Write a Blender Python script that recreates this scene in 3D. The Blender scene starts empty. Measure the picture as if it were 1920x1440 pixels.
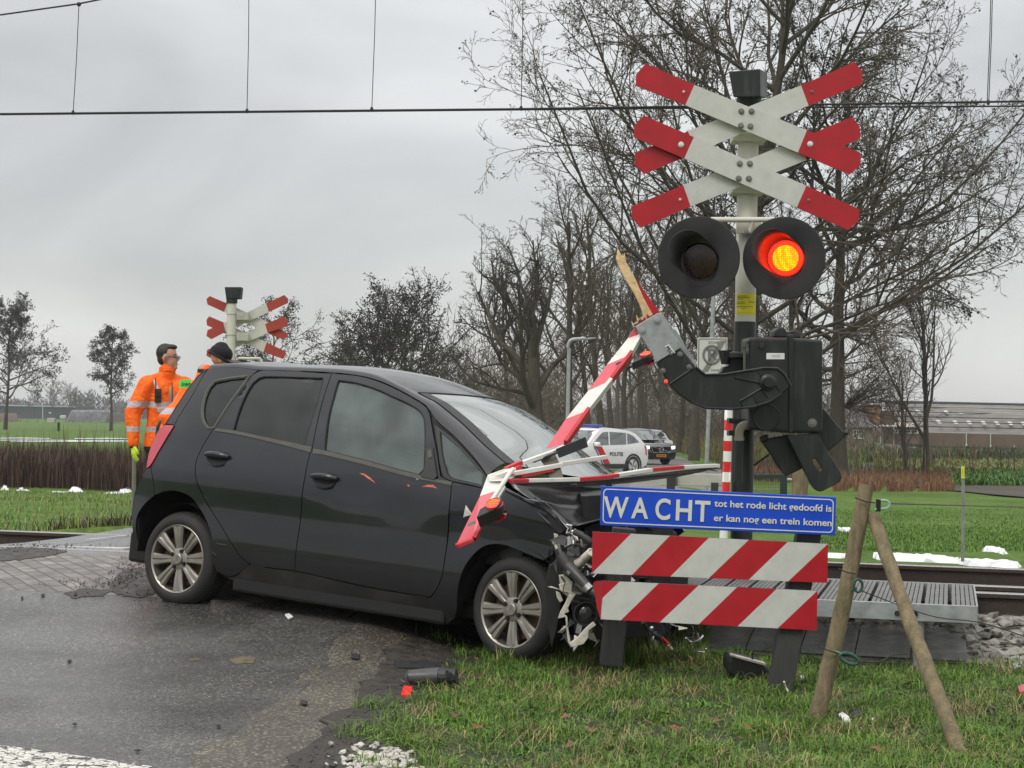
import bpy, bmesh, math, random
import numpy as np
from mathutils import Vector, Matrix
from mathutils.geometry import delaunay_2d_cdt
R = math.radians
scene = bpy.context.scene
COL = scene.collection
# ---------------------------------------------------------------- camera
FPX = 3300.0                                  # focal length in photo pixels (photo is 1920 wide)
CAM = Vector((0, 0, 1.40))
PITCH, ROLL = R(1.2), R(1.13)
_F = Vector((0, math.cos(PITCH), math.sin(PITCH)))
_R0 = Vector((1, 0, 0)); _U0 = Vector((0, -math.sin(PITCH), math.cos(PITCH)))
_Rt = _R0 * math.cos(ROLL) + _U0 * math.sin(ROLL)
_Up = _U0 * math.cos(ROLL) - _R0 * math.sin(ROLL)
cd = bpy.data.cameras.new('camera'); cam = bpy.data.objects.new('camera', cd); COL.objects.link(cam)
cam.matrix_world = Matrix(((_Rt.x, _Up.x, -_F.x, CAM.x), (_Rt.y, _Up.y, -_F.y, CAM.y), (_Rt.z, _Up.z, -_F.z, CAM.z), (0, 0, 0, 1)))
cd.lens = 36 * FPX / 1920; cd.sensor_width = 36; cd.clip_start = 0.1; cd.clip_end = 9000
scene.camera = cam
# ---------------------------------------------------------------- sky, sun, exposure
world = bpy.data.worlds.new('World'); scene.world = world; world.use_nodes = True
SUN_EL, SUN_AZ = R(48), R(215)
def build_world():
    nt = world.node_tree; n = nt.nodes; l = nt.links; n.clear()
    out = n.new('ShaderNodeOutputWorld')
    sky = n.new('ShaderNodeTexSky'); sky.sky_type = 'NISHITA'; sky.sun_disc = False
    sky.sun_elevation = SUN_EL; sky.sun_rotation = SUN_AZ
    b1 = n.new('ShaderNodeBackground'); b1.inputs[1].default_value = 0.02; l.new(sky.outputs[0], b1.inputs[0])
    tc = n.new('ShaderNodeTexCoord')
    sep = n.new('ShaderNodeSeparateXYZ'); l.new(tc.outputs['Generated'], sep.inputs[0])
    mp = n.new('ShaderNodeMapping'); mp.inputs['Scale'].default_value = (2.2, 2.2, 5.5); l.new(tc.outputs['Generated'], mp.inputs[0])
    nz = n.new('ShaderNodeTexNoise'); nz.inputs['Scale'].default_value = 1.5; nz.inputs['Detail'].default_value = 5
    nz.inputs['Roughness'].default_value = .5; nz.inputs['Distortion'].default_value = .6; l.new(mp.outputs[0], nz.inputs[0])
    rp = n.new('ShaderNodeValToRGB'); rp.color_ramp.elements[0].position = .33; rp.color_ramp.elements[1].position = .68
    rp.color_ramp.elements[0].color = (.455, .455, .447, 1); rp.color_ramp.elements[1].color = (.72, .715, .695, 1)
    l.new(nz.outputs[0], rp.inputs[0])
    # an overcast sky is brighter overhead than at the horizon
    zm = n.new('ShaderNodeMath'); zm.operation = 'MAXIMUM'; l.new(sep.outputs[2], zm.inputs[0]); zm.inputs[1].default_value = 0
    zr = n.new('ShaderNodeMapRange'); l.new(zm.outputs[0], zr.inputs[0])
    zr.inputs[1].default_value = .2; zr.inputs[2].default_value = .95; zr.inputs[3].default_value = 1.0; zr.inputs[4].default_value = 2.7
    vm = n.new('ShaderNodeVectorMath'); vm.operation = 'SCALE'; l.new(rp.outputs[0], vm.inputs[0]); l.new(zr.outputs[0], vm.inputs['Scale'])
    b2 = n.new('ShaderNodeBackground'); b2.inputs[1].default_value = 0.98; l.new(vm.outputs[0], b2.inputs[0])
    ad = n.new('ShaderNodeAddShader'); l.new(b1.outputs[0], ad.inputs[0]); l.new(b2.outputs[0], ad.inputs[1])
    l.new(ad.outputs[0], out.inputs[0])
build_world()
sl = bpy.data.lights.new('sun', 'SUN'); sl.energy = 1.2; sl.angle = R(18); sl.color = (1, .97, .92)
so = bpy.data.objects.new('sun', sl); COL.objects.link(so)
_sd = Vector((math.sin(SUN_AZ) * math.cos(SUN_EL), math.cos(SUN_AZ) * math.cos(SUN_EL), math.sin(SUN_EL)))
so.rotation_euler = _sd.to_track_quat('Z', 'Y').to_euler(); so.location = (0, -5, 20)
vs = scene.view_settings; vs.view_transform = 'Standard'; vs.look = 'None'; vs.exposure = 0.08; vs.gamma = 1
scene.cycles.max_bounces = 7; scene.cycles.transparent_max_bounces = 24; scene.cycles.caustics_reflective = False; scene.cycles.caustics_refractive = False
# ---------------------------------------------------------------- geometry helpers
def P(u, v, d):
    "point seen at photo pixel (u, v), d metres ahead of the camera"
    return CAM + d * (_F + (u - 960) / FPX * _Rt - (v - 720) / FPX * _Up)
def ray(u, v): return (_F + (u - 960) / FPX * _Rt - (v - 720) / FPX * _Up)
def smooth(a, b, x):
    t = min(1, max(0, (x - a) / (b - a))); return t * t * (3 - 2 * t)
def link(o): COL.objects.link(o); return o
def tag(o, label=None, cat=None, group=None, kind=None):
    if label: o['label'] = label
    if cat: o['category'] = cat
    if group: o['group'] = group
    if kind: o['kind'] = kind
    return o
def empty(name, loc, label=None, cat=None, group=None, rz=0, kind=None):
    o = bpy.data.objects.new(name, None); link(o); o.location = loc; o.rotation_euler = (0, 0, rz); o.empty_display_size = .1
    return tag(o, label, cat, group, kind)
def par(o, parent):
    "parent keeping the world place"
    if parent is not None:
        o.parent = parent; o.matrix_parent_inverse = PINV[parent.name]
    return o
class _P(dict):
    def __missing__(self, k):
        o = bpy.data.objects[k]; m = Matrix.Identity(4); q = o
        while q is not None:
            m = (Matrix.LocRotScale(q.location, q.rotation_euler if q.rotation_mode != 'QUATERNION' else q.rotation_quaternion, q.scale)) @ m
            if q.parent is not None: m = q.matrix_parent_inverse @ m
            q = q.parent
        self[k] = m.inverted(); return self[k]
PINV = _P()
def copy_tree(o, parent=None):
    c = o.copy(); link(c); c.parent = parent
    for ch in list(KIDS.get(o.name, [])): copy_tree(ch, c)
    return c
KIDS = {}
def adopt(o, parent, world=True):
    if parent is None: return o
    o.parent = parent
    if world: o.matrix_parent_inverse = PINV[parent.name].copy()
    KIDS.setdefault(parent.name, []).append(o)
    return o
class MB:
    "collects shapes into ONE mesh"
    def __init__(s): s.v = []; s.f = []; s.m = []
    def add(s, vs, fs, mi=0):
        b = len(s.v); s.v += [tuple(x) for x in vs]; s.f += [tuple(b + i for i in f) for f in fs]; s.m += [mi] * len(fs); return s
    def box(s, c, size, mi=0, rot=None):
        hx, hy, hz = [q / 2 for q in size]; c = Vector(c)
        pts = [Vector((x, y, z)) for x in (-hx, hx) for y in (-hy, hy) for z in (-hz, hz)]
        if rot is not None: pts = [rot @ p for p in pts]
        return s.add([c + p for p in pts], [(0, 1, 3, 2), (4, 6, 7, 5), (0, 4, 5, 1), (2, 3, 7, 6), (0, 2, 6, 4), (1, 5, 7, 3)], mi)
    def beam(s, p0, p1, w, h, side=None, mi=0, w1=None, h1=None):
        "box from p0 to p1; w measured along 'side', h across"
        p0, p1 = Vector(p0), Vector(p1); d = (p1 - p0).normalized()
        side = Vector(side) if side is not None else Vector((0, 0, 1)).cross(d)
        side = (side - side.dot(d) * d).normalized(); n = d.cross(side)
        w1 = w if w1 is None else w1; h1 = h if h1 is None else h1
        vs = [p0 + side * a * w / 2 + n * b * h / 2 for a, b in ((-1, -1), (1, -1), (1, 1), (-1, 1))]
        vs += [p1 + side * a * w1 / 2 + n * b * h1 / 2 for a, b in ((-1, -1), (1, -1), (1, 1), (-1, 1))]
        return s.add(vs, [(0, 3, 2, 1), (4, 5, 6, 7), (0, 1, 5, 4), (1, 2, 6, 5), (2, 3, 7, 6), (3, 0, 4, 7)], mi)
    def tube(s, pts, r, n=10, mi=0, cap=True):
        pts = [Vector(p) for p in pts]; k = len(pts); rs = r if isinstance(r, (list, tuple)) else [r] * k
        b = len(s.v); u = None
        for i, p in enumerate(pts):
            t = (pts[min(i + 1, k - 1)] - pts[max(i - 1, 0)])
            t = t.normalized() if t.length > 1e-9 else Vector((0, 0, 1))
            if u is None: u = t.orthogonal().normalized()
            else:
                u = u - u.dot(t) * t
                u = u.normalized() if u.length > 1e-6 else t.orthogonal().normalized()
            w = t.cross(u)
            for j in range(n):
                a = 2 * math.pi * j / n; s.v.append(tuple(p + rs[i] * (math.cos(a) * u + math.sin(a) * w)))
        for i in range(k - 1):
            for j in range(n):
                s.f.append((b + i * n + j, b + i * n + (j + 1) % n, b + (i + 1) * n + (j + 1) % n, b + (i + 1) * n + j)); s.m.append(mi)
        if cap:
            s.f.append(tuple(b + j for j in range(n))[::-1]); s.m.append(mi)
            s.f.append(tuple(b + (k - 1) * n + j for j in range(n))); s.m.append(mi)
        return s
    def prism(s, pts, ext, mi=0, mi_side=None):
        "polygon (3-D points) extruded by vector ext"
        pts = [Vector(p) for p in pts]; ext = Vector(ext); k = len(pts)
        s.add(pts + [p + ext for p in pts], [tuple(range(k)), tuple(range(2 * k - 1, k - 1, -1))], mi)
        b = len(s.v) - 2 * k; q = mi if mi_side is None else mi_side
        for i in range(k):
            j = (i + 1) % k; s.f.append((b + i, b + k + i, b + k + j, b + j)); s.m.append(q)
        return s
    def lathe(s, c, axis, prof, n=24, mi=0, sx=1, ref=None, a0=0, a1=2 * math.pi):
        "prof: (distance along axis, radius)"
        c = Vector(c); ax = Vector(axis).normalized(); u = Vector(ref) if ref is not None else ax.orthogonal()
        u = (u - u.dot(ax) * ax).normalized(); w = ax.cross(u); full = abs(a1 - a0 - 2 * math.pi) < 1e-6; m = n if full else n + 1
        b = len(s.v)
        for (t, r) in prof:
            for j in range(m):
                a = a0 + (a1 - a0) * j / n; s.v.append(tuple(c + ax * t + r * (math.cos(a) * u * sx + math.sin(a) * w)))
        for i in range(len(prof) - 1):
            for j in range(n):
                s.f.append((b + i * m + j, b + i * m + (j + 1) % m, b + (i + 1) * m + (j + 1) % m, b + (i + 1) * m + j)); s.m.append(mi)
        return s
    def ball(s, c, r, seg=12, mi=0, rot=None):
        c = Vector(c); r = Vector(r) if not isinstance(r, (int, float)) else Vector((r, r, r)); b = len(s.v); nr = seg // 2
        for i in range(nr + 1):
            th = math.pi * i / nr
            for j in range(seg):
                a = 2 * math.pi * j / seg; p = Vector((r.x * math.sin(th) * math.cos(a), r.y * math.sin(th) * math.sin(a), r.z * math.cos(th)))
                if rot is not None: p = rot @ p
                s.v.append(tuple(c + p))
        for i in range(nr):
            for j in range(seg):
                s.f.append((b + i * seg + j, b + (i + 1) * seg + j, b + (i + 1) * seg + (j + 1) % seg, b + i * seg + (j + 1) % seg)); s.m.append(mi)
        return s
    def build(s, name, mats, parent=None, smooth=False, bevel=0, bseg=2, world=True, autosmooth=None, recalc=True, wn=False):
        me = bpy.data.meshes.new(name); me.from_pydata(s.v, [], s.f)
        mats = mats if isinstance(mats, (list, tuple)) else [mats]
        for m in mats: me.materials.append(m)
        if len(mats) > 1: me.polygons.foreach_set('material_index', s.m)
        bm = bmesh.new(); bm.from_mesh(me); bmesh.ops.remove_doubles(bm, verts=bm.verts, dist=1e-6)
        if recalc: bmesh.ops.recalc_face_normals(bm, faces=bm.faces)
        if smooth:
            lim = autosmooth or R(40)
            for f in bm.faces: f.smooth = True
            for e in bm.edges:
                if len(e.link_faces) == 2 and e.calc_face_angle(0) > lim: e.smooth = False
        bm.to_mesh(me); bm.free()
        o = bpy.data.objects.new(name, me); link(o)
        if bevel:
            md = o.modifiers.new('bevel', 'BEVEL'); md.width = bevel; md.segments = bseg; md.limit_method = 'ANGLE'; md.angle_limit = R(35); md.harden_normals = False
            for p in me.polygons: p.use_smooth = False
        return adopt(o, parent, world)
def np_mesh(name, V, F, mats, parent=None, mi=None, smooth=False):
    "fast mesh from arrays; all faces have the same number of corners"
    me = bpy.data.meshes.new(name); V = np.asarray(V, dtype=np.float32); F = np.asarray(F, dtype=np.int32); m, k = F.shape
    me.vertices.add(len(V)); me.vertices.foreach_set('co', V.ravel())
    me.loops.add(m * k); me.loops.foreach_set('vertex_index', F.ravel())
    me.polygons.add(m); me.polygons.foreach_set('loop_start', np.arange(0, m * k, k, dtype=np.int32))
    mats = mats if isinstance(mats, (list, tuple)) else [mats]
    for q in mats: me.materials.append(q)
    if mi is not None: me.polygons.foreach_set('material_index', np.asarray(mi, dtype=np.int32))
    me.polygons.foreach_set('use_smooth', np.full(m, smooth, dtype=bool))
    me.update(calc_edges=True)
    o = bpy.data.objects.new(name, me); link(o); return adopt(o, parent)
def text_mesh(name, txt, size, origin, xdir, ydir, m, parent=None, bold=0.0, depth=.001, align='LEFT', spacing=1.0, xscale=1.0):
    cu = bpy.data.curves.new(name, 'FONT'); cu.body = txt; cu.size = size; cu.offset = bold; cu.extrude = depth; cu.align_x = align; cu.space_character = spacing
    t = bpy.data.objects.new(name + '_tmp', cu); link(t)
    dg = bpy.context.evaluated_depsgraph_get(); me = bpy.data.meshes.new_from_object(t.evaluated_get(dg))
    bpy.data.objects.remove(t); bpy.data.curves.remove(cu)
    x = Vector(xdir).normalized(); y = Vector(ydir); y = (y - y.dot(x) * x).normalized(); z = x.cross(y)
    for v in me.vertices: c = v.co.copy(); v.co = Vector(origin) + x * c.x * xscale + y * c.y + z * c.z
    me.materials.clear(); me.materials.append(m); o = bpy.data.objects.new(name, me); link(o); return adopt(o, parent)
def inpoly(x, y, poly):
    c = False; j = len(poly) - 1
    for i in range(len(poly)):
        xi, yi = poly[i]; xj, yj = poly[j]
        if (yi > y) != (yj > y) and x < (xj - xi) * (y - yi) / (yj - yi + 1e-12) + xi: c = not c
        j = i
    return c
def rounded(poly, step=.02, sharp=R(38)):
    "Catmull-Rom through the polygon, keeping sharp corners"
    n = len(poly); out = []; V2 = [Vector(p) for p in poly]; cor = []
    for i in range(n):
        a = V2[i] - V2[i - 1]; b = V2[(i + 1) % n] - V2[i]; cor.append(a.length < 1e-9 or b.length < 1e-9 or a.angle(b) > sharp)
    for i in range(n):
        p0, p1, p2, p3 = V2[i - 1], V2[i], V2[(i + 1) % n], V2[(i + 2) % n]
        m1 = (p2 - p1) if cor[i] else (p2 - p0) / 2; m2 = (p2 - p1) if cor[(i + 1) % n] else (p3 - p1) / 2
        L = (p2 - p1).length; m1 = m1.normalized() * L if m1.length else m1; m2 = m2.normalized() * L if m2.length else m2
        k = max(1, int(L / step))
        for q in range(k):
            t = q / k; out.append(tuple((2 * t**3 - 3 * t**2 + 1) * p1 + (t**3 - 2 * t**2 + t) * m1 + (-2 * t**3 + 3 * t**2) * p2 + (t**3 - t**2) * m2))
    return out
def inset(poly, d):
    n = len(poly); A = sum(poly[i - 1][0] * poly[i][1] - poly[i][0] * poly[i - 1][1] for i in range(n)); s = 1 if A > 0 else -1; out = []
    for i in range(n):
        a = Vector(poly[i]) - Vector(poly[i - 1]); b = Vector(poly[(i + 1) % n]) - Vector(poly[i])
        if a.length < 1e-9 or b.length < 1e-9: out.append(poly[i]); continue
        na = Vector((-a.y, a.x)).normalized(); nb = Vector((-b.y, b.x)).normalized(); m = (na + nb)
        if m.length < 1e-3: out.append(poly[i]); continue
        m.normalize(); c = max(.4, m.dot(na)); q = Vector(poly[i]) + s * m * d / c; out.append((q.x, q.y))
    return out
def fill(poly, holes, res):
    "triangulate a polygon with holes, with interior points every res"
    pts = [tuple(p) for p in poly]; edges = [(i, (i + 1) % len(poly)) for i in range(len(poly))]
    for h in holes:
        b = len(pts); pts += [tuple(p) for p in h]; edges += [(b + i, b + (i + 1) % len(h)) for i in range(len(h))]
    xs = [p[0] for p in poly]; ys = [p[1] for p in poly]; y = min(ys) + res * .5; row = 0
    while y < max(ys):
        x = min(xs) + res * (.5 if row % 2 else .25)
        while x < max(xs):
            if inpoly(x, y, poly) and not any(inpoly(x, y, h) for h in holes): pts.append((x, y))
            x += res
        y += res * .87; row += 1
    v, e, f, _, _, _ = delaunay_2d_cdt([Vector(p) for p in pts], edges, [], 0, 1e-7)
    F = []
    for t in f:
        cx = sum(v[i].x for i in t) / len(t); cy = sum(v[i].y for i in t) / len(t)
        if inpoly(cx, cy, poly) and not any(inpoly(cx, cy, h) for h in holes): F.append(tuple(t))
    return [(q.x, q.y) for q in v], F
# ---------------------------------------------------------------- materials
def nodes(name):
    m = bpy.data.materials.new(name); m.use_nodes = True; nt = m.node_tree; return m, nt, nt.nodes, nt.links, nt.nodes['Principled BSDF']
def mat(name, col, rough=.6, metal=0.0, var=.15, scale=8.0, bump=0.0, bscale=60.0, coat=0.0, dirt=None, dirtamt=.3, dscale=3.0, spec=.5, stretch=(1, 1, 1), rvar=.1):
    m, nt, n, l, b = nodes(name)
    b.inputs['Metallic'].default_value = metal; b.inputs['Specular IOR Level'].default_value = spec
    if coat: b.inputs['Coat Weight'].default_value = coat; b.inputs['Coat Roughness'].default_value = .08
    tc = n.new('ShaderNodeTexCoord'); mp = n.new('ShaderNodeMapping'); mp.inputs['Scale'].default_value = stretch; l.new(tc.outputs['Object'], mp.inputs[0])
    nz = n.new('ShaderNodeTexNoise'); nz.inputs['Scale'].default_value = scale; nz.inputs['Detail'].default_value = 6; nz.inputs['Roughness'].default_value = .6; l.new(mp.outputs[0], nz.inputs[0])
    rp = n.new('ShaderNodeValToRGB'); rp.color_ramp.elements[0].position = .3; rp.color_ramp.elements[1].position = .7
    rp.color_ramp.elements[0].color = tuple(c * (1 - var) for c in col) + (1,); rp.color_ramp.elements[1].color = tuple(min(1, c * (1 + var)) for c in col) + (1,)
    l.new(nz.outputs[0], rp.inputs[0]); src = rp.outputs[0]
    if dirt:
        n2 = n.new('ShaderNodeTexNoise'); n2.inputs['Scale'].default_value = dscale; n2.inputs['Detail'].default_value = 8; n2.inputs['Roughness'].default_value = .7; l.new(mp.outputs[0], n2.inputs[0])
        r2 = n.new('ShaderNodeValToRGB'); r2.color_ramp.elements[0].position = .5; r2.color_ramp.elements[1].position = .75
        r2.color_ramp.elements[0].color = (0, 0, 0, 1); r2.color_ramp.elements[1].color = (dirtamt,) * 3 + (1,); l.new(n2.outputs[0], r2.inputs[0])
        mx = n.new('ShaderNodeMixRGB'); mx.inputs[2].default_value = tuple(dirt) + (1,); l.new(r2.outputs[0], mx.inputs[0]); l.new(src, mx.inputs[1]); src = mx.outputs[0]
    l.new(src, b.inputs['Base Color'])
    mr = n.new('ShaderNodeMapRange'); mr.inputs[1].default_value = .3; mr.inputs[2].default_value = .7; mr.inputs[3].default_value = max(.02, rough - rvar); mr.inputs[4].default_value = min(1, rough + rvar)
    l.new(nz.outputs[0], mr.inputs[0]); l.new(mr.outputs[0], b.inputs['Roughness'])
    if bump:
        n3 = n.new('ShaderNodeTexNoise'); n3.inputs['Scale'].default_value = bscale; n3.inputs['Detail'].default_value = 4; l.new(mp.outputs[0], n3.inputs[0])
        bp = n.new('ShaderNodeBump'); bp.inputs['Strength'].default_value = bump; bp.inputs['Distance'].default_value = .01; l.new(n3.outputs[0], bp.inputs['Height']); l.new(bp.outputs[0], b.inputs['Normal'])
    return m
def emit(name, col, strength):
    m, nt, n, l, b = nodes(name); b.inputs['Base Color'].default_value = tuple(col) + (1,); b.inputs['Emission Color'].default_value = tuple(col) + (1,)
    b.inputs['Emission Strength'].default_value = strength; b.inputs['Roughness'].default_value = .3; return m
def glass(name, tint, gloss, film=(.3, .33, .32), filmamt=.15, rough=.03):
    "thin pane: tinted see-through, mirror reflection and a film of damp and dust"
    m, nt, n, l, b = nodes(name); n.remove(b); out = n['Material Output']
    tr = n.new('ShaderNodeBsdfTransparent'); tr.inputs[0].default_value = tuple(tint) + (1,)
    gl = n.new('ShaderNodeBsdfGlossy'); gl.inputs['Roughness'].default_value = rough; gl.inputs[0].default_value = (.95, .98, .98, 1)
    df = n.new('ShaderNodeBsdfDiffuse'); df.inputs[0].default_value = tuple(film) + (1,)
    lw = n.new('ShaderNodeFresnel'); lw.inputs[0].default_value = 1.5
    a = n.new('ShaderNodeMath'); a.operation = 'MULTIPLY_ADD'; l.new(lw.outputs[0], a.inputs[0]); a.inputs[1].default_value = 1.0; a.inputs[2].default_value = gloss; a.use_clamp = True
    tc = n.new('ShaderNodeTexCoord'); nz = n.new('ShaderNodeTexNoise'); nz.inputs['Scale'].default_value = 3.5; nz.inputs['Detail'].default_value = 5; l.new(tc.outputs['Object'], nz.inputs[0])
    mr = n.new('ShaderNodeMapRange'); mr.inputs[1].default_value = .35; mr.inputs[2].default_value = .7; mr.inputs[3].default_value = filmamt * .5; mr.inputs[4].default_value = filmamt * 1.5; l.new(nz.outputs[0], mr.inputs[0])
    m1 = n.new('ShaderNodeMixShader'); l.new(mr.outputs[0], m1.inputs[0]); l.new(tr.outputs[0], m1.inputs[1]); l.new(df.outputs[0], m1.inputs[2])
    m2 = n.new('ShaderNodeMixShader'); l.new(a.outputs[0], m2.inputs[0]); l.new(m1.outputs[0], m2.inputs[1]); l.new(gl.outputs[0], m2.inputs[2])
    l.new(m2.outputs[0], out.inputs[0]); return m
# ================================================================ terrain
TN = Vector((math.sin(R(14)), math.cos(R(14))))      # across the railway
TA = Vector((math.cos(R(14)), -math.sin(R(14))))     # along the railway
def tt(x, y): return x * TN.x + y * TN.y
def lerp_tab(tab, x):
    if x <= tab[0][0]: return tab[0][1]
    for (a, va), (b, vb) in zip(tab, tab[1:]):
        if x <= b: return va + (vb - va) * smooth(a, b, x)
    return tab[-1][1]
ROAD_T = [(8.0, 0.0), (12.6, .34), (14.9, .34), (19, .12), (30, -.12), (70, -.5), (150, -.8), (400, -.9)]
BASE_T = [(8, .0), (10.3, .02), (11.0, .1), (12, .15), (15, .15), (16.5, .05), (20, -.12), (27, -.22), (37, -.52), (45, -.6), (90, -.85), (300, -.9)]
RIGHT = [(-40, -5.7), (6.87, -1.23), (10.8, -.85), (69, 7.6), (97, 9.8), (130, 11.4), (200, 12.5), (420, 13)]
def xr(y):
    for (a, va), (b, vb) in zip(RIGHT, RIGHT[1:]):
        if y <= b: return va + (vb - va) * (y - a) / (b - a)
    return RIGHT[-1][1]
def xl(y): return xr(y) - 4.3 + .85 * smooth(12.6, 14.6, y)
def wob(x, y): return .5 * math.sin(x * 1.9 + 1.3 * math.sin(y * .9)) + .5 * math.sin(y * 2.3 + 1.7 * math.sin(x * 1.1 + 2))
def H(x, y):
    t = tt(x, y); r = lerp_tab(ROAD_T, t); b = lerp_tab(BASE_T, t) + .018 * wob(x, y) * smooth(6, 7, y) * (1 - smooth(60, 90, y))
    d = max(xl(y) - x, x - xr(y)); w = smooth(0, .8 if y < 14 else 2.5, d) if not 11.9 < t < 15.3 else smooth(0, .2, d)
    if y > 60: w = smooth(0, 6, d)
    z = r * (1 - w) + b * w
    # ditch on the left, beyond the railway
    if x < -2: z -= .12 * math.exp(-((t - 41) / 1.8) ** 2) * smooth(2, 6, -x)
    return z
M_ground = None
def ground_material():
    m, nt, n, l, b = nodes('field grass'); b.inputs['Roughness'].default_value = .9; b.inputs['Specular IOR Level'].default_value = .15
    tc = n.new('ShaderNodeTexCoord')
    def noise(s, d=6, st=(1, 1, 1)):
        mp = n.new('ShaderNodeMapping'); mp.inputs['Scale'].default_value = st; l.new(tc.outputs['Object'], mp.inputs[0])
        q = n.new('ShaderNodeTexNoise'); q.inputs['Scale'].default_value = s; q.inputs['Detail'].default_value = d; q.inputs['Roughness'].default_value = .65; l.new(mp.outputs[0], q.inputs[0]); return q
    def ramp(src, stops):
        r = n.new('ShaderNodeValToRGB'); e = r.color_ramp.elements
        while len(e) < len(stops): e.new(.5)
        for i, (p, c) in enumerate(stops): e[i].position = p; e[i].color = tuple(c) + (1,)
        l.new(src, r.inputs[0]); return r
    n1 = noise(.35, 8); r1 = ramp(n1.outputs[0], [(.3, (.06, .115, .022)), (.5, (.095, .17, .032)), (.7, (.15, .21, .05))])
    n2 = noise(9, 8); r2 = ramp(n2.outputs[0], [(.3, (.35, .35, .35)), (.7, (1.35, 1.3, 1.2))])
    mx = n.new('ShaderNodeMixRGB'); mx.blend_type = 'MULTIPLY'; mx.inputs[0].default_value = .8; l.new(r1.outputs[0], mx.inputs[1]); l.new(r2.outputs[0], mx.inputs[2])
    n3 = noise(.9, 7, (1, 1, 1)); r3 = ramp(n3.outputs[0], [(.58, (0, 0, 0)), (.68, (.75, .75, .75))])
    m3 = n.new('ShaderNodeMixRGB'); m3.inputs[2].default_value = (.07, .052, .03, 1); l.new(r3.outputs[0], m3.inputs[0]); l.new(mx.outputs[0], m3.inputs[1])
    l.new(m3.outputs[0], b.inputs['Base Color'])
    bp = n.new('ShaderNodeBump'); bp.inputs['Strength'].default_value = .6; bp.inputs['Distance'].default_value = .05; l.new(n2.outputs[0], bp.inputs['Height']); l.new(bp.outputs[0], b.inputs['Normal'])
    return m
def axis(lo, hi, fine0, fine1, step, g=1.13):
    a = list(np.arange(fine0, fine1 + step / 2, step)); s = step
    while a[-1] < hi: s *= g; a.append(min(hi, a[-1] + s))
    s = step
    while a[0] > lo: s *= g; a.insert(0, max(lo, a[0] - s))
    return a
def build_ground():
    gx = axis(-2600, 2600, -7, 7, .22); gy = axis(-900, 4200, 4, 21, .22, 1.11); V = []
    for y in gy:
        for x in gx:
            z = H(x, y)
            if -200 < x < 200 and xl(y) + .1 < x < xr(y) - .1 and y < 400: z -= .05
            V.append((x, y, z))
    nx = len(gx); F = [(j * nx + i, j * nx + i + 1, (j + 1) * nx + i + 1, (j + 1) * nx + i) for j in range(len(gy) - 1) for i in range(nx - 1)]
    o = np_mesh('ground', V, F, ground_material(), smooth=True); tag(o, kind='structure')
build_ground()
def sheet(name, poly, off, m, res=.3, kind='structure', round_step=None, amp=0):
    if round_step: poly = rounded(poly, round_step)
    v, f = fill(poly, [], res)
    rr = random.Random(len(poly)); mb = MB(); mb.add([(x, y, H(x, y) + off + (amp * rr.random() if amp else 0)) for x, y in v], f)
    o = mb.build(name, m, smooth=True); tag(o, kind=kind)
    for p in o.data.polygons:
        pass
    if o.data.polygons and sum(p.normal.z for p in o.data.polygons) < 0: o.data.flip_normals()
    return o
def lx(t, y_guess_x):      # y on the line across-track = t at given x
    return (t - y_guess_x * TN.x) / TN.y
def asphalt(name, c0, c1, speck=.35, sscale=260, wet=.35, rmin=.22, rmax=.7):
    m, nt, n, l, b = nodes(name); tc = n.new('ShaderNodeTexCoord')
    def noise(s, d=5, r=.6):
        q = n.new('ShaderNodeTexNoise'); q.inputs['Scale'].default_value = s; q.inputs['Detail'].default_value = d; q.inputs['Roughness'].default_value = r; l.new(tc.outputs['Object'], q.inputs[0]); return q
    a = noise(1.1, 6); r = n.new('ShaderNodeValToRGB'); e = r.color_ramp.elements; e[0].position = .35; e[1].position = .68; e[0].color = tuple(c0) + (1,); e[1].color = tuple(c1) + (1,); l.new(a.outputs[0], r.inputs[0])
    v = n.new('ShaderNodeTexVoronoi'); v.inputs['Scale'].default_value = sscale; v.inputs['Randomness'].default_value = 1; l.new(tc.outputs['Object'], v.inputs[0])
    vr = n.new('ShaderNodeValToRGB'); q = vr.color_ramp.elements; q[0].position = .1; q[1].position = .95; q[0].color = (.35, .34, .33, 1); q[1].color = (1, 1, 1, 1); q.new(.7).color = (.8, .8, .8, 1)
    q[2].color = (2.8, 2.65, 2.4, 1); l.new(v.outputs['Color'], vr.inputs[0])
    mx = n.new('ShaderNodeMixRGB'); mx.blend_type = 'MULTIPLY'; mx.inputs[0].default_value = speck; l.new(r.outputs[0], mx.inputs[1]); l.new(vr.outputs[0], mx.inputs[2]); l.new(mx.outputs[0], b.inputs['Base Color'])
    wn = noise(.8, 5, .55); mr = n.new('ShaderNodeMapRange'); mr.inputs[1].default_value = .4; mr.inputs[2].default_value = .62; mr.inputs[3].default_value = rmin; mr.inputs[4].default_value = rmax; l.new(wn.outputs[0], mr.inputs[0]); l.new(mr.outputs[0], b.inputs['Roughness'])
    fn = noise(sscale * .8, 2); bp = n.new('ShaderNodeBump'); bp.inputs['Strength'].default_value = .9; bp.inputs['Distance'].default_value = .008; l.new(fn.outputs[0], bp.inputs['Height'])
    b2 = n.new('ShaderNodeBump'); b2.inputs['Strength'].default_value = .25; b2.inputs['Distance'].default_value = .05; l.new(noise(2.5, 4).outputs[0], b2.inputs['Height']); l.new(bp.outputs[0], b2.inputs['Normal']); l.new(b2.outputs[0], b.inputs['Normal'])
    b.inputs['Specular IOR Level'].default_value = .6
    return m
M_asph = asphalt('wet asphalt', (.062, .060, .057), (.14, .135, .128), .9, 105, rmin=.13, rmax=.48)
M_edge = asphalt('worn gravelly asphalt', (.068, .060, .047), (.15, .132, .102), 1.0, 95, rmin=.4, rmax=.8)
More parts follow.
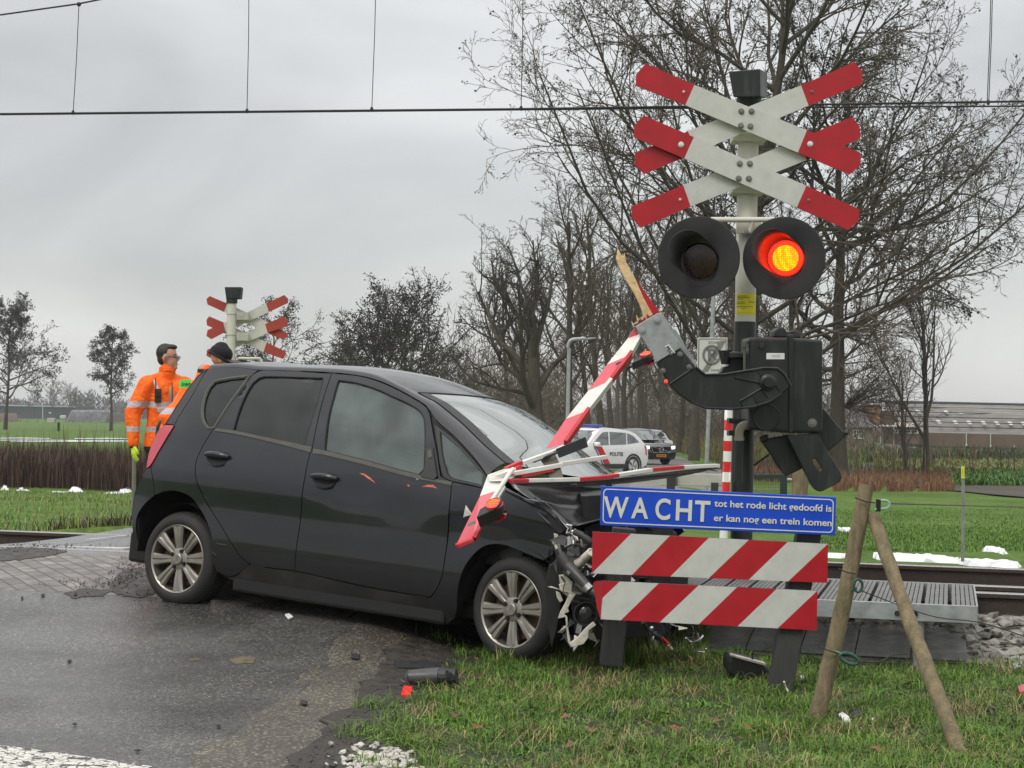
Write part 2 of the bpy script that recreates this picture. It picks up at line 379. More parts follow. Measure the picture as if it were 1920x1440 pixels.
M_dirt = mat('wet dirt', (.032, .026, .021), .6, var=.5, scale=12, bump=1, bscale=45, rvar=.25)
def brick_mat():
    m, nt, n, l, b = nodes('clinker paving'); tc = n.new('ShaderNodeTexCoord'); mp = n.new('ShaderNodeMapping'); mp.inputs['Rotation'].default_value = (0, 0, R(14 + 45)); l.new(tc.outputs['Object'], mp.inputs[0])
    br = n.new('ShaderNodeTexBrick'); br.inputs['Scale'].default_value = 1; br.inputs['Brick Width'].default_value = .21; br.inputs['Row Height'].default_value = .105; br.inputs['Mortar Size'].default_value = .007; br.inputs['Bias'].default_value = -.2
    br.inputs['Color1'].default_value = (.15, .125, .11, 1); br.inputs['Color2'].default_value = (.25, .215, .19, 1); br.inputs['Mortar'].default_value = (.025, .022, .018, 1); l.new(mp.outputs[0], br.inputs[0])
    nz = n.new('ShaderNodeTexNoise'); nz.inputs['Scale'].default_value = 7; nz.inputs['Detail'].default_value = 8; l.new(tc.outputs['Object'], nz.inputs[0])
    r = n.new('ShaderNodeValToRGB'); r.color_ramp.elements[0].position = .35; r.color_ramp.elements[1].position = .7; r.color_ramp.elements[0].color = (.45, .42, .4, 1); r.color_ramp.elements[1].color = (1.25, 1.25, 1.25, 1); l.new(nz.outputs[0], r.inputs[0])
    mx = n.new('ShaderNodeMixRGB'); mx.blend_type = 'MULTIPLY'; mx.inputs[0].default_value = 1; l.new(br.outputs[0], mx.inputs[1]); l.new(r.outputs[0], mx.inputs[2]); l.new(mx.outputs[0], b.inputs['Base Color'])
    bp = n.new('ShaderNodeBump'); bp.inputs['Strength'].default_value = .8; bp.inputs['Distance'].default_value = .01; bp.invert = True; l.new(br.outputs['Fac'], bp.inputs['Height'])
    b2 = n.new('ShaderNodeBump'); b2.inputs['Strength'].default_value = .5; b2.inputs['Distance'].default_value = .02; l.new(nz.outputs[0], b2.inputs['Height']); l.new(bp.outputs[0], b2.inputs['Normal']); l.new(b2.outputs[0], b.inputs['Normal'])
    b.inputs['Roughness'].default_value = .36; return m
M_panel = mat('wet rubber crossing panel', (.12, .125, .13), .24, var=.3, scale=5, bump=.4, bscale=150, rvar=.15, dirt=(.2, .2, .2), dirtamt=.5)
ys = [2, 4, 5, 6, 7, 8, 9, 10, 11, 11.6]
near_r = [(xr(y), y) for y in ys]; tb = 10.6
def y_on(tv, x): return (tv - x * TN.x) / TN.y
def road_poly(t0, t1, step=.6):
    # corridor between two lines across the road, following its edges
    def edge(fn, tv):
        y = tv
        for _ in range(20): y = y_on(tv, fn(y))
        return (fn(y), y)
    a = edge(xl, t0); b_ = edge(xr, t0); c = edge(xr, t1); d = edge(xl, t1); L, Rr = [], []
    k = max(1, int((t1 - t0) / step))
    for i in range(k + 1):
        tv = t0 + (t1 - t0) * i / k; L.append(edge(xl, tv)); Rr.append(edge(xr, tv))
    return Rr + L[::-1]
sheet('road', [(x, y) for x, y in road_poly(2.0, tb)], .004, M_asph, .3)
sheet('brick_paving', road_poly(tb + .003, 12.1), .004, brick_mat(), .25)
sheet('crossing_panels', road_poly(12.103, 14.93), .004, M_panel, .3)
sheet('road_beyond_crossing', road_poly(14.935, 95, 2), .004, asphalt('far road', (.11, .108, .10), (.16, .155, .15), .4, 60, rmin=.5, rmax=.8), 2.5)
sheet('road_far_stretch', road_poly(95.01, 330, 8), .03, asphalt('far road 2', (.11, .108, .10), (.16, .155, .15), .4, 60, rmin=.5, rmax=.8), 12)
# joints between the crossing panels
def tline(t0, s0, s1, w=.02):
    return [tuple(TN * t0 + TA * s0), tuple(TN * t0 + TA * s1), tuple(TN * (t0 + w) + TA * s1), tuple(TN * (t0 + w) + TA * s0)]
M_groove = mat('black groove', (.01, .01, .01), .8)
M_steelrun = mat('polished rail head', (.32, .31, .30), .25, 1.0, var=.1, scale=30, stretch=(1, 8, 1))
M_railside = mat('rusty rail web', (.05, .036, .028), .8, .1, var=.3, scale=14, bump=.4)
M_white_mark = mat('worn white road paint', (.62, .61, .57), .6, var=.2, scale=20)
def rails():
    rt = empty('railway_track', (TN.x * 13.2, TN.y * 13.2, .15), 'straight single railway track with rusty rails crossing the road', 'railway track')
    prof = [(-.07, 0), (.07, 0), (.07, .012), (.012, .03), (.012, .12), (.036, .13), (.036, .155), (.028, .163), (-.028, .163), (-.036, .155), (-.036, .13), (-.012, .12), (-.012, .03), (-.07, .012)]
    for t0 in (12.4, 14.0, 11.88):
        mb = MB(); pts = []
        s0, s1 = (-90, 90) if t0 != 11.88 else (-1.2, 30)
        a = TN * t0 + TA * s0; ext = Vector((TA.x, TA.y, 0)) * (s1 - s0)
        ps = [Vector((a.x + TN.x * q, a.y + TN.y * q, .186 + h)) for q, h in prof]
        mb.prism(ps, ext)
        for i in range(len(mb.f)): 
            pass
        k = len(prof)
        # running surface faces take the shiny steel
        for fi, f in enumerate(mb.f):
            zz = [mb.v[i][2] for i in f]
            if len(f) == 4 and min(zz) > .186 + .154: mb.m[fi] = 1
        nm = 'rail'
        o = mb.build(nm, [M_railside, M_steelrun], rt)
        if t0 == 11.88: o['label'] = 'second rail laid close beside the nearer running rail'
    sm = mat('weathered sleeper', (.10, .09, .08), .9, var=.3, scale=9, bump=.5)
    mb = MB()
    for i in range(-60, 62):
        s = i * .6 + .2
        if -8.2 < s < -3.3: continue
        c = TN * 13.2 + TA * s; mb.box((c.x, c.y, .10), (.24, 2.5, .17), rot=Matrix.Rotation(-R(14), 3, 'Z'))
    o = mb.build('sleepers', sm, rt, bevel=.01); o['kind'] = 'stuff'
    return rt
rails()
for tv in (12.33, 12.47, 13.93, 14.07):
    sheet('flangeway', tline(tv - .025, -7.3 if tv > 13 else -7.6, -3.75, .05), .0085, M_groove, 1)
for sv in np.arange(-7.4, -3.9, .6):
    a = TN * 12.52 + TA * sv; b_ = TN * 13.88 + TA * sv; d = TA * .008
    sheet('panel_joint', [tuple(a), tuple(b_), tuple(b_ + d), tuple(a + d)], .0085, M_groove, 1)
def cracked_paint():
    m, nt, n, l, b = nodes('cracked white paint'); tc = n.new('ShaderNodeTexCoord')
    v = n.new('ShaderNodeTexVoronoi'); v.feature = 'DISTANCE_TO_EDGE'; v.inputs['Scale'].default_value = 22; 
    nz = n.new('ShaderNodeTexNoise'); nz.inputs['Scale'].default_value = 9; nz.inputs['Detail'].default_value = 6; l.new(tc.outputs['Object'], nz.inputs[0])
    ad = n.new('ShaderNodeVectorMath'); ad.operation = 'MULTIPLY_ADD'; l.new(nz.outputs['Color'], ad.inputs[0]); ad.inputs[1].default_value = (.12, .12, .12); l.new(tc.outputs['Object'], ad.inputs[2]); l.new(ad.outputs[0], v.inputs[0])
    r = n.new('ShaderNodeMath'); r.operation = 'GREATER_THAN'; l.new(v.outputs[0], r.inputs[0]); r.inputs[1].default_value = .055
    n2 = n.new('ShaderNodeTexNoise'); n2.inputs['Scale'].default_value = 14; n2.inputs['Detail'].default_value = 8; l.new(tc.outputs['Object'], n2.inputs[0])
    g = n.new('ShaderNodeMath'); g.operation = 'LESS_THAN'; l.new(n2.outputs[0], g.inputs[0]); g.inputs[1].default_value = .6
    mu = n.new('ShaderNodeMath'); mu.operation = 'MULTIPLY'; l.new(r.outputs[0], mu.inputs[0]); l.new(g.outputs[0], mu.inputs[1])
    mx = n.new('ShaderNodeMixRGB'); mx.inputs[1].default_value = (.06, .058, .055, 1); mx.inputs[2].default_value = (.62, .60, .54, 1); l.new(mu.outputs[0], mx.inputs[0]); l.new(mx.outputs[0], b.inputs['Base Color']); b.inputs['Roughness'].default_value = .6
    return m
def G(u, v, z=0.0):
    d = ray(u, v); k = (z - CAM.z) / d.z; return CAM + d * k
a = G(-120, 1388); b_ = G(60, 1408); c = G(285, 1441)
sheet('stop_line', [(a.x, a.y), (b_.x, b_.y), (c.x, c.y), (c.x - .12, c.y - .42), (a.x - .1, a.y - .5)], .009, cracked_paint(), .2)
# slanted white line on the crossing panels
p0 = G(-80, 1032, .345); p1 = G(245, 1004, .345)
sheet('edge_line', [(p0.x, p0.y), (p1.x, p1.y), (p1.x + .02, p1.y + .1), (p0.x + .02, p0.y + .1)], .0095, M_white_mark, .4)
p0 = G(-40, 1020, .345); p1 = G(250, 1029, .345)
sheet('edge_line', [(p0.x, p0.y), (p1.x, p1.y), (p1.x, p1.y + .035), (p0.x, p0.y + .035)], .0125, M_white_mark, .4)
# gravelly strip and dirt along the road edge
def strip(name, f0, f1, off, m, y0, y1, res, seed):
    rr = random.Random(seed); k = int((y1 - y0) / .12); A = []; B = []
    for i in range(k + 1):
        y = y0 + (y1 - y0) * i / k; A.append((f0(y) + rr.uniform(-.03, .03) + .03 * math.sin(y * 7 + seed), y)); B.append((f1(y) + rr.uniform(-.06, .06) + .05 * math.sin(y * 5 + seed), y))
    sheet(name, A + B[::-1], off, m, res)
strip('worn_road_edge', lambda y: xr(y) - .07, lambda y: xr(y) + .44 - .02 * (y - 7), .006, M_edge, 5.2, 11.2, .12, 3)
strip('dirt_verge', lambda y: xr(y) + .33 - .02 * (y - 7), lambda y: xr(y) + .78 + .12 * math.sin(y * 2.1), .012, M_dirt, 5.2, 11.0, .08, 4)
# ================================================================ the crashed black hatchback
M_paint = mat('dusty black car paint', (.007, .0078, .0125), .40, var=.35, scale=2.2, spec=.25, coat=.75, dirt=(.06, .055, .05), dirtamt=.14, dscale=2.4, rvar=.12)
M_paint.node_tree.nodes['Principled BSDF'].inputs['Coat Roughness'].default_value = .05
M_paintlow = mat('grimy black car paint', (.014, .013, .012), .5, var=.4, scale=4, dirt=(.07, .06, .045), dirtamt=.5, dscale=4)
M_gap = mat('black rubber', (.006, .006, .006), .7)
M_trim = mat('black plastic', (.022, .022, .023), .5, var=.2, scale=20)
M_weather = mat('weathered grey trim', (.075, .072, .060), .6, var=.25, scale=18)
M_glass_r = glass('tinted rear glass', (.08, .08, .085), .0, (.085, .088, .09), .25, .04)
M_glass_f = glass('fogged side glass', (.42, .47, .46), .02, (.22, .28, .265), .30, .03)
M_glass_w = glass('windscreen glass', (.38, .43, .41), .26, (.40, .46, .44), .16, .015)
M_tyre = mat('tyre rubber', (.017, .016, .015), .75, var=.3, scale=18, bump=.3, bscale=80, dirt=(.06, .05, .04), dirtamt=.5, dscale=5)
M_rim = mat('brake-dusted alloy', (.33, .305, .27), .40, .75, var=.18, scale=14, dirt=(.12, .085, .05), dirtamt=.7, dscale=7)
M_rimdark = mat('dark wheel well', (.02, .016, .013), .8)
M_chrome = mat('bright metal', (.75, .75, .74), .18, 1.0, var=.1)
M_redlamp = mat('red lamp lens', (.50, .008, .03), .08, var=.15, scale=5, coat=1, spec=.7)
M_fabric = mat('dark grey seat fabric', (.035, .036, .038), .9, var=.2, scale=30)
M_dirtywhite = mat('dirty white plastic', (.62, .58, .50), .55, var=.2, scale=14, dirt=(.10, .07, .045), dirtamt=.85, dscale=16)
M_white = mat('white paint', (.78, .77, .73), .45, var=.04, scale=6)
M_alu = mat('bent aluminium', (.5, .5, .5), .35, 1.0, var=.3, scale=16)
M_rust = mat('rusty steel', (.13, .07, .04), .8, .3, var=.5, scale=22)
M_jacket_reflection = mat('painted orange-red reflection', (.50, .10, .045), .5, var=.3, scale=60, dirt=(.75, .7, .65), dirtamt=.7, dscale=70)  # reflection of an orange jacket in the door dents, put in as colour

Pr, Pf = P(326, 1048, 11.26), P(953, 1143, 9.97)
cex = (Pf - Pr); WB = cex.length; cex.normalize()
cez = Vector((0, 0, 1)); cez = (cez - cez.dot(cex) * cex).normalized(); cey = cez.cross(cex)
_r = R(3.2); cey, cez = cey * math.cos(_r) - cez * math.sin(_r), cez * math.cos(_r) + cey * math.sin(_r)   # far side sits lower
COR = Pr - cez * .30
CMAT = Matrix(((cex.x, cey.x, cez.x, COR.x), (cex.y, cey.y, cez.y, COR.y), (cex.z, cey.z, cez.z, COR.z), (0, 0, 0, 1)))
CINV = CMAT.inverted(); HW = .845                      # half width; local y = 0 near side, 2*HW far side
car = empty('crashed_car', COR, 'dark dusty black five-door hatchback with a smashed front, nosed off the road', 'car')
car.rotation_mode = 'XYZ'; car.rotation_euler = CMAT.to_euler()
def wsurf(x, z):
    if z < .5: t = .07 * ((.5 - z) / .32) ** 2
    elif z < .95: t = .028 * ((z - .5) / .45) ** 2
    else: t = .028 + .22 * (z - .95) + .28 * (z - .95) ** 2
    p = 0
    if x < .15: p += .10 * ((.15 - x) / .75) ** 2
    if x > 2.2: p += .09 * ((x - 2.2) / .8) ** 2
    # shallow shoulder and door hollow
    s = -.012 * math.exp(-((z - .83) / .09) ** 2) + .010 * math.exp(-((z - .62) / .12) ** 2)
    return t + p + s
def side_xz(u, v, off=0.0):
    o = CINV @ CAM; d = CINV.to_3x3() @ ray(u, v); y = .05
    for _ in range(14):
        k = (y - o.y) / d.y; q = o + d * k; y = wsurf(q.x, q.z) + off
    return (q.x, q.z)
def S(x, z, off=0.0): return Vector((x, wsurf(x, z) + off, z))
def xz(px, off=0.0): return [side_xz(u, v, off) for u, v in px]
def panel(name, px, holes=(), m=None, off=0.0, gap=.0028, depth=.02, res=.05, parent=None, rnd=True, mirror=False, pxl=True, dent=None):
    poly = xz(px, off) if pxl else list(px); hs = [xz(h, off) if pxl else list(h) for h in holes]
    if rnd: poly = rounded(poly, .03); hs = [rounded(h, .03) for h in hs]
    poly = inset(poly, gap)
    v, f = fill(poly, hs, res); n = len(v); mb = MB()
    def yy(x, z): return wsurf(x, z) + off + (dent(x, z) if dent else 0)
    Y = (lambda y: 2 * HW - y) if mirror else (lambda y: y)
    vs = [(x, Y(yy(x, z)), z) for x, z in v]; mb.add(vs, f)
    # returned edges
    for loop, sgn in [(poly, 1)] + [(h, -1) for h in hs]:
        b = len(mb.v); k = len(loop)
        for x, z in loop: mb.v.append((x, Y(yy(x, z)), z))
        for x, z in loop: mb.v.append((x, Y(yy(x, z) + depth), z))
        for i in range(k):
            j = (i + 1) % k; mb.f.append((b + i, b + j, b + k + j, b + k + i)); mb.m.append(0)
    o = mb.build(name, m or M_paint, parent or car, smooth=True, world=False, autosmooth=R(50))
    # outward normals
    s = sum(p.normal.y * p.area for p in o.data.polygons[:len(f)])
    if (s > 0) != mirror: o.data.flip_normals()
    return o
RD = [(485,696),(505,694),(622,700),(603,759),(585,842),(581,850),(567,922),(554,1044),(553,1070),(509,1065),(469,1057),(451,1044),(437,1023),(415,987),(390,947),(372,911),(366,889),(368,864),(379,839),(397,809),(408,794),(437,752),(462,718),(474,702)]
RDG = [(485,709),(496,706),(606,709),(598,745),(584,790),(570,838),(509,822),(437,807),(447,772),(459,743),(473,719)]
QW = [(402,716),(430,710),(467,706),(452,728),(434,752),(415,781),(401,803),(390,803),(382,792),(379,774),(383,748),(392,727)]
FD = [(622,700),(668,704),(704,713),(740,728),(777,748),(798,762),(806,776),(808,788),(813,817),(820,851),(826,893),(847,903),(846,915),(845,932),(840,994),(834,1048),(828,1082),(817,1107),(806,1120),(763,1113),(680,1098),(553,1070),(554,1044),(567,922),(581,850),(585,842),(603,759)]
FDG = [(634,713),(668,718),(704,729),(740,745),(768,758),(787,771),(795,785),(797,806),(797,842),(795,880),(784,891),(740,879),(686,864),(608,845),(614,788),(625,743)]
FQ = [(814,794),(847,819),(876,848),(896,871),(911,890),(914,905),(908,916),(880,909),(845,902),(833,896),(826,880),(820,840)]
FQG = [(824,808),(859,837),(885,865),(906,889),(903,910),(867,902),(845,896),(838,888),(833,872),(828,850)]
QP = [(392,690),(440,688),(485,694),(474,702),(462,718),(437,752),(408,794),(397,809),(379,839),(368,864),(366,889),(372,911),(390,947),(415,987),(437,1023),(451,1044),(469,1057),(440,1080),(416,1078),(405,1070),(398,1050),(396,1004),(387,977),(373,952),(357,932),(334,922),(312,921),(290,929),(289,918),(287,900),(283,875),(295,850),(308,828),(327,797),(333,785),(357,747),(382,703)]
BU = [(283,875),(287,900),(289,918),(290,929),(271,946),(258,966),(255,985),(258,1010),(265,1032),(253,1029),(249,1001),(248,960),(252,925),(263,900),(275,878)]
TL = [(327,797),(308,828),(295,850),(281,874),(274,879),(278,852),(286,828),(296,808),(309,796)]
TG = [(391,691),(382,703),(357,747),(333,785),(327,797),(310,795),(328,765),(349,732),(371,704),(384,692)]
FE = [(826,893),(847,903),(880,910),(915,917),(948,919),(975,933),(1015,951),(1045,972),(1062,990),(1047,1000),(1036,1015),(1037,1040),(1018,1051),(995,1042),(968,1031),(936,1021),(907,1024),(887,1041),(872,1062),(863,1085),(859,1105),(857,1141),(852,1160),(830,1155),(806,1121),(817,1107),(828,1082),(834,1048),(840,994),(845,932),(846,915),(847,903)][1:-1]
RO = [(469,1058),(509,1066),(553,1071),(680,1099),(763,1114),(806,1121),(852,1161),(830,1172),(760,1158),(640,1132),(520,1106),(440,1090),(416,1079),(440,1081)]
def fender_dent(x, z):
    return .022 * math.exp(-((x - 2.35) / .3) ** 2 - ((z - .72) / .1) ** 2) + .03 * smooth(2.7, 2.95, x) * smooth(.3, .8, z)
def door_dent(x, z):
    return .012 * math.exp(-((x - 1.35) / .25) ** 2 - ((z - .84) / .07) ** 2) + .01 * math.exp(-((x - 1.75) / .2) ** 2 - ((z - .80) / .06) ** 2)
def build_side(mirror):
    sfx = mirror
    panel('rear_quarter_panel', QP, [QW], M_paint, mirror=mirror)
    panel('rear_bumper', BU, [], M_paint, mirror=mirror)
    tl = panel('tail_lamp', TL, [], M_redlamp, off=-.008, mirror=mirror)
    panel('tailgate_edge', TG, [], M_paint, off=.004, mirror=mirror)
    rd = panel('rear_door', RD, [RDG], M_paint, mirror=mirror)
    fd = panel('front_door', FD, [FDG], M_paint, mirror=mirror, dent=None if mirror else door_dent)
    panel('front_fender', FE, [], M_paint, mirror=mirror, dent=None if mirror else fender_dent)
    panel('sill', RO, [], M_paintlow, mirror=mirror)
    panel('window_glass', QW, [], M_glass_r, off=.012, gap=-.004, depth=.004, mirror=mirror)
    g1 = panel('window_glass', RDG, [], M_glass_r, off=.012, gap=-.004, depth=.004, mirror=mirror, parent=rd)
    g2 = panel('window_glass', FDG, [], M_glass_f, off=.012, gap=-.004, depth=.004, mirror=mirror, parent=fd)
    panel('quarter_window_frame', FQ, [FQG], M_trim, off=.002, mirror=mirror)
    panel('window_glass', FQG, [], M_glass_f, off=.012, gap=-.004, depth=.004, mirror=mirror)
    # black base behind the panel gaps
    sil = [(392,690),(440,688),(485,694),(622,699),(704,712),(777,747),(806,768),(820,791),(850,816),(878,845),(915,893),(948,920),(975,935),(1015,953),(1040,975),(1030,1010),(1010,1048),(968,1031),(936,1021),(907,1024),(887,1041),(872,1062),(863,1085),(857,1141),(850,1160),(760,1155),(640,1130),(520,1102),(440,1085),(414,1078),(398,1060),(396,1004),(387,977),(373,952),(357,932),(334,922),(312,921),(290,929),(271,946),(258,966),(262,1028),(254,1027),(251,1001),(250,960),(255,925),(265,900),(278,877),(281,852),(292,825),(312,797),(330,768),(352,732),(374,704)]
    def hole(h, d=.004):
        hx = rounded(xz(h), .03); return inset(hx, -d)
    poly = rounded(xz(sil), .03); hs = [hole(QW), hole(RDG), hole(FDG), hole(FQG)]
    panel('inner_shell', inset(poly, .006), hs, M_gap, off=.018, gap=0, depth=.05, res=.12, rnd=False, pxl=False, mirror=mirror)
    return rd, fd
rd, fd = build_side(False)
rdm, fdm = build_side(True)
for o in (rdm, fdm): pass
def curve_px(px, off): # local 3-D points on the side surface
    return [S(*side_xz(u, v, off), off) for u, v in px]
def resample(pts, n):
    L = [0]
    for a, b in zip(pts, pts[1:]): L.append(L[-1] + (b - a).length)
    out = []
    for i in range(n):
        s = L[-1] * i / (n - 1); k = 0
        while k < len(L) - 2 and L[k + 1] < s: k += 1
        t = (s - L[k]) / max(1e-9, L[k + 1] - L[k])
        # Catmull-Rom
        p0, p1, p2, p3 = pts[max(0, k - 1)], pts[k], pts[k + 1], pts[min(len(pts) - 1, k + 2)]
        m1 = (p2 - p0) / 2; m2 = (p3 - p1) / 2
        out.append((2 * t**3 - 3 * t**2 + 1) * p1 + (t**3 - 2 * t**2 + t) * m1 + (-2 * t**3 + 3 * t**2) * p2 + (t**3 - t**2) * m2)
    return out
# roof rail band: from the line above the doors (L) to the roof / windscreen edge (M)
Lpx = [(392,690),(440,688),(485,693),(555,695),(622,698),(668,703),(704,711),(740,726),(777,746),(800,761),(820,789),(850,815),(878,844),(900,871),(915,893)]
NL = 40
Lc = resample(curve_px(Lpx, 0), NL)
wsL = [(784,737),(822,757),(867,794),(909,836),(947,868)]
top = Lc[0]
Mc = []
_wm = curve_px(wsL, .085)
for i, p in enumerate(Lc):
    x = p.x
    Mc.append(Vector((x, p.y + .075, p.z + .030)))
# where the windscreen runs, take its traced edge
xa = _wm[0].x; 
def wm_at(f):
    k = f * (len(_wm) - 1); i = min(len(_wm) - 2, int(k)); t = k - i; return _wm[i].lerp(_wm[i + 1], t)
iw = min(range(NL), key=lambda i: abs(Mc[i].x - xa))
for i in range(iw, NL): Mc[i] = wm_at((i - iw) / (NL - 1 - iw))
for i in range(max(1, iw - 6), iw):
    t = smooth(iw - 7, iw, i); Mc[i] = Mc[i].lerp(Vector((Mc[i].x, _wm[0].y, _wm[0].z + (xa - Mc[i].x) * .25)), t * .8)
def mir(p): return Vector((p.x, 2 * HW - p.y, p.z))
for mirror in (False, True):
    mb = MB(); K = 5; g = []
    for i in range(NL):
        a, b = Lc[i], Mc[i]; row = []
        for k in range(K + 1):
            t = k / K; p = a.lerp(b, t); nrm = Vector((0, -1, .8)).normalized(); p = p + nrm * .016 * math.sin(math.pi * t); row.append(mir(p) if mirror else p)
        g.append(row)
    for i in range(NL - 1):
        for k in range(K): mb.add([g[i][k], g[i + 1][k], g[i + 1][k + 1], g[i][k + 1]], [(0, 1, 2, 3)])
    mb.build('roof_rail', M_paint, car, smooth=True, world=False, autosmooth=R(70))
# roof
mb = MB(); NW = 18; g = []
XR0 = Mc[0]
rows = [Mc[i] for i in range(0, iw + 1)]
rear = [Vector((rows[0].x - .06, rows[0].y + .02, rows[0].z - .03)), ] 
def across(p, crown, bow, n=NW):
    q = mir(p); out = []
    for k in range(n + 1):
        t = k / n; c = 1 - (2 * t - 1) ** 2; out.append(p.lerp(q, t) + Vector((bow * c, 0, crown * c)))
    return out
for i, p in enumerate(rear + rows):
    f = i / (len(rows)); g.append(across(p, .048 - .026 * smooth(.55, 1, f) - .01 * (1 - smooth(0, .2, f)), .16 * smooth(.6, 1, f) - .05 * (1 - smooth(0, .15, f))))
def gridmesh(g, name, m, parent=car, lift=None, autosmooth=R(60)):
    mb = MB(); R_, C_ = len(g), len(g[0]); mb.v = [tuple(p) for r in g for p in r]
    for i in range(R_ - 1):
        for k in range(C_ - 1): mb.f.append((i * C_ + k, i * C_ + k + 1, (i + 1) * C_ + k + 1, (i + 1) * C_ + k)); mb.m.append(0)
    o = mb.build(name, m, parent, smooth=True, world=False, autosmooth=autosmooth); 
    if parent is car and sum(p.normal.z for p in o.data.polygons) < 0: o.data.flip_normals()
    return o
gridmesh(g, 'roof', M_paint)
# antenna-less rear: tailgate and bumper closing the back
tgx = xz([(391,691),(371,704),(349,732),(328,765),(310,795),(296,808),(286,828),(278,852),(275,878),(263,900),(252,925),(248,960),(249,1001),(253,1029)])
g = []
for (x, z) in tgx:
    p = S(x, z); g.append(across(p, 0, -.13, 16))
gt = gridmesh(g[:10], 'tailgate', M_paint, autosmooth=R(80)); gb = gridmesh(g[9:], 'rear_bumper', M_paintlow, autosmooth=R(80))
# windscreen: pane, black edge band and the glass surface bulging forward
ws = [Mc[i] for i in range(iw, NL)]; g = []
def wrow(p, f, off=0): 
    r = across(p, .022 + .02 * math.sin(math.pi * min(1, f * 1.4)) - .07 * f, .16 + .11 * f, 20); return [q + Vector((.75, 0, .66)) * off for q in r]
for i, p in enumerate(ws): g.append(wrow(p, i / (len(ws) - 1), .002))
wsc = gridmesh(g, 'windscreen', M_glass_w)
def band(g, rows_, cols_, name, m, off):
    gg = [[q + Vector((.75, 0, .66)) * off for q in g[i][cols_[0]:cols_[1]]] for i in range(*rows_)]; return gridmesh(gg, name, m, wsc)
mb = MB(); mb.tube(g[0], .006, 6); mb.build('screen_seal', M_gap, wsc, smooth=True, world=False)
band(g, (0, len(g)), (0, 2), 'screen_seal', M_trim, .0035); band(g, (0, len(g)), (19, 21), 'screen_seal', M_trim, .0035)
# belt-line trims under the windows
def strip_px(name, top, bot, m, off, parent=car): return panel(name, top + bot[::-1], [], m, off=off, gap=0, depth=.012, parent=parent)
strip_px('belt_trim', [(404,803),(437,807),(509,822),(584,838)], [(402,808),(437,813),(509,829),(582,848)], M_weather, -.006)
strip_px('belt_trim', [(588,841),(608,845),(686,864),(740,879),(790,892)], [(586,850),(608,853),(686,872),(740,887),(788,899)], M_weather, -.006)
strip_px('belt_trim', [(790,893),(820,899),(847,903)], [(788,899),(820,905),(846,910)], M_weather, -.006)
panel('mirror_mount', [(799,840),(811,840),(817,880),(819,893),(813,899),(789,893),(795,880)], [], M_trim, off=-.012, gap=0, depth=.02, parent=fd)
panel('mirror_socket', [(802,844),(809,844),(810,857),(802,859)], [], M_weather, off=-.016, gap=0, depth=.006, parent=fd, rnd=False)
# window seals
def seal(px, w, name, m, off, parent=car):
    c = rounded(xz(px), .03); mb = MB(); mb.tube([S(x, z, off) for x, z in c + c[:1]], w, 6, cap=False); return mb.build(name, m, parent, smooth=True, world=False)
seal(QW, .012, 'window_seal', M_weather, .004); seal(RDG, .006, 'window_seal', M_gap, .004, rd); seal(FDG, .006, 'window_seal', M_gap, .004, fd); seal(FQG, .004, 'window_seal', M_gap, .006)
# wheel arch lips and dark liners
def arch(cx, r, name='arch_liner'):
    mb = MB(); mb.lathe((cx, .03, .30), (0, 1, 0), [(0, r), (.30, r - .01), (.30, .05)], 36)
    return mb.build(name, M_rimdark, car, smooth=True, world=False)
for y0 in (0, 1):
    for cx in (0, WB):
        mb = MB(); mb.lathe((cx, .035 if not y0 else 2 * HW - .035, .31), (0, 1 if not y0 else -1, 0), [(0, .350), (.32, .345), (.32, .05)], 40, ref=(1, 0, 0), a0=-math.pi if not y0 else 0, a1=0 if not y0 else math.pi)
        mb.build('arch_liner', M_gap, car, smooth=True, world=False)
# floor pan and sills underneath
mb = MB(); mb.box((1.2, HW, .24), (2.9, 1.3, .10)); mb.box((1.25, .16, .20), (1.6, .22, .10)); mb.box((1.25, 2 * HW - .16, .20), (1.6, .22, .10)); mb.box((-.35, HW, .32), (.45, 1.3, .2)); mb.box((1.25, HW, .17), (1.8, .25, .08))
mb.build('floor_pan', M_gap, car, world=False, bevel=.02)
mb = MB(); mb.tube([(0, .12, .28), (0, 2 * HW - .12, .28)], .035, 8); mb.tube([(-.25, .9, .2), (.6, .9, .19), (1.6, .9, .18)], .03, 8); mb.build('axle_and_exhaust', M_rust, car, world=False, smooth=True)
# door handles
def handle(u, v, parent):
    c = side_xz(u, v); b = empty
    cups = [(c[0] - .095, c[1] + .015), (c[0] - .07, c[1] + .038), (c[0] + .07, c[1] + .036), (c[0] + .10, c[1] + .005), (c[0] + .06, c[1] - .052), (c[0] - .04, c[1] - .055), (c[0] - .085, c[1] - .02)]
    cup = panel('handle_recess', cups, [], M_gap, off=-.002, gap=0, depth=.004, pxl=False, parent=parent)
    mb = MB(); pts = []
    for k in range(9):
        t = k / 8; pts.append(S(c[0] - .093 + .19 * t, c[1] + .012 - .004 * t + .006 * math.sin(math.pi * t), -.012 - .018 * math.sin(math.pi * t)))
    mb.tube(pts, [.014, .019, .021, .022, .022, .022, .021, .018, .012], 10); h = mb.build('handle', M_paint, parent, smooth=True, world=False)
    # lower lip
    mb = MB(); lip = [S(c[0] - .07 + .14 * k / 8, c[1] - .042 - .018 * math.sin(math.pi * k / 8), -.004) for k in range(9)]; mb.tube(lip, .005, 6); mb.build('handle_lip', M_paint, parent, smooth=True, world=False)
handle(408, 857, rd); handle(609, 898, fd)
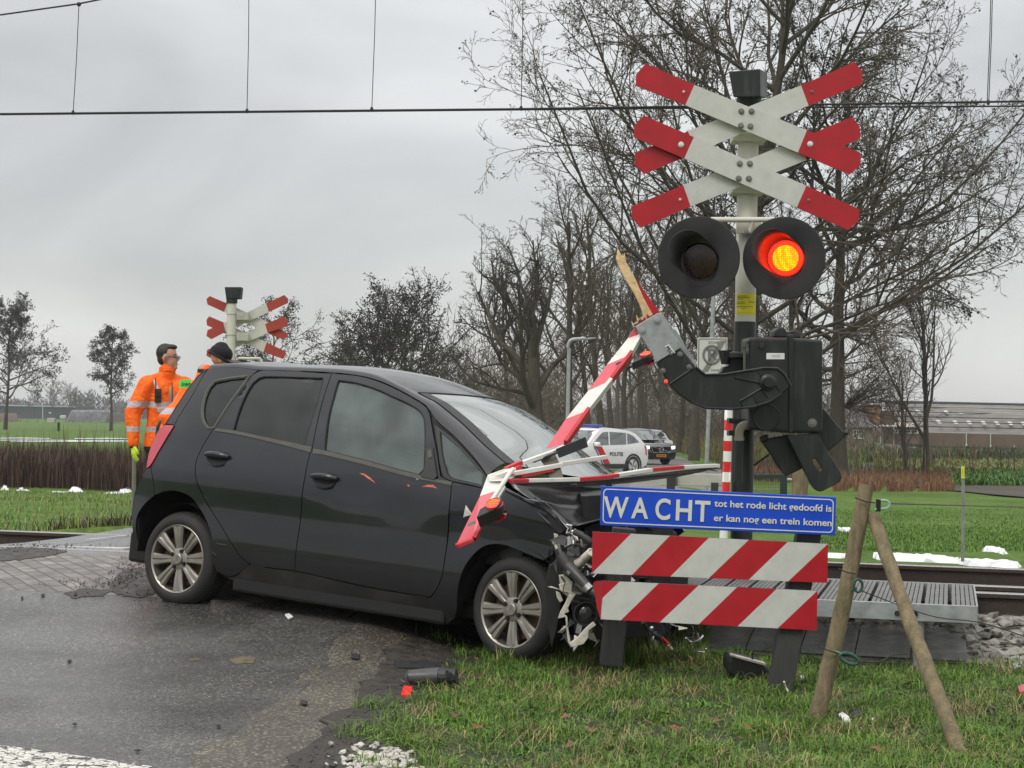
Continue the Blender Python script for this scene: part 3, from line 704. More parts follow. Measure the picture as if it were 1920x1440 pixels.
# orange jacket reflections in the dents painted as marks, scratches, warning triangle sticker
def mark(px, m, off=-.003, parent=fd, name='reflection_scrape_mark'): 
    o = panel(name, px, [], m, off=off, gap=0, depth=.002, res=.03, parent=parent, rnd=True)
    return o
def mark_d(px, m, parent=fd, name='reflection_scrape_mark'):
    o = panel(name, px, [], m, off=-.0025, gap=0, depth=.002, res=.03, parent=parent, rnd=False, dent=door_dent); return o
mark_d([(674,887),(683,888),(693,895),(704,906),(694,900),(684,893)], M_jacket_reflection)
mark_d([(791,913),(800,909),(812,909),(820,916),(812,914),(802,913)], M_jacket_reflection)
mark_d([(763,908),(767,909),(768,913),(765,912)], M_jacket_reflection)
mark_d([(778,894),(783,896),(784,900),(780,898)], M_white)
M_sticker = mat('pale sticker', (.55, .55, .53), .5, var=.3, scale=60)
panel('triangle_sticker', [(873,947),(884,964),(867,970)], [], M_sticker, off=-.003, gap=0, depth=.002, rnd=False, res=.02, dent=fender_dent)
panel('scratch', [(406,1018),(424,1021),(425,1022.5),(406,1019.5)], [], M_weather, off=-.002, gap=0, depth=.001, rnd=False)
panel('scratch', [(398,1034),(405,1040),(404,1041),(397,1035)], [], M_weather, off=-.002, gap=0, depth=.001, rnd=False)
# ---------------- wheels
def wheel(cx, y0, steer, far=False, hz=.30):
    w = bpy.data.objects.new('wheel', None); link(w); w.parent = car; KIDS.setdefault(car.name, []).append(w); w.empty_display_size = .1
    sgn = 1 if not far else -1
    w.location = (cx, y0, hz); w.rotation_euler = (0, 0, steer + (math.pi if far else 0))
    def b(mb, n, m, **k): return mb.build(n, m, w, world=False, **k)
    mb = MB(); prof = [(.045, .208), (.012, .215), (.000, .235), (.004, .262), (.020, .284), (.035, .294), (.07, .2995), (.16, .2995), (.185, .292), (.195, .27), (.195, .2)]
    mb.lathe((0, 0, 0), (0, 1, 0), prof, 72)
    for k in range(72):                                  # tread blocks
        a = 2 * math.pi * k / 72
        for yy_, ww in ((.062, .018), (.115, .03), (.168, .018)):
            c = Vector((math.cos(a) * .300, yy_, math.sin(a) * .300)); mb.box(c, (.008, ww, .019), rot=Matrix.Rotation(-a, 3, 'Y'))
    b(mb, 'tyre', M_tyre, smooth=True, autosmooth=R(50))
    mb = MB()
    mb.lathe((0, 0, 0), (0, 1, 0), [(.016, .214), (.010, .222), (.006, .2165), (.012, .207), (.05, .200), (.17, .195)], 72)      # lip and barrel
    for k in range(8):
        a = 2 * math.pi * k / 8 + .12; ca, sa = math.cos(a), math.sin(a); e = Vector((ca, 0, sa)); s_ = Vector((-sa, 0, ca))
        def ring(r, w_, y, ch): return [e * r - s_ * w_ + Vector((0, y + .012, 0)), e * r - s_ * w_ * .72 + Vector((0, y, 0)), e * r - s_ * w_ * .2 + Vector((0, y, 0)), e * r + Vector((0, y + ch, 0)), e * r + s_ * w_ * .2 + Vector((0, y, 0)), e * r + s_ * w_ * .72 + Vector((0, y, 0)), e * r + s_ * w_ + Vector((0, y + .012, 0)), e * r + s_ * w_ * .8 + Vector((0, y + .04, 0)), e * r - s_ * w_ * .8 + Vector((0, y + .04, 0))]
        secs = [ring(.045, .020, .028, .0), ring(.085, .027, .020, .006), ring(.14, .033, .012, .009), ring(.19, .041, .010, .009), ring(.209, .048, .010, .006)]
        bb = len(mb.v)
        for s2 in secs: mb.v += [tuple(p) for p in s2]
        for i in range(len(secs) - 1):
            for j in range(9): mb.f.append((bb + i * 9 + j, bb + i * 9 + (j + 1) % 9, bb + (i + 1) * 9 + (j + 1) % 9, bb + (i + 1) * 9 + j)); mb.m.append(0)
    mb.lathe((0, 0, 0), (0, 1, 0), [(.060, .078), (.026, .072), (.020, .060), (.020, .0)], 32)
    rim = b(mb, 'rim', M_rim, smooth=True, autosmooth=R(30))
    mb = MB(); mb.lathe((0, 0, 0), (0, 1, 0), [(.006, .0), (.006, .031), (.010, .036), (.022, .038)], 24); cap = mb.build('hub_cap', M_rim, rim, world=False, smooth=True, autosmooth=R(30)) if False else b(mb, 'hub_cap', M_rim, smooth=True, autosmooth=R(30))
    mb = MB()                                            # three-diamond emblem
    for k in range(3):
        a = math.pi / 2 + 2 * math.pi * k / 3; e = Vector((math.cos(a), 0, math.sin(a))); s_ = Vector((-math.sin(a), 0, math.cos(a)))
        mb.prism([Vector((0, .0055, 0)), e * .013 + s_ * .0072 + Vector((0, .0055, 0)), e * .026 + Vector((0, .0055, 0)), e * .013 - s_ * .0072 + Vector((0, .0055, 0))], (0, -.002, 0))
    b(mb, 'emblem', mat('tarnished emblem', (.30, .27, .23), .4, .8))
    for k in range(4):
        a = math.pi / 4 + k * math.pi / 2 + .35; mb = MB(); mb.lathe((math.cos(a) * .057, 0, math.sin(a) * .057), (0, 1, 0), [(.008, 0), (.008, .011), (.024, .0145)], 12); b(mb, 'wheel_nut', M_gap, smooth=True)
    mb = MB(); mb.lathe((0, 0, 0), (0, 1, 0), [(.085, .17), (.085, .02), (.095, .02), (.095, .17), (.085, .17)], 32); mb.lathe((0, 0, 0), (0, 1, 0), [(.15, .2), (.16, .01)], 32); b(mb, 'brake_disc', M_rust, smooth=True)
    return w
wheel(0, .02, 0); wheel(WB, .015, -R(8)); wheel(0, 2 * HW - .02, 0, True, .37); wheel(WB, 2 * HW - .02, -R(8), True, .37)
# ---------------- cabin
def seat(x, y, w=.5):
    s = bpy.data.objects.new('seat', None); link(s); s.parent = car; KIDS.setdefault(car.name, []).append(s); s.location = (x, y, .42)
    mb = MB(); mb.box((0, 0, 0), (.5, w, .16)); mb.build('cushion', M_fabric, s, world=False, bevel=.05, bseg=3)
    mb = MB(); mb.beam((-.26, 0, .05), (-.46, 0, .62), w, .14, side=(0, 1, 0), w1=w * .8, h1=.1); mb.build('backrest', M_fabric, s, world=False, bevel=.045, bseg=3)
    mb = MB(); mb.beam((-.475, 0, .66), (-.52, 0, .86), .26, .1, side=(0, 1, 0)); mb.build('headrest', M_fabric, s, world=False, bevel=.04, bseg=3)
seat(1.25, .50); seat(1.25, 1.19); seat(.35, .45, .45); seat(.35, 1.24, .45)
mb = MB(); mb.prism([(2.0, .12, .55), (2.5, .12, .55), (2.5, .12, .84), (2.15, .12, .90), (1.98, .12, .80)], (0, 1.45, 0)); mb.build('dashboard', M_trim, car, world=False, bevel=.03)
mb = MB(); cst = Vector((1.83, 1.19, .83)); ax = Vector((-.85, 0, .5)).normalized(); pts = [cst + (ax.orthogonal().normalized() * math.cos(a) + ax.cross(ax.orthogonal().normalized()) * math.sin(a)) * .18 for a in [2 * math.pi * k / 24 for k in range(25)]]
mb.tube(pts, .015, 8, cap=False); mb.tube([cst, cst - ax * .25], .03, 8); mb.box(cst, (.04, .32, .05)); mb.build('steering_wheel', M_trim, car, world=False, smooth=True)
mb = MB(); mb.ball((1.62, 1.0, .88), (.16, .26, .17), 14); o = mb.build('airbag', mat('limp airbag cloth', (.55, .53, .5), .9, var=.1, bump=.6, bscale=8), car, world=False, smooth=True)
mb = MB(); mb.prism([(-.3, .3, .62), (.0, .3, .62), (.0, .3, .64), (-.3, .3, .64)], (0, 1.1, 0)); mb.build('parcel_shelf', M_trim, car, world=False)
# ---------------- engine bay and crushed front (everything forward of the windscreen)
M_bay = mat('oily engine bay', (.018, .017, .016), .5, var=.5, scale=12, dirt=(.10, .085, .06), dirtamt=.4, dscale=9)
rr = random.Random(11)
zb = .86
def L3(u, v, off): return S(*side_xz(u, v, off), off)
# crumpled bonnet pushed down and back
g = []
b0 = ws[-1]
for i in range(15):
    f = i / 14; row = []
    for k in range(17):
        t = k / 16; y = b0.y + .03 + (2 * HW - 2 * b0.y - .06) * t; x = b0.x - .02 + .27 * (1 - (2 * t - 1) ** 2) + f * (.52 + .10 * math.sin(t * 5))
        z = b0.z - .045 - .07 * smooth(0, .12, f) - (.055 - .07 * f) * (1 - (2 * t - 1) ** 2) - .17 * f * (1.15 - .6 * t) + .035 * math.sin(f * 14 + t * 7) * f + .03 * math.sin(t * 19 + f * 5) * f + rr.uniform(-.008, .008) * f
        row.append(Vector((x, y, z)))
    g.append(row)
bon = gridmesh(g, 'crumpled_bonnet', mat('creased black paint', (.010, .0105, .012), .34, var=.4, scale=6, coat=.3), autosmooth=R(30))
sd = bon.modifiers.new('thickness', 'SOLIDIFY'); sd.thickness = .012
mb = MB(); mb.box((2.62, HW, .50), (.62, 1.25, .50)); mb.box((2.30, HW, .70), (.12, 1.45, .35)); mb.build('bulkhead', M_gap, car, world=False, bevel=.02)
mb = MB()
for k in range(26):
    x = rr.uniform(2.5, 2.95); y = rr.uniform(.18, 1.45); z = rr.uniform(.52, .78)
    mb.box((x, y, z), (rr.uniform(.05, .2), rr.uniform(.05, .22), rr.uniform(.04, .14)), rot=Matrix.Rotation(rr.uniform(-1, 1), 3, (rr.random(), rr.random(), rr.random())))
mb.build('engine', M_bay, car, world=False, bevel=.008)
mb = MB()
for k in range(16):
    p = Vector((rr.uniform(2.5, 2.9), rr.uniform(.15, 1.2), rr.uniform(.6, .8))); pts = [p]
    for q in range(6): p = p + Vector((rr.uniform(-.05, .11), rr.uniform(-.1, .1), rr.uniform(-.09, .07))); pts.append(p)
    mb.tube(resample(pts, 18), rr.choice([.006, .008, .014]), 7)
mb.build('hoses', M_trim, car, world=False, smooth=True)
def Cl(u, v, d): return CINV @ P(u, v, d)
DF = 9.78
# inner wing ledge, bright along the top
mb = MB(); pts = [Cl(948, 918, 9.98), Cl(985, 938, 9.93), Cl(1018, 950, 9.86), Cl(1050, 975, 9.78), Cl(1068, 994, 9.74)]
mb.tube(resample(pts, 14), [.012] * 5 + [.022] * 9, 8); mb.build('wing_ledge', M_paint, car, world=False, smooth=True)
pts = [Cl(1000, 930, 10.1), Cl(1022, 952, 9.9), Cl(1045, 968, 9.75), Cl(1066, 990, 9.70), Cl(1052, 1000, 9.72), Cl(1030, 985, 9.82), Cl(1008, 962, 9.95)]
mb = MB(); mb.prism(pts, (0, .03, -.01)); mb.build('torn_wing_edge', M_paint, car, world=False, bevel=.005)
mb = MB(); mb.tube([Cl(1062, 984, 9.68), Cl(1072, 986, 9.66), Cl(1070, 998, 9.66), Cl(1062, 1000, 9.68), Cl(1066, 990, 9.68)], .006, 6); mb.tube([Cl(1072, 996, 9.66), Cl(1086, 1002, 9.64), Cl(1098, 1012, 9.64)], .008, 7); mb.build('latch', M_chrome, car, world=False, smooth=True)
mb = MB(); mb.tube(resample([Cl(1078, 998, 9.66), Cl(1092, 1004, 9.62), Cl(1106, 1016, 9.6), Cl(1112, 1032, 9.6)], 12), .018, 9); mb.tube(resample([Cl(1038, 1012, 9.8), Cl(1050, 1045, 9.76), Cl(1060, 1080, 9.74), Cl(1050, 1120, 9.8)], 12), .02, 8); mb.build('hoses', M_trim, car, world=False, smooth=True)
# pale bent struts
def plate(name, px, d, th, m, parent=car, jag=0):
    mb = MB(); mb.prism([Cl(u, v, d if not isinstance(d, (list, tuple)) else d[i]) for i, (u, v) in enumerate(px)], CINV.to_3x3() @ (_F * th)); return mb.build(name, m, parent, world=False, bevel=.003)
plate('strut', [(1038, 1000), (1046, 1002), (1052, 1030), (1060, 1046), (1052, 1044), (1042, 1020)], 9.72, .015, M_dirtywhite)
plate('crumpled_panel', [(1064, 1024), (1074, 1020), (1078, 1040), (1070, 1050), (1062, 1048)], 9.70, .03, M_alu)
plate('headlamp_shell', [(1076, 1020), (1104, 1024), (1110, 1040), (1096, 1058), (1076, 1052)], 9.74, .10, M_bay)
# white pipe stub
mb = MB(); mb.tube([Cl(1084, 1058, 9.62), Cl(1090, 1053, 9.60), Cl(1108, 1036, 9.52)], [.030, .026, .024], 14); mb.lathe(Cl(1108, 1036, 9.52), (Cl(1108, 1036, 9.52) - Cl(1090, 1053, 9.60)), [(0, .024), (.004, .025), (.006, .018), (-.02, .016)], 14); mb.build('white_pipe', M_dirtywhite, car, world=False, smooth=True)
plate('headlamp_shell', [(1048, 1080), (1062, 1078), (1092, 1086), (1102, 1104), (1086, 1118), (1068, 1122), (1052, 1108)], 9.66, .06, M_dirtywhite)
plate('lamp_bowl', [(1048, 1096), (1078, 1090), (1094, 1104), (1084, 1118), (1062, 1116), (1050, 1106)], 9.62, .03, M_dirtywhite)
# dark shock absorber across the wreck
mb = MB(); mb.tube([Cl(1050, 1040, 9.62), Cl(1066, 1062, 9.6)], [.03, .034], 12); mb.tube([Cl(1066, 1062, 9.6), Cl(1102, 1100, 9.50)], [.036, .026], 12); mb.tube([Cl(1104, 1104, 9.5), Cl(1132, 1122, 9.44)], [.026, .024], 12); mb.build('damper', mat('dark grey plastic', (.045, .043, .042), .45, var=.2, scale=16), car, world=False, smooth=True, autosmooth=R(30))
mb = MB(); mb.tube([Cl(1099, 1098, 9.49), Cl(1106, 1106, 9.48)], .03, 10); mb.tube([Cl(1062, 1072, 9.55), Cl(1068, 1076, 9.55)], .012, 8); mb.build('clamp', M_alu, car, world=False, smooth=True)
# torn white liner hanging down
plate('torn_liner', [(1066, 1116), (1080, 1114), (1072, 1126), (1064, 1142), (1058, 1152), (1064, 1156), (1056, 1158), (1046, 1160), (1050, 1148), (1060, 1130)], 9.58, .012, M_dirtywhite)
plate('torn_liner', [(1060, 1156), (1064, 1157), (1066, 1180), (1070, 1204), (1076, 1204), (1070, 1212), (1065, 1204), (1062, 1180)], 9.58, .012, M_dirtywhite)
plate('torn_liner', [(1068, 1206), (1082, 1196), (1098, 1178), (1112, 1166), (1118, 1172), (1104, 1182), (1103, 1196), (1094, 1208), (1072, 1214)], 9.52, .02, M_dirtywhite)
plate('torn_liner', [(1042, 1108), (1050, 1112), (1056, 1126), (1050, 1130), (1044, 1120)], 9.66, .01, M_dirtywhite)
plate('bumper_piece', [(1030, 1060), (1050, 1050), (1058, 1080), (1054, 1120), (1044, 1180), (1034, 1215), (1026, 1160), (1022, 1100)], 9.82, .05, M_trim)
# fog lamp housing and lower black mass
mb = MB(); c = Cl(1098, 1150, 9.6); mb.lathe(c, CINV.to_3x3() @ (-_F), [(0, .065), (.02, .068), (.02, .06), (-.02, .05), (-.03, 0)], 24); mb.build('fog_lamp', M_trim, car, world=False, smooth=True, autosmooth=R(30))
mb = MB(); mb.lathe(Cl(1098, 1150, 9.58), CINV.to_3x3() @ (-_F), [(0, .035), (.004, .03), (.006, 0)], 20); mb.build('lamp_lens', mat('dark lens', (.03, .03, .03), .2, coat=.5), car, world=False, smooth=True)
plate('crumpled_bumper', [(1070, 1120), (1110, 1126), (1130, 1130), (1160, 1150), (1240, 1168), (1250, 1190), (1180, 1196), (1130, 1200), (1080, 1196), (1074, 1160)], 9.8, .35, M_trim)
plate('crumpled_front', [(1040, 1000), (1080, 1002), (1140, 1020), (1250, 1040), (1262, 1100), (1250, 1160), (1120, 1170), (1046, 1150)], 9.9, .5, M_bay)
plate('radiator_edge', [(1090, 930), (1230, 925), (1262, 960), (1262, 1050), (1100, 1040)], 10.15, .5, M_bay)
mb = MB()
for k in range(22):
    p = Cl(rr.uniform(1060, 1240), rr.uniform(1060, 1200), 9.66 + rr.uniform(-.06, .06)); pts = [p]
    for q in range(4): p = p + Vector((rr.uniform(-.05, .05), rr.uniform(-.03, .03), rr.uniform(-.06, .05))); pts.append(p)
    mb.tube(resample(pts, 10), rr.choice([.003, .004, .007]), 5)
mb.build('wiring', M_trim, car, world=False, smooth=True)['kind'] = 'stuff'
mb = MB()
for k in range(10):
    c = Cl(rr.uniform(1062, 1115), rr.uniform(1010, 1190), 9.66); mb.box(c, (rr.uniform(.02, .05), rr.uniform(.01, .03), rr.uniform(.02, .06)), rot=Matrix.Rotation(rr.uniform(-1, 1), 3, (rr.random(), rr.random(), rr.random())))
mb.build('broken_fixings', M_alu, car, world=False)['kind'] = 'stuff'

mb = MB(); q3 = random.Random(77); RF = CINV.to_3x3()
mts = [M_trim, M_dirtywhite, M_alu, M_bay, M_paint]
for k in range(70):
    c = Cl(q3.gauss(1080, 20), q3.uniform(1005, 1205), 9.62 + q3.uniform(-.05, .12)); pts = [c + Vector((q3.uniform(-.05, .05), q3.uniform(-.03, .03), q3.uniform(-.05, .05))) for _ in range(q3.choice((3, 4)))]
    mb.prism(pts, Vector((q3.uniform(-.004, .004), .004, q3.uniform(-.004, .004))), q3.choice((0, 0, 0, 3, 3, 4, 1, 1, 2)))
mb.build('torn_fragments', mts, car, world=False)['kind'] = 'stuff'
mb = MB()
for k in range(30):
    c = Cl(q3.uniform(1110, 1300), q3.uniform(1066, 1092) if k % 2 else q3.uniform(1164, 1196), 9.75 + q3.uniform(-.05, .3)); pts = [c + Vector((q3.uniform(-.05, .05), q3.uniform(-.04, .04), q3.uniform(-.04, .04))) for _ in range(4)]
    mb.prism(pts, Vector((0, .005, .003)), q3.choice((0, 0, 3, 3, 1, 2)))
mb.build('torn_fragments', mts, car, world=False)['kind'] = 'stuff'
def splash(m):
    "brown road film thrown up along the lower body"
    nt = m.node_tree; n, l = nt.nodes, nt.links; b = n['Principled BSDF']; tc = n.new('ShaderNodeTexCoord'); sp = n.new('ShaderNodeSeparateXYZ'); l.new(tc.outputs['Object'], sp.inputs[0])
    nz = n.new('ShaderNodeTexNoise'); nz.inputs['Scale'].default_value = 5; nz.inputs['Detail'].default_value = 9; nz.inputs['Roughness'].default_value = .75; l.new(tc.outputs['Object'], nz.inputs[0])
    a = n.new('ShaderNodeMath'); a.operation = 'MULTIPLY_ADD'; l.new(nz.outputs[0], a.inputs[0]); a.inputs[1].default_value = .5; l.new(sp.outputs[2], a.inputs[2])
    mr = n.new('ShaderNodeMapRange'); mr.inputs[1].default_value = .95; mr.inputs[2].default_value = .42; mr.inputs[3].default_value = 0; mr.inputs[4].default_value = .45; l.new(a.outputs[0], mr.inputs[0])
    old = b.inputs['Base Color'].links[0].from_socket; mx = n.new('ShaderNodeMixRGB'); mx.inputs[2].default_value = (.024, .020, .015, 1); l.new(mr.outputs[0], mx.inputs[0]); l.new(old, mx.inputs[1]); l.new(mx.outputs[0], b.inputs['Base Color'])
    cw = n.new('ShaderNodeMapRange'); cw.inputs[3].default_value = .75; cw.inputs[4].default_value = .25; l.new(mr.outputs[0], cw.inputs[0]); cw.inputs[2].default_value = .6; l.new(cw.outputs[0], b.inputs['Coat Weight'])
splash(M_paint)
# ================================================================ crossing signal mast with St Andrew's crosses
M_black = mat('dull black enamel', (.012, .0145, .0145), .42, var=.3, scale=6, dirt=(.07, .068, .058), dirtamt=.5, dscale=6, stretch=(2.5, 2.5, .5))
M_disc = mat('matt black backing', (.022, .022, .024), .6, var=.25, scale=7, dirt=(.06, .06, .058), dirtamt=.45, dscale=3)
M_cream = mat('cream mast paint', (.60, .58, .50), .5, var=.06, scale=5, dirt=(.28, .27, .20), dirtamt=.35, dscale=6)
M_sred = mat('reflective red', (.42, .006, .016), .42, var=.14, scale=9, dirt=(.20, .02, .018), dirtamt=.4, dscale=14)
M_swhite = mat('dull reflective white', (.56, .555, .52), .45, var=.07, scale=10, dirt=(.38, .37, .30), dirtamt=.35, dscale=14)
M_galv = mat('galvanised steel', (.34, .355, .36), .45, .35, var=.22, scale=14, dirt=(.5, .52, .52), dirtamt=.35, dscale=22)
M_bolt = mat('bolt steel', (.22, .21, .19), .5, .7)
M_yellow = mat('yellow sticker', (.80, .68, .02), .45, var=.04)
M_ink = mat('black ink', (.02, .02, .02), .7)
M_plate = mat('white plate', (.7, .7, .68), .4)
def up(d=1): return Vector((0, 0, d))
def xboard(parent, left, white, right, d, th=.018):
    mb = MB()
    for px, mi in ((left, 0), (white, 1), (right, 0)): mb.prism([P(u, v, d) for u, v in px], _F * th, mi)
    return mb.build('cross_board', [M_sred, M_swhite], parent)
ZM = 11.6
mast_base = P(1393, 1006, ZM); mast_base.z = .12
mast = empty('crossing_signal', mast_base, 'tall cream and black crossing signal with two crossed boards and its right-hand lamp lit red', 'railway signal')
mtop = P(1408, 190, ZM); mtop = Vector((mast_base.x + (P(1405, 300, ZM).x - P(1394, 880, ZM).x) * 0, mast_base.y, mtop.z))
def mp(v):          # point on the mast axis at photo row v
    d0 = P(1400, v, ZM); return Vector((mast_base.x, mast_base.y, d0.z))
mast_base.x = P(1399, 560, ZM).x; mast.location.x = mast_base.x
mb = MB(); rp = .068
mb.tube([mp(603), mp(185)], rp, 28, 0); mb.tube([Vector((mast_base.x, mast_base.y, .12)), mp(603.2)], rp + .004, 28, 1)
mb.build('mast_pole', [M_cream, M_black], mast, smooth=True)
mb = MB(); mb.box((mast_base.x, mast_base.y, .55), (.30, .26, .05)); mb.box((mast_base.x + .02, mast_base.y, .34), (.22, .22, .46)); mb.build('mast_foot', M_black, mast, bevel=.01)
# cap
c = mp(156); mb = MB()
f = [P(1366, 134, ZM - .1), P(1425, 129, ZM - .1), P(1426, 181, ZM - .1), P(1375, 182, ZM - .1)]
q = [P(1380, 140, ZM + .12), P(1439, 136, ZM + .12), P(1438, 184, ZM + .12), P(1386, 184, ZM + .12)]
mb.add(f + q, [(0, 1, 2, 3), (7, 6, 5, 4), (0, 4, 5, 1), (1, 5, 6, 2), (2, 6, 7, 3), (3, 7, 4, 0)]); mb.tube([mp(181), mp(200)], [.085, .072], 20)
mb.build('cap_box', M_black, mast, bevel=.006)
dA, dB = ZM - .16, ZM - .12
xboard(mast, [(1211,119),(1302,159),(1285,197),(1192,160),(1193,139)], [(1302,159),(1513,244),(1496,286),(1285,197)], [(1513,244),(1614,287),(1613,310),(1594,327),(1496,286)], dA)
xboard(mast, [(1207,216),(1301,257),(1283,297),(1189,257),(1190,235)], [(1301,257),(1512,348),(1494,389),(1283,297)], [(1512,348),(1611,392),(1610,414),(1591,431),(1494,389)], dA)
xboard(mast, [(1191,287),(1290,246),(1305,286),(1208,326),(1190,308)], [(1290,246),(1502,160),(1516,198),(1305,286)], [(1502,160),(1602,116),(1617,134),(1617,157),(1516,198)], dB)
xboard(mast, [(1184,387),(1281,347),(1295,387),(1201,427),(1185,408)], [(1281,347),(1498,261),(1512,300),(1295,387)], [(1498,261),(1597,219),(1612,237),(1613,260),(1512,300)], dB)
def bolt(u, v, d, r=.014, m=None, parent=None):
    mb = MB(); mb.lathe(P(u, v, d), -_F, [(-.004, r * 1.5), (.003, r * 1.5), (.003, r), (.013, r * .9), (.015, 0)], 8); return mb.build('bolt', m or M_bolt, parent or mast, smooth=True)
for u, v in ((1390,209),(1409,209),(1389,236),(1407,237),(1387,307),(1406,307),(1385,335),(1404,335)): bolt(u, v, dA)
for u, v in ((1277,271),(1519,270)): bolt(u, v, dA, .013, M_plate)
for u, v in ((1282,172),(1275,374)): bolt(u, v, dA if v < 200 else dB, .006, M_plate)
for u, v in ((1522,172),(1516,375)): bolt(u, v, dB if v < 200 else dA, .007)
for v0 in (258, 356):
    mb = MB(); a = mp(v0); mb.box(a, (.22, .20, .05)); mb.tube([a - up(.03), a + up(.03)], .082, 20); mb.box(a + Vector((0, -.08, 0)), (.2, .05, .06)); mb.build('clamp_bracket', M_cream, mast, bevel=.008)
# lamp bracket
mb = MB(); mb.tube([P(1333, 412, ZM - .12), P(1452, 412, ZM - .12)], .018, 12); mb.box(mp(425) + Vector((0, -.09, 0)), (.16, .04, .10)); mb.tube([P(1412, 412, ZM - .12), P(1406, 436, ZM - .10)], .015, 8); mb.build('lamp_bracket', M_cream, mast, smooth=True, autosmooth=R(30))
bolt(1375, 432, ZM - .13, .012); bolt(1400, 436, ZM - .13, .012)
def led_mat(lit):
    if not lit: return mat('dark red lens', (.022, .004, .005), .3, var=.4, scale=30, coat=.15)
    m, nt, n, l, b = nodes('lit led lens'); tc = n.new('ShaderNodeTexCoord'); v = n.new('ShaderNodeTexVoronoi'); v.inputs['Scale'].default_value = 75; v.inputs['Randomness'].default_value = .25; l.new(tc.outputs['Object'], v.inputs[0])
    r = n.new('ShaderNodeValToRGB'); r.color_ramp.elements[0].position = .1; r.color_ramp.elements[1].position = .55; r.color_ramp.elements[0].color = (1, .034, .0, 1); r.color_ramp.elements[1].color = (.5, .012, .0, 1); l.new(v.outputs[0], r.inputs[0])
    l.new(r.outputs[0], b.inputs['Emission Color']); b.inputs['Emission Strength'].default_value = 34; b.inputs['Base Color'].default_value = (.3, .02, .01, 1); return m
M_ledrim = emit('lit red lens edge', (1, .012, .004), 4); M_led = led_mat(True); M_led0 = led_mat(False)
M_redglow = mat('red visor inside', (.30, .02, .02), .35)
def lamp(u, v, lens_uv, open_uv, lit, parent):
    Z = ZM - .26; c = P(u, v, Z); ax = (P(u, v, Z - 1) - c + Vector((-.10, 0, .0))).normalized()
    mb = MB(); mb.lathe(c, ax, [(-.10, .07), (-.10, .11), (-.02, .20), (-.012, .262), (.0, .266), (.006, .262), (.006, .14), (-.012, .10)], 56)
    disc = mb.build('signal_lamp', M_disc, parent, smooth=True, autosmooth=R(35)); disc['label'] = 'lit lamp glowing red and yellow' if lit else 'unlit dark lamp'
    lc = P(lens_uv[0], lens_uv[1], Z - .02); oc = P(open_uv[0], open_uv[1], Z - .22)
    mb = MB(); mb.lathe(lc, ax, [(.014, .0), (.012, .05), (.008, .083)], 36); mb.build('lens', M_led if lit else M_led0, disc, smooth=True); mb = MB(); mb.lathe(lc, ax, [(.008, .083), (.004, .108), (-.01, .112)], 36); mb.build('lens_edge', M_ledrim if lit else M_led0, disc, smooth=True)
    # hood: a tube cut away on the lower right
    mb = MB(); n = 40; b = []; e1 = Vector((1, 0, 0)); e2 = up()
    for k in range(n):
        a = 2 * math.pi * k / n; s = .5 + .5 * math.cos(a - R(135)); ln = .035 + .965 * smooth(.15, .75, s)
        p = lc + (e1 * math.cos(a) + e2 * math.sin(a)) * .122; q = p + (oc - lc) * ln + (e1 * math.cos(a) + e2 * math.sin(a)) * .008 * ln; b.append((p, q))
    for k in range(n): (p, q), (p2, q2) = b[k], b[(k + 1) % n]; mb.add([p, q, q2, p2], [(0, 1, 2, 3)])
    h = mb.build('hood', M_disc if not lit else M_disc, disc, smooth=True, recalc=False); md = h.modifiers.new('thickness', 'SOLIDIFY'); md.thickness = .004
    return disc
lamp(1310, 483, (1313, 490), (1291, 470), False, mast); lamp(1470, 484, (1473, 484), (1449, 468), True, mast)
# yellow inspection sticker wrapped on the mast
def sticker(v0, v1, a0, a1):
    z0, z1 = mp(v1).z, mp(v0).z; mb = MB(); n = 14
    for k in range(n):
        for (r, mi) in ((rp + .0015, 0),):
            A = a0 + (a1 - a0) * k / n; B = a0 + (a1 - a0) * (k + 1) / n
            mb.add([(mast_base.x + r * math.sin(t_), mast_base.y - r * math.cos(t_), z) for t_, z in ((A, z0), (B, z0), (B, z1), (A, z1))], [(0, 1, 2, 3)])
    st = mb.build('inspection_sticker', M_yellow, mast, recalc=False); rr = random.Random(5); mb = MB()
    rows = [(.12, .05, .50, 1), (.19, .05, .62, 1), (.26, .05, .36, 1), (.40, .03, .40, 1), (.40, .55, .92, 1), (.48, .03, .42, 1), (.62, .03, .75, 1), (.70, .22, .45, .6), (.91, .03, .95, .35)]
    for (fy, x0, x1, h) in rows:
        x = x0
        while x < x1:
            w = rr.uniform(.02, .05); A = a0 + (a1 - a0) * x; B = a0 + (a1 - a0) * min(x1, x + w); zc = z1 - (z1 - z0) * fy; hh = .0022 * h * rr.uniform(.7, 1.2); r = rp + .003
            mb.add([(mast_base.x + r * math.sin(t_), mast_base.y - r * math.cos(t_), z) for t_, z in ((A, zc - hh), (B, zc - hh), (B, zc + hh), (A, zc + hh))], [(0, 1, 2, 3)]); x += w + .012
    mb.build('small_print', M_ink, st, recalc=False)
sticker(551, 591, R(-62), R(68))
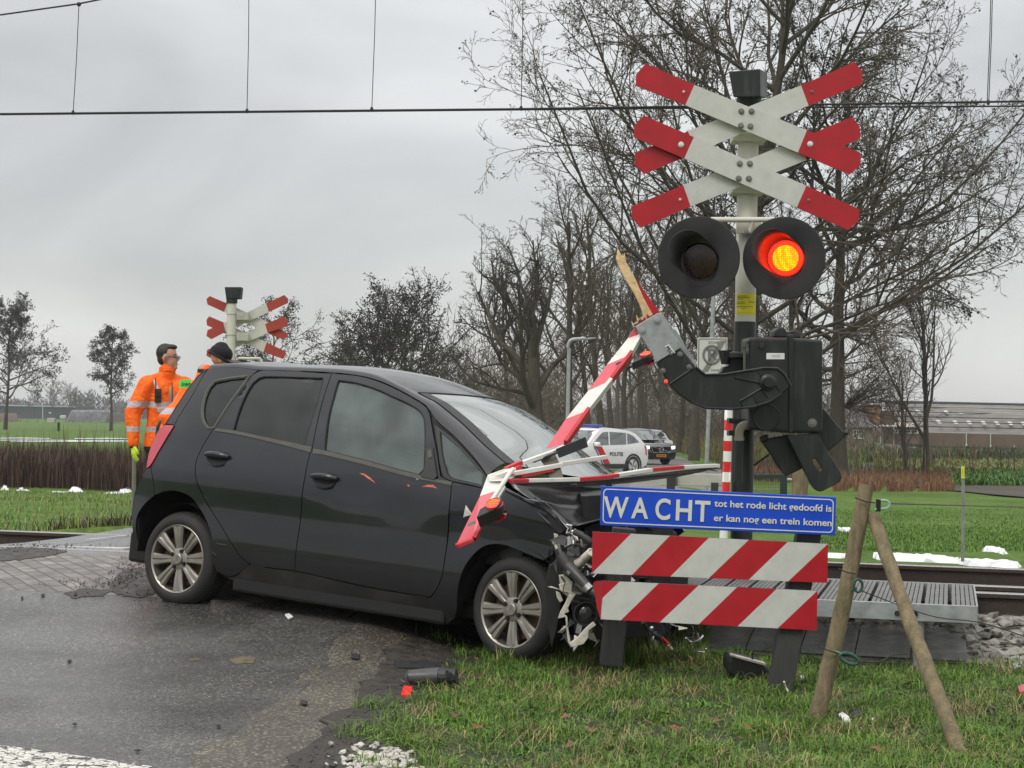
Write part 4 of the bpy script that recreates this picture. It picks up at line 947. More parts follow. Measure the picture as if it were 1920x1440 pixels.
# ================================================================ barrier machine
mach = empty('barrier_machine', Vector((mast_base.x + .45, mast_base.y - .2, .95)), 'black barrier drive box with crank arm and counterweights clamped to the signal mast', 'barrier machine')
Zb = 11.15
mb = MB(); px = [(1404, 632), (1480, 633), (1543, 637), (1543, 812), (1478, 812), (1403, 806)]
mb.prism([P(u, v, Zb) for u, v in px], _F * .42); mb.build('drive_box', M_black, mach, bevel=.018, bseg=3)
mb = MB(); mb.prism([P(u, v, Zb - .015) for u, v in [(1476, 628), (1486, 626), (1490, 640), (1486, 812), (1479, 812), (1479, 645)]], _F * .03); mb.build('lid_ridge', M_black, mach, bevel=.006)
mb = MB(); mb.prism([P(u, v, Zb + .1) for u, v in [(1449, 632), (1452, 620), (1460, 614), (1470, 613), (1476, 622), (1492, 618), (1500, 624), (1502, 634)]], _F * .2); mb.build('lid_handle', M_black, mach, bevel=.008)
mb = MB(); mb.prism([P(u, v, Zb - .004) for u, v in [(1437, 662), (1471, 662), (1471, 673.5), (1437, 673.5)]], _F * .006); npl = mb.build('name_plate', M_plate, mach)
mb = MB()
for (u0, u1, v) in ((1446, 1464, 666), (1448, 1462, 669)): mb.prism([P(u0, v - .4, Zb - .0055), P(u1, v - .4, Zb - .0055), P(u1, v + .4, Zb - .0055), P(u0, v + .4, Zb - .0055)], _F * .001)
mb.build('small_print', mat('grey ink', (.3, .3, .3), .7), npl)
bolt(1427, 649, Zb, .02, M_black, mach); bolt(1523, 793, Zb, .02, M_bolt, mach)
mb = MB(); mb.lathe(P(1437, 782, Zb), -_F, [(0, .09), (.006, .09), (.008, .08), (.004, .075), (.004, 0)], 28); mb.build('shaft_cover', M_black, mach, smooth=True, autosmooth=R(25))
# crank arm
Za = 10.95
arm = [(1231,679),(1274,650),(1290,668),(1305,688),(1313,697),(1323,702),(1340,702.5),(1358,701),(1396,695),(1435,689),(1448,688),(1460,691),(1470,700),(1484,724),(1467,739),(1443,755),(1430,761),(1412,764),(1373,768),(1345,768),(1323,766),(1295,755),(1272,740),(1260,728),(1250,714),(1240,696)]
mb = MB(); mb.prism([P(u, v, Za) for u, v in arm], _F * .12); crank = mb.build('crank_arm', M_black, mach, bevel=.010, bseg=2)
mb = MB()                                               # raised rims and ribs
def ribpx(px, w=.010, d=Za - .004, close=False):
    pts = [P(u, v, d) for u, v in (px + px[:1] if close else px)]; mb.tube(pts, w, 6)
ribpx([(1305,689),(1323,703),(1358,702),(1396,696),(1435,690),(1458,691),(1470,701),(1483,724)], .009)
ribpx([(1296,754),(1323,765),(1373,767),(1412,763),(1443,754),(1467,738)], .008)
ribpx([(1378,708),(1427,718)], .007); ribpx([(1378,702),(1380,709)], .006); ribpx([(1421,694),(1430,710)], .006); ribpx([(1427,729),(1388,752)], .007); ribpx([(1427,729),(1440,745)], .006); ribpx([(1412,738),(1422,760)], .006); ribpx([(1388,752),(1394,762)], .006); ribpx([(1446,708),(1462,732)], .006)
ribpx([(1256,720),(1300,690)], .007)
mb.build('rib', M_black, crank, smooth=True)
mb = MB(); mb.lathe(P(1440, 717, Za), -_F, [(0, .055), (.012, .052), (.02, .035), (.03, .03), (.03, 0)], 24); mb.build('pivot_hub', M_black, crank, smooth=True, autosmooth=R(30))
for u, v in ((1275, 664), (1243, 695), (1292, 688)): bolt(u, v, Za - .005, .012, M_bolt, crank)
# galvanised clamp plates holding the stub of the boom
Zg = Za - .01
mb = MB(); mb.prism([P(u, v, Zg) for u, v in [(1191,612),(1235,586),(1280,650),(1231,679)]], _F * .012); gp = mb.build('clamp_plate', M_galv, mach, bevel=.003)
mb = MB(); mb.prism([P(u, v, Zg + .10) for u, v in [(1196,612),(1240,586),(1262,616),(1268,619),(1281,640),(1284,648),(1308,684),(1300,688),(1237,676)]], _F * .012); mb.build('clamp_plate', M_galv, mach, bevel=.003)
bolt(1204, 619, Zg, .02, M_galv, gp); bolt(1232, 600, Zg, .02, M_galv, gp)
mb = MB(); mb.prism([P(u, v, Zg - .003) for u, v in [(1246,650),(1254,645),(1266,661),(1258,666)]], _F * .002); lb = mb.build('number_label', M_plate, gp)
xd = P(1262, 664, Zg) - P(1249, 648, Zg); yd = P(1253, 646, Zg) - P(1247, 650, Zg)
text_mesh('label_text', 'PE62', .031, P(1247.6, 651.8, Zg - .0045), xd, yd, M_ink, lb, bold=.0008, depth=.0006)
# splintered stub of the boom
M_wood = mat('fresh splintered pine', (.72, .52, .28), .75, var=.3, scale=5, stretch=(1, 1, 1), bump=.8, bscale=35, dirt=(.30, .15, .06), dirtamt=.6, dscale=9)
stub = [(1158,468),(1162,474),(1163,480),(1168,478),(1170,485),(1172,478),(1174,492),(1180,502),(1192,524),(1199,541),(1206,557),(1213,570),(1224,590),(1214,596),(1210,592),(1206,601),(1199,597),(1196,606),(1188,609),(1191,614),(1186,608),(1190,606),(1200,596),(1206,592),(1203,580),(1198,568),(1188,548),(1176,529),(1166,511),(1161,500),(1155,484),(1157,477)]
mb = MB(); mb.prism([P(u, v, Zg + .025) for u, v in stub], _F * .035); o = mb.build('splintered_boom_stub', M_wood, mach, bevel=.003)
mb = MB(); mb.prism([P(u, v, Zg + .05) for u, v in [(1194,524),(1202,538),(1236,584),(1224,592),(1217,578),(1211,571),(1204,556),(1199,541)]], _F * .03)
for sp in ([(1196,607),(1203,601),(1202,610)], [(1205,600),(1208,594),(1212,600),(1210,605)], [(1214,598),(1213,588),(1222,597),(1218,600)]): mb.prism([P(u, v, Zg + .012) for u, v in sp], _F * .04)
mb.build('red_stub_remnant', M_sred, mach)
mb = MB()
for a, b_ in (((1187,609),(1184,602)), ((1189,612),(1186,610)), ((1196,600),(1193,590)), ((1236,588),(1246,586)), ((1238,590),(1243,594)), ((1170,484),(1171,474)), ((1163,478),(1157,463))):
    mb.beam(P(*a, Zg + .03), P(*b_, Zg + .03), .012, .010, w1=.002, h1=.002)
mb.build('splinter', M_wood, mach)
# counterweights
mb = MB(); mb.prism([P(u, v, Zb + .12) for u, v in [(1426,825),(1480,815),(1506,876),(1502,880),(1474,894),(1456,872),(1448,856)]], _F * .05); mb.build('counterweight', M_black, mach, bevel=.008)
def slab(px, hole, d, th, nm):
    pl = [(u, v) for u, v in px]; v_, f_ = fill(pl, [hole] if hole else [], 200); mb = MB(); n = len(v_)
    mb.add([P(u, v, d) for u, v in v_] + [P(u, v, d) + _F * th for u, v in v_], [t for t in f_] + [tuple(n + i for i in t[::-1]) for t in f_])
    for loop in [pl] + ([hole] if hole else []):
        b = len(mb.v); k = len(loop); mb.v += [tuple(P(u, v, d)) for u, v in loop] + [tuple(P(u, v, d) + _F * th) for u, v in loop]
        for i in range(k): j = (i + 1) % k; mb.f.append((b + i, b + j, b + k + j, b + k + i)); mb.m.append(0)
    return mb.build(nm, M_black, mach, bevel=.006)
slab([(1476,818),(1531,811),(1577,886),(1579,896),(1575,904),(1543,921),(1535,922),(1527,917),(1520,907)], [(1523,864),(1527,860),(1531,861),(1541,877),(1540,882),(1535,882)], Zb + .02, .05, 'counterweight')
mb = MB(); mb.prism([P(u, v, Zb + .14) for u, v in [(1530,765),(1544,765),(1584,812),(1587,818),(1552,848),(1540,830),(1526,812)]], _F * .05); mb.build('counterweight', M_black, mach, bevel=.008)
mb = MB(); mb.tube([P(1583,812,Zb+.12), P(1590,811,Zb+.12)], .016, 8); mb.tube([P(1414, 872, Zb + .3), P(1442, 852, Zb + .2)], .008, 6); mb.tube([P(1426,825,Zb+.1), P(1440,820,Zb+.1)], .02, 8); mb.build('tie_rod', M_black, mach, smooth=True)
# conduit elbow, bracket and cable gland
mb = MB(); pts = [P(1386, 825, Zb + .06), P(1386, 812, Zb + .06), P(1388, 804, Zb + .06), P(1394, 798, Zb + .06), P(1406, 796, Zb + .06)]
mb.tube(resample(pts, 14), .028, 14); mb.tube([P(1386, 819, Zb + .06), P(1386, 826, Zb + .06)], .032, 14); mb.build('conduit_elbow', mat('aged beige conduit', (.33, .30, .22), .6, var=.2, scale=12), mach, smooth=True)
mb = MB(); mb.tube([P(1386, 826, Zb + .06), P(1384, 905, Zb + .06)], .027, 12); mb.build('conduit_pipe', M_black, mach, smooth=True)
mb = MB(); mb.tube([P(1396, 700, Zb), P(1396, 650, Zb)], .009, 8); mb.tube([P(1396, 651, Zb), P(1396, 641, Zb)], .020, 8); mb.tube([P(1393, 641, Zb), P(1405, 639, Zb)], .014, 8); mb.build('cable_gland', M_weather, mach, smooth=True)
mb = MB(); mb.tube([P(1360, 657, Zb + .2), P(1360, 683, Zb + .2)], [.045, .026], 14); mb.build('bracket_cup', M_black, mach, smooth=True, autosmooth=R(30))
mb = MB(); mb.prism([P(u, v, Zb + .22) for u, v in [(1350,700),(1356,688),(1366,686),(1370,664),(1376,658),(1404,662),(1410,700)]], _F * .12); mb.box(P(1390, 667, Zb + .25), (.18, .2, .04)); mb.build('mast_clamp', M_black, mach, bevel=.008)
for v in (789, 812):
    mb = MB(); mb.box(P(1376, v, Zb + .3), (.08, .12, .035)); mb.build('mast_clamp', M_black, mach, bevel=.005)
# ================================================================ broken pieces of the boom
M_bred = mat('boom red', (.52, .02, .03), .45, var=.08, scale=8, dirt=(.6, .25, .25), dirtamt=.3, dscale=12)
M_bpink = mat('retroreflective sheeting red', (.66, .11, .14), .35, var=.06, scale=12)
M_bwhite = mat('boom white', (.72, .71, .66), .45, var=.05, scale=8, dirt=(.45, .42, .34), dirtamt=.5, dscale=10)
def stripe_beam(name, quads, th, label, cat='broken boom', mats=None, side=None, group='broken pieces of the red and white boom'):
    "quads: list of (material index, [(u, v, d) x4]); each gets thickness th away from the camera"
    root = None; mb = MB()
    for mi, q in quads: mb.prism([P(*x) for x in q], _F * th if side is None else side, mi)
    o = mb.build(name, mats or [M_bred, M_bwhite, M_bpink], None, recalc=True); 
    me = o.data; bm = bmesh.new(); bm.from_mesh(me); c = sum((v.co for v in bm.verts), Vector()) / len(bm.verts)
    for v in bm.verts: v.co -= c
    bm.to_mesh(me); bm.free(); o.location = c
    return tag(o, label, cat, group)
def lerp2(a, b, t): return tuple(x + (y - x) * t for x, y in zip(a, b))
# A: long piece from the clamp down to the windscreen. left edge and right edge in pixels with depth
Lb = [(1190,618,11.02),(1166,652,10.9),(1136,694,10.8),(1106,735,10.7),(1066,790,10.55),(1028,838,10.42),(1020,850,10.4)]
Rb = [(1205,640,11.02),(1178,667,10.9),(1145,715,10.8),(1145,715,10.8),(1102,770,10.55),(1058,832,10.42),(1050,842,10.4)]
qa = [(2, [(1183,625,11.0),(1191,615,11.0),(1199,627,11.0),(1178,634,11.0)][::-1]),
      (1, [(1178,634,11.0),(1199,627,11.0),(1203,638,11.0),(1182,665,10.9),(1139,683,10.85)][::-1]),
      (2, [(1139,683,10.85),(1182,665,10.9),(1183,670,10.9),(1144,714,10.75),(1104,732,10.7)][::-1]),
      (1, [(1104,732,10.7),(1144,714,10.75),(1144,718,10.75),(1101,770,10.6),(1062,785,10.55)][::-1]),
      (2, [(1062,785,10.55),(1101,770,10.6),(1102,775,10.6),(1058,832,10.42),(1024,842,10.4)][::-1])]
boomA = stripe_beam('broken_boom_piece', qa, .05, 'longest broken boom piece, sloping from the clamp plate down onto the windscreen')
# its narrow lower edge, seen on the right, in the plain paint colours
mb = MB(); off = boomA.location
for mi, a, b_ in ((1, (1200,633,10.99), (1183,663,10.89)), (0, (1183,665,10.89), (1146,713,10.74)), (1, (1146,714,10.74), (1103,769,10.59)), (0, (1103,771,10.59), (1060,832,10.41))):
    pa, pb = P(*a), P(*b_); mb.beam(pa, pb, .022, .06, side=_Rt, mi=mi)
mb.build('boom_edge', [M_bred, M_bwhite], boomA, bevel=.003)
mb = MB(); mb.beam(P(1155, 683, 10.82), P(1172, 675, 10.85), .012, .006, side=_Up); mb.build('fixing_slot', M_bolt, boomA)
# boom lamp units
def boom_lamp(name, p, q, lens, label, r=.055, th=.05, normal=None, lit=True):
    "p -> q: from the arm end to the round end, lens centre near q"
    nrm = Vector(normal).normalized() if normal is not None else -_F; root = empty(name, p, label, 'boom lamp', 'lamp units on the broken boom')
    d = (q - p); L = d.length; d.normalize(); s = nrm.cross(d).normalized(); pts = []
    for k in range(13): a = -math.pi / 2 + math.pi * k / 12; pts.append(q + d * r * math.cos(a) + s * r * math.sin(a))
    pts += [p + s * r * .72, p - s * r * .72]; mb = MB(); mb.prism([x - nrm * th / 2 for x in pts], nrm * th); mb.build('lamp_housing', M_trim, root, bevel=.004)
    mb = MB(); mb.lathe(q + nrm * th / 2, nrm, [(-.002, r * .98), (.012, r * .9), (.014, r * .78)], 28); mb.build('lamp_rim', M_redlamp, root, smooth=True)
    mb = MB(); mb.lathe(q + nrm * (th / 2 + .010), nrm, [(0, r * .8), (.006, r * .55), (.009, 0)], 28)
    m, nt, n, l, b = nodes('amber led lens'); tc = n.new('ShaderNodeTexCoord'); v = n.new('ShaderNodeTexVoronoi'); v.inputs['Scale'].default_value = 110; v.inputs['Randomness'].default_value = .1; l.new(tc.outputs['Object'], v.inputs[0])
    rp_ = n.new('ShaderNodeValToRGB'); rp_.color_ramp.elements[0].position = .25; rp_.color_ramp.elements[1].position = .5; rp_.color_ramp.elements[0].color = (1, .30, .02, 1); rp_.color_ramp.elements[1].color = (.5, .012, .01, 1); l.new(v.outputs[0], rp_.inputs[0]); l.new(rp_.outputs[0], b.inputs['Emission Color']); l.new(rp_.outputs[0], b.inputs['Base Color']); b.inputs['Emission Strength'].default_value = .8 if lit else .1
    mb.build('lamp_lens', m, root, smooth=True)
    mb = MB(); mb.lathe(q - nrm * th / 2, -nrm, [(-.002, r * .98), (.012, r * .9), (.014, 0)], 28); mb.build('rear_lens', M_redlamp, root, smooth=True)
    return root
boom_lamp('boom_lamp_unit', P(1188, 684, 10.75), P(1213, 672, 10.7), None, 'small lamp unit beside the grey clamp plate, seen almost edge-on', .042, .045, normal=(-.25, -.35, .9))
mb = MB(); mb.tube([P(1177, 690, 10.8), P(1190, 685, 10.75)], .008, 6)
o = mb.build('lamp_stalk', M_trim, boomA, smooth=True)
mb = MB(); mb.ball(P(1249, 715, 10.9), .012, 8); mb.build('red_pilot_light', emit('red pilot', (1, .03, .02), 1.5), crank, smooth=True)
# B: lower piece lying over the door pillar and fender
qb = [(1, [(915,892,9.72),(955,868,9.9),(960,880,9.86),(935,916,9.66),(926,924,9.6),(899,928,9.6)]),
      (2, [(899,928,9.6),(926,923,9.6),(930,925,9.6),(886,1012,9.45),(856,1024,9.42)])]
qb = [(1, [(914,892,9.74),(921,888,9.76),(960,876,9.86),(955,894,9.76),(930,921,9.64),(900,930,9.6)]), (2, [(900,930,9.6),(929,921,9.6),(927,930,9.6),(886,1011,9.45),(855,1023,9.42)])]
boomB = stripe_beam('broken_boom_piece', [(mi, q[::-1]) for mi, q in qb], .022, 'short broken boom piece hanging down over the front fender, with a lamp on it')
mb = MB(); mb.beam(P(944, 912, 9.66), P(930, 935, 9.62), .03, .03, side=_Rt, mi=1); mb.beam(P(927, 931, 9.57), P(889, 1011, 9.45), .022, .05, side=_Rt, mi=0); mb.beam(P(856, 1024, 9.41), P(886, 1012, 9.44), .022, .05, side=_Up, mi=0); mb.build('boom_edge', [M_bred, M_bwhite], boomB, bevel=.003)
mb = MB(); mb.tube([P(962, 880, 9.7), P(958, 884, 9.66), P(946, 902, 9.6), P(920, 942, 9.52)], .013, 10); mb.build('white_rod', M_bwhite, boomB, smooth=True)
mb = MB(); mb.beam(P(877, 985, 9.40), P(892, 978, 9.40), .016, .008, side=_Up); mb.build('fixing_strap', M_galv, boomB)
boom_lamp('boom_lamp_unit', P(900, 972, 9.36), P(930, 956, 9.30), None, 'larger lamp unit with an amber lens, hanging over the front fender', .052, .07, normal=(-.28, -.50, .82))
# C: top sliver on the windscreen: thin white and red beam with a black channel
def sbeam(name, segs, w, h, label, side=None, group='broken pieces of the red and white boom'):
    mb = MB()
    for mi, a, b_ in segs: mb.beam(P(*a), P(*b_), h, w, side=side or _Up, mi=mi)
    o = mb.build(name, [M_bred, M_bwhite, M_bpink, M_black], None, bevel=.003); c = P(*segs[0][1])
    o.data.transform(Matrix.Translation(-c)); o.location = c; return tag(o, label, 'broken boom', group)
c1 = sbeam('broken_boom_piece', [(0, (936,893,9.74), (975,876,9.84)), (0, (948,880,9.80), (977,867,9.9)), (1, (977,869,9.9), (1042,846,10.15)), (1, (1042,846,10.15), (1058,838,10.2))], .03, .024, 'thin broken boom piece, topmost of the three fanning out from the pillar base')
mb = MB(); mb.prism([P(*x) for x in [(1042,842,10.1),(1098,819,10.2),(1103,838,10.2),(1048,859,10.1)]], _F * .03); mb.beam(P(1000, 866, 10.02), P(1046, 848, 10.08), .012, .02, side=_Up); mb.build('black_channel', M_black, c1, bevel=.003)
c2 = sbeam('broken_boom_piece', [(1, (922,897,9.72), (962,884,9.76)), (1, (962,888,9.76), (1052,872,10.05)), (1, (1052,870,10.05), (1136,857,10.4)), (0, (975,893,9.82), (1036,880,10.0))], .03, .024, 'mostly white broken boom piece, middle of the three fanning out from the pillar base')
mb = MB(); mb.prism([P(*x) for x in [(914,891,9.70),(944,880,9.75),(968,877,9.80),(964,896,9.76),(942,902,9.70),(918,903,9.68)]], _F * .03); mb.build('torn_end', M_bwhite, c2, bevel=.004)
c3 = sbeam('broken_boom_piece', [(0, (957,902,9.72), (988,901,9.78)), (1, (988,901,9.78), (1083,899,10.0)), (0, (1083,899,10.0), (1132,895,10.12)), (0, (1132,895,10.12), (1156,891,10.2)), (1, (1156,891,10.2), (1219,881,10.45)), (0, (1219,881,10.45), (1278,876,10.7)), (1, (1278,876,10.7), (1345,873,10.95))], .045, .022, 'long broken boom piece reaching from the wrecked bonnet toward the striped post')
mb = MB(); mb.prism([P(*x) for x in [(957,907,9.74),(1083,904,10.02),(1150,898,10.2),(1278,882,10.72),(1340,876,10.96),(1322,884,10.9),(1272,894,10.7),(1180,906,10.3),(1100,912,10.05),(1000,914,9.8)]], _F * .02); mb.build('grey_underside', mat('grey weathered wood', (.13, .125, .12), .7, var=.3, scale=20), c3)
mb = MB()
for a, b_ in (((1335,876),(1352,872)), ((1338,878),(1350,880)), ((1330,880),(1346,884)), ((1326,878),(1340,882))): mb.beam(P(*a, 10.95), P(*b_, 10.97), .014, .012, w1=.003, h1=.003)
mb.build('splinter', mat('wet wood', (.13, .09, .06), .8, var=.4, scale=20), c3)
mb = MB(); mb.tube([P(1068, 893+15, 10.0), P(1082, 908, 10.0)], .006, 6); mb.build('hook', M_galv, c3)
# brown tape hanging over the windscreen
mb = MB(); mb.prism([P(*x) for x in [(1010,858,10.08),(1022,854,10.1),(1040,849,10.12),(1049,870,10.05),(1057,897,9.98),(1031,897,9.95),(1025,880,10.0)][::-1]], _F * .006)
tag(mb.build('boom_mounting_plate', mat('brown painted plate', (.12, .10, .075), .6, var=.2, scale=14), None), 'brown flat plate between the fanned boom pieces over the windscreen', 'plate')
# ================================================================ warning boards on leaning posts
M_blue = mat('traffic blue', (.004, .062, .56), .4, var=.06, scale=6)
M_letter = mat('letter white', (.66, .65, .60), .45, var=.04, scale=30)
M_postwood = mat('tarred grey post', (.035, .034, .032), .8, var=.35, scale=10, stretch=(3, 3, .6), bump=.7, bscale=30)
Zs = 9.15
def post(px_top, px_bot, d0, d1, w, dd, nm, label, wpx=None):
    t, b = P(*px_top, d0), P(*px_bot, d1); b = b + (b - t).normalized() * .15; mb = MB(); mb.beam(b, t, w, dd, side=_Rt)
    o = mb.build(nm, M_postwood, None, bevel=.006); o.data.transform(Matrix.Translation(-b)); o.location = b; return tag(o, label, 'post', 'leaning posts of the warning boards')
post((1518, 985), (1458, 1312), 9.28, 9.16, .125, .10, 'board_post', 'thick dark leaning post holding the right end of the warning boards')
post((1170, 990), (1150, 1196), 9.6, 9.6, .125, .10, 'board_post', 'dark post behind the left end of the warning boards, beside the smashed front')
def board(outer, n0, label, d=Zs, th=.016, nm='striped_board'):
    pass
def stripes(name, corners, tops, bots, first, label, d, th=.016, left_fold=None):
    "tops/bots: pixel x of the stripe borders along the top and bottom edges"
    (x0, y0), (x1, y1), (x2, y2), (x3, y3) = corners   # TL TR BR BL
    T = lambda x: (x, y0 + (y1 - y0) * (x - x0) / (x1 - x0)); B = lambda x: (x, y3 + (y2 - y3) * (x - x3) / (x2 - x3))
    mb = MB(); pts = [P(u, v, d + .002) for u, v in corners]; mb.prism(pts, _F * th, 2)
    cuts = list(zip(tops, bots)); mi = first
    def Lx(v): return x0 + (x3 - x0) * (v - y0) / (y3 - y0)
    polys = []; prev = None
    # clip simple: build polygons between successive cut lines inside the board quad
    quad = [tuple(c) for c in corners]
    def clip(poly, a, b, keep):
        out = []
        def s(p): return ((b[0] - a[0]) * (p[1] - a[1]) - (b[1] - a[1]) * (p[0] - a[0])) * keep
        for i in range(len(poly)):
            p, q = poly[i - 1], poly[i]; sp, sq = s(p), s(q)
            if (sp >= 0) != (sq >= 0): t = sp / (sp - sq); out.append((p[0] + (q[0] - p[0]) * t, p[1] + (q[1] - p[1]) * t))
            if sq >= 0: out.append(q)
        return out
    yb0, yb1 = min(y0, y1) - 20, max(y2, y3) + 20
    lines = []
    for xt, xb in cuts:
        a = T(xt); b = B(xb); lines.append((a, b))
    bounds = [None] + lines + [None]
    for i in range(len(bounds) - 1):
        poly = quad
        if bounds[i]: poly = clip(poly, bounds[i][0], bounds[i][1], -1)
        if bounds[i + 1] and poly: poly = clip(poly, bounds[i + 1][0], bounds[i + 1][1], 1)
        if len(poly) > 2: mb.prism([P(u, v, d) for u, v in poly], _F * .0015, (first + i) % 2)
    o = mb.build(name, [M_sred, M_swhite, M_blueback], None); c = P(*corners[0], d); o.data.transform(Matrix.Translation(-c)); o.location = c
    return o
M_blueback = mat('board edge', (.03, .04, .12), .5)
M_sred2 = M_sred
b1 = stripes('striped_board', [(1111,997),(1553,1020),(1551,1093),(1110,1075)], [1183,1256,1329,1404,1477,1552], [1110,1185,1257,1329,1404,1478], 0, '', Zs)
tag(b1, 'upper red and white diagonally striped board under the blue sign', 'warning board', 'red and white striped boards')
b2 = stripes('striped_board', [(1132,1089),(1533,1108),(1531,1182),(1126,1161)], [1162,1235,1310,1382,1456,1532], [1090,1164,1237,1310,1383,1458], 0, '', Zs - .02)
tag(b2, 'lower red and white diagonally striped board with a bent left end', 'warning board', 'red and white striped boards')
mb = MB(); mb.prism([P(1132,1089,Zs-.022), P(1126,1161,Zs-.022), P(1119,1140,Zs+.06), P(1112,1095,Zs+.10), P(1116,1090,Zs+.08)], _F * .01); mb.build('bent_end', M_sred, b2)
# blue sign
sg = empty('text_sign', P(1128, 912, Zs), 'long blue sign with white Dutch wording above the striped boards', 'sign')
cor = [(1127,911),(1568,932),(1566,1004),(1125,985)]
Zq = Zs
def onS(x, y, off=0): # x 0..1, y 0..1 down
    a, b_, c, d = cor; u = (a[0] * (1 - x) + b_[0] * x) * (1 - y) + (d[0] * (1 - x) + c[0] * x) * y; v = (a[1] * (1 - x) + b_[1] * x) * (1 - y) + (d[1] * (1 - x) + c[1] * x) * y
    return P(u, v, Zq - off)
mb = MB(); mb.prism([onS(0, 0), onS(1, 0), onS(1, 1), onS(0, 1)], _F * .016); mb.build('sign_panel', [M_blue], sg, bevel=.003)
mb = MB()
def roundrect(mx, my, rx, ry, n=6):
    pts = []
    for (cx, cy, a0) in ((1 - mx - rx, my + ry, -90), (1 - mx - rx, 1 - my - ry, 0), (mx + rx, 1 - my - ry, 90), (mx + rx, my + ry, 180)):
        for k in range(n + 1): a = R(a0 + 90 * k / n); pts.append((cx + rx * math.cos(a), cy + ry * math.sin(a)))
    return pts
o_, i_ = roundrect(.010, .06, .018, .11), roundrect(.0145, .088, .0145, .09)
for k in range(len(o_)):
    j = (k + 1) % len(o_); mb.add([onS(*o_[k], .002), onS(*o_[j], .002), onS(*i_[j], .002), onS(*i_[k], .002)], [(0, 1, 2, 3)])
mb.build('white_border', M_letter, sg)
xd = onS(1, .5) - onS(0, .5); yd = onS(.5, 0) - onS(.5, 1)
pxm = Zq / FPX
def put(name, s, x0px, basepx, widthpx, cappx, bold, m=M_letter):
    "text whose capitals are cappx tall and which spans widthpx"
    size = cappx * pxm / .69; cu = bpy.data.curves.new('t', 'FONT'); cu.body = s; cu.size = size; cu.offset = bold; t = bpy.data.objects.new('t', cu); link(t); bpy.context.view_layer.update(); w = t.dimensions.x; bpy.data.objects.remove(t); bpy.data.curves.remove(cu)
    return text_mesh(name, s, size, P(x0px, basepx, Zq - .0035), xd, yd, m, sg, bold=bold, depth=.0008, xscale=widthpx * pxm / w)
for ch, x0, w, base in (('W', 1132, 47, 968.5), ('A', 1184.5, 32, 970.5), ('C', 1227, 28, 972.5), ('H', 1264, 30, 974.5), ('T', 1302, 29, 976.5)): put('letter', ch, x0, base, w, 37.5, .0032)
put('lettering', 'tot het rode licht gedoofd is', 1339.5, 949.5, 220, 12.2, .0009); put('lettering', 'er kan nog een trein komen', 1338, 976.5, 221, 12.2, .0009)
# ================================================================ wooden A-frame of two round stakes
M_stake = mat('algae-stained round stake', (.20, .155, .09), .85, var=.4, scale=7, stretch=(4, 4, 1), bump=.8, bscale=40, dirt=(.09, .11, .03), dirtamt=.7, dscale=4)
def stake(top, bot, r0, r1, label, bend=.01):
    t, b = P(*top), P(*bot); b = b + (b - t).normalized() * .12; d = (t - b); pts = []; rs = []; s = d.cross(_F).normalized(); rr = random.Random(int(top[0]))
    for k in range(15): f = k / 14; pts.append(b + d * f + s * bend * math.sin(math.pi * f) + Vector((rr.uniform(-.002, .002),) * 3)); rs.append(r0 + (r1 - r0) * f + rr.uniform(-.0015, .0015))
    mb = MB(); mb.tube(pts, rs, 20); o = mb.build('wooden_stake', M_stake, None, smooth=True, autosmooth=R(50)); o.data.transform(Matrix.Translation(-b)); o.location = b
    return tag(o, label, 'stake', 'round wooden stakes')
st1 = stake((1625, 908, 8.45), (1529, 1350, 8.4), .042, .036, 'taller round wooden stake, leaning right beside the striped boards', -.012)
st2 = stake((1637, 968, 8.45), (1803, 1415, 7.62), .036, .032, 'shorter round wooden stake, leaning left against the taller stake', .01)
M_wire = mat('wire', (.06, .055, .045), .6, .5)
M_green = mat('dark green insulator', (.015, .07, .05), .3, var=.1, coat=.4)
def loopwire(parent, u0, v0, u1, v1, d):
    mb = MB(); mb.tube([P(u0, v0, d), P((u0 + u1) / 2, (v0 + v1) / 2 + 2, d - .012), P(u1, v1, d)], .0035, 6); mb.build('wire_wrap', M_wire, parent, smooth=True)
loopwire(st1, 1603, 933, 1641, 943, 8.40); loopwire(st1, 1572, 1066, 1604, 1076, 8.38); loopwire(st1, 1537, 1211, 1568, 1224, 8.36)
fw = tag(empty('electric_fence_handle', P(1568, 1222, 8.4)), 'green insulated handle on a wire low on the taller stake', 'fence handle')
mb = MB(); mb.tube([P(1566, 1221, 8.36), P(1578, 1226, 8.34)], .008, 8); pts = [P(1592 + 17 * math.cos(a), 1235 + 9 * math.sin(a) + 5 * math.cos(a), 8.32) for a in [2 * math.pi * k / 16 for k in range(17)]]; mb.tube(pts, .009, 8, cap=False); mb.build('handle_loop', M_green, fw, smooth=True)
mb = MB(); mb.tube(resample([P(1606, 1242, 8.32), P(1650, 1240, 8.4), P(1672, 1228, 8.5), P(1700, 1226, 8.6)], 14), .003, 6); mb.build('fence_wire', M_wire, fw, smooth=True)
fw = tag(empty('electric_fence_handle', P(1604, 1100, 8.4)), 'small green clip with a wire halfway up the taller stake', 'fence handle')
mb = MB(); pts = [P(1609 + 8 * math.cos(a), 1098 + 12 * math.sin(a), 8.36) for a in [2 * math.pi * k / 16 for k in range(17)]]; mb.tube(pts, .007, 8, cap=False); mb.tube([P(1596, 1108, 8.38), P(1607, 1103, 8.36)], .005, 6); mb.build('handle_loop', M_green, fw, smooth=True)
mb = MB(); mb.tube(resample([P(1616, 1108, 8.36), P(1660, 1125, 8.4), P(1700, 1140, 8.3), P(1760, 1158, 8.2), P(1850, 1170, 8.2), P(1980, 1215, 8.2)], 20), .0028, 6); mb.build('fence_wire', M_wire, fw, smooth=True)
fw = tag(empty('electric_fence_handle', P(1640, 950, 8.4)), 'pale green insulator on the top of the taller stake', 'fence handle')
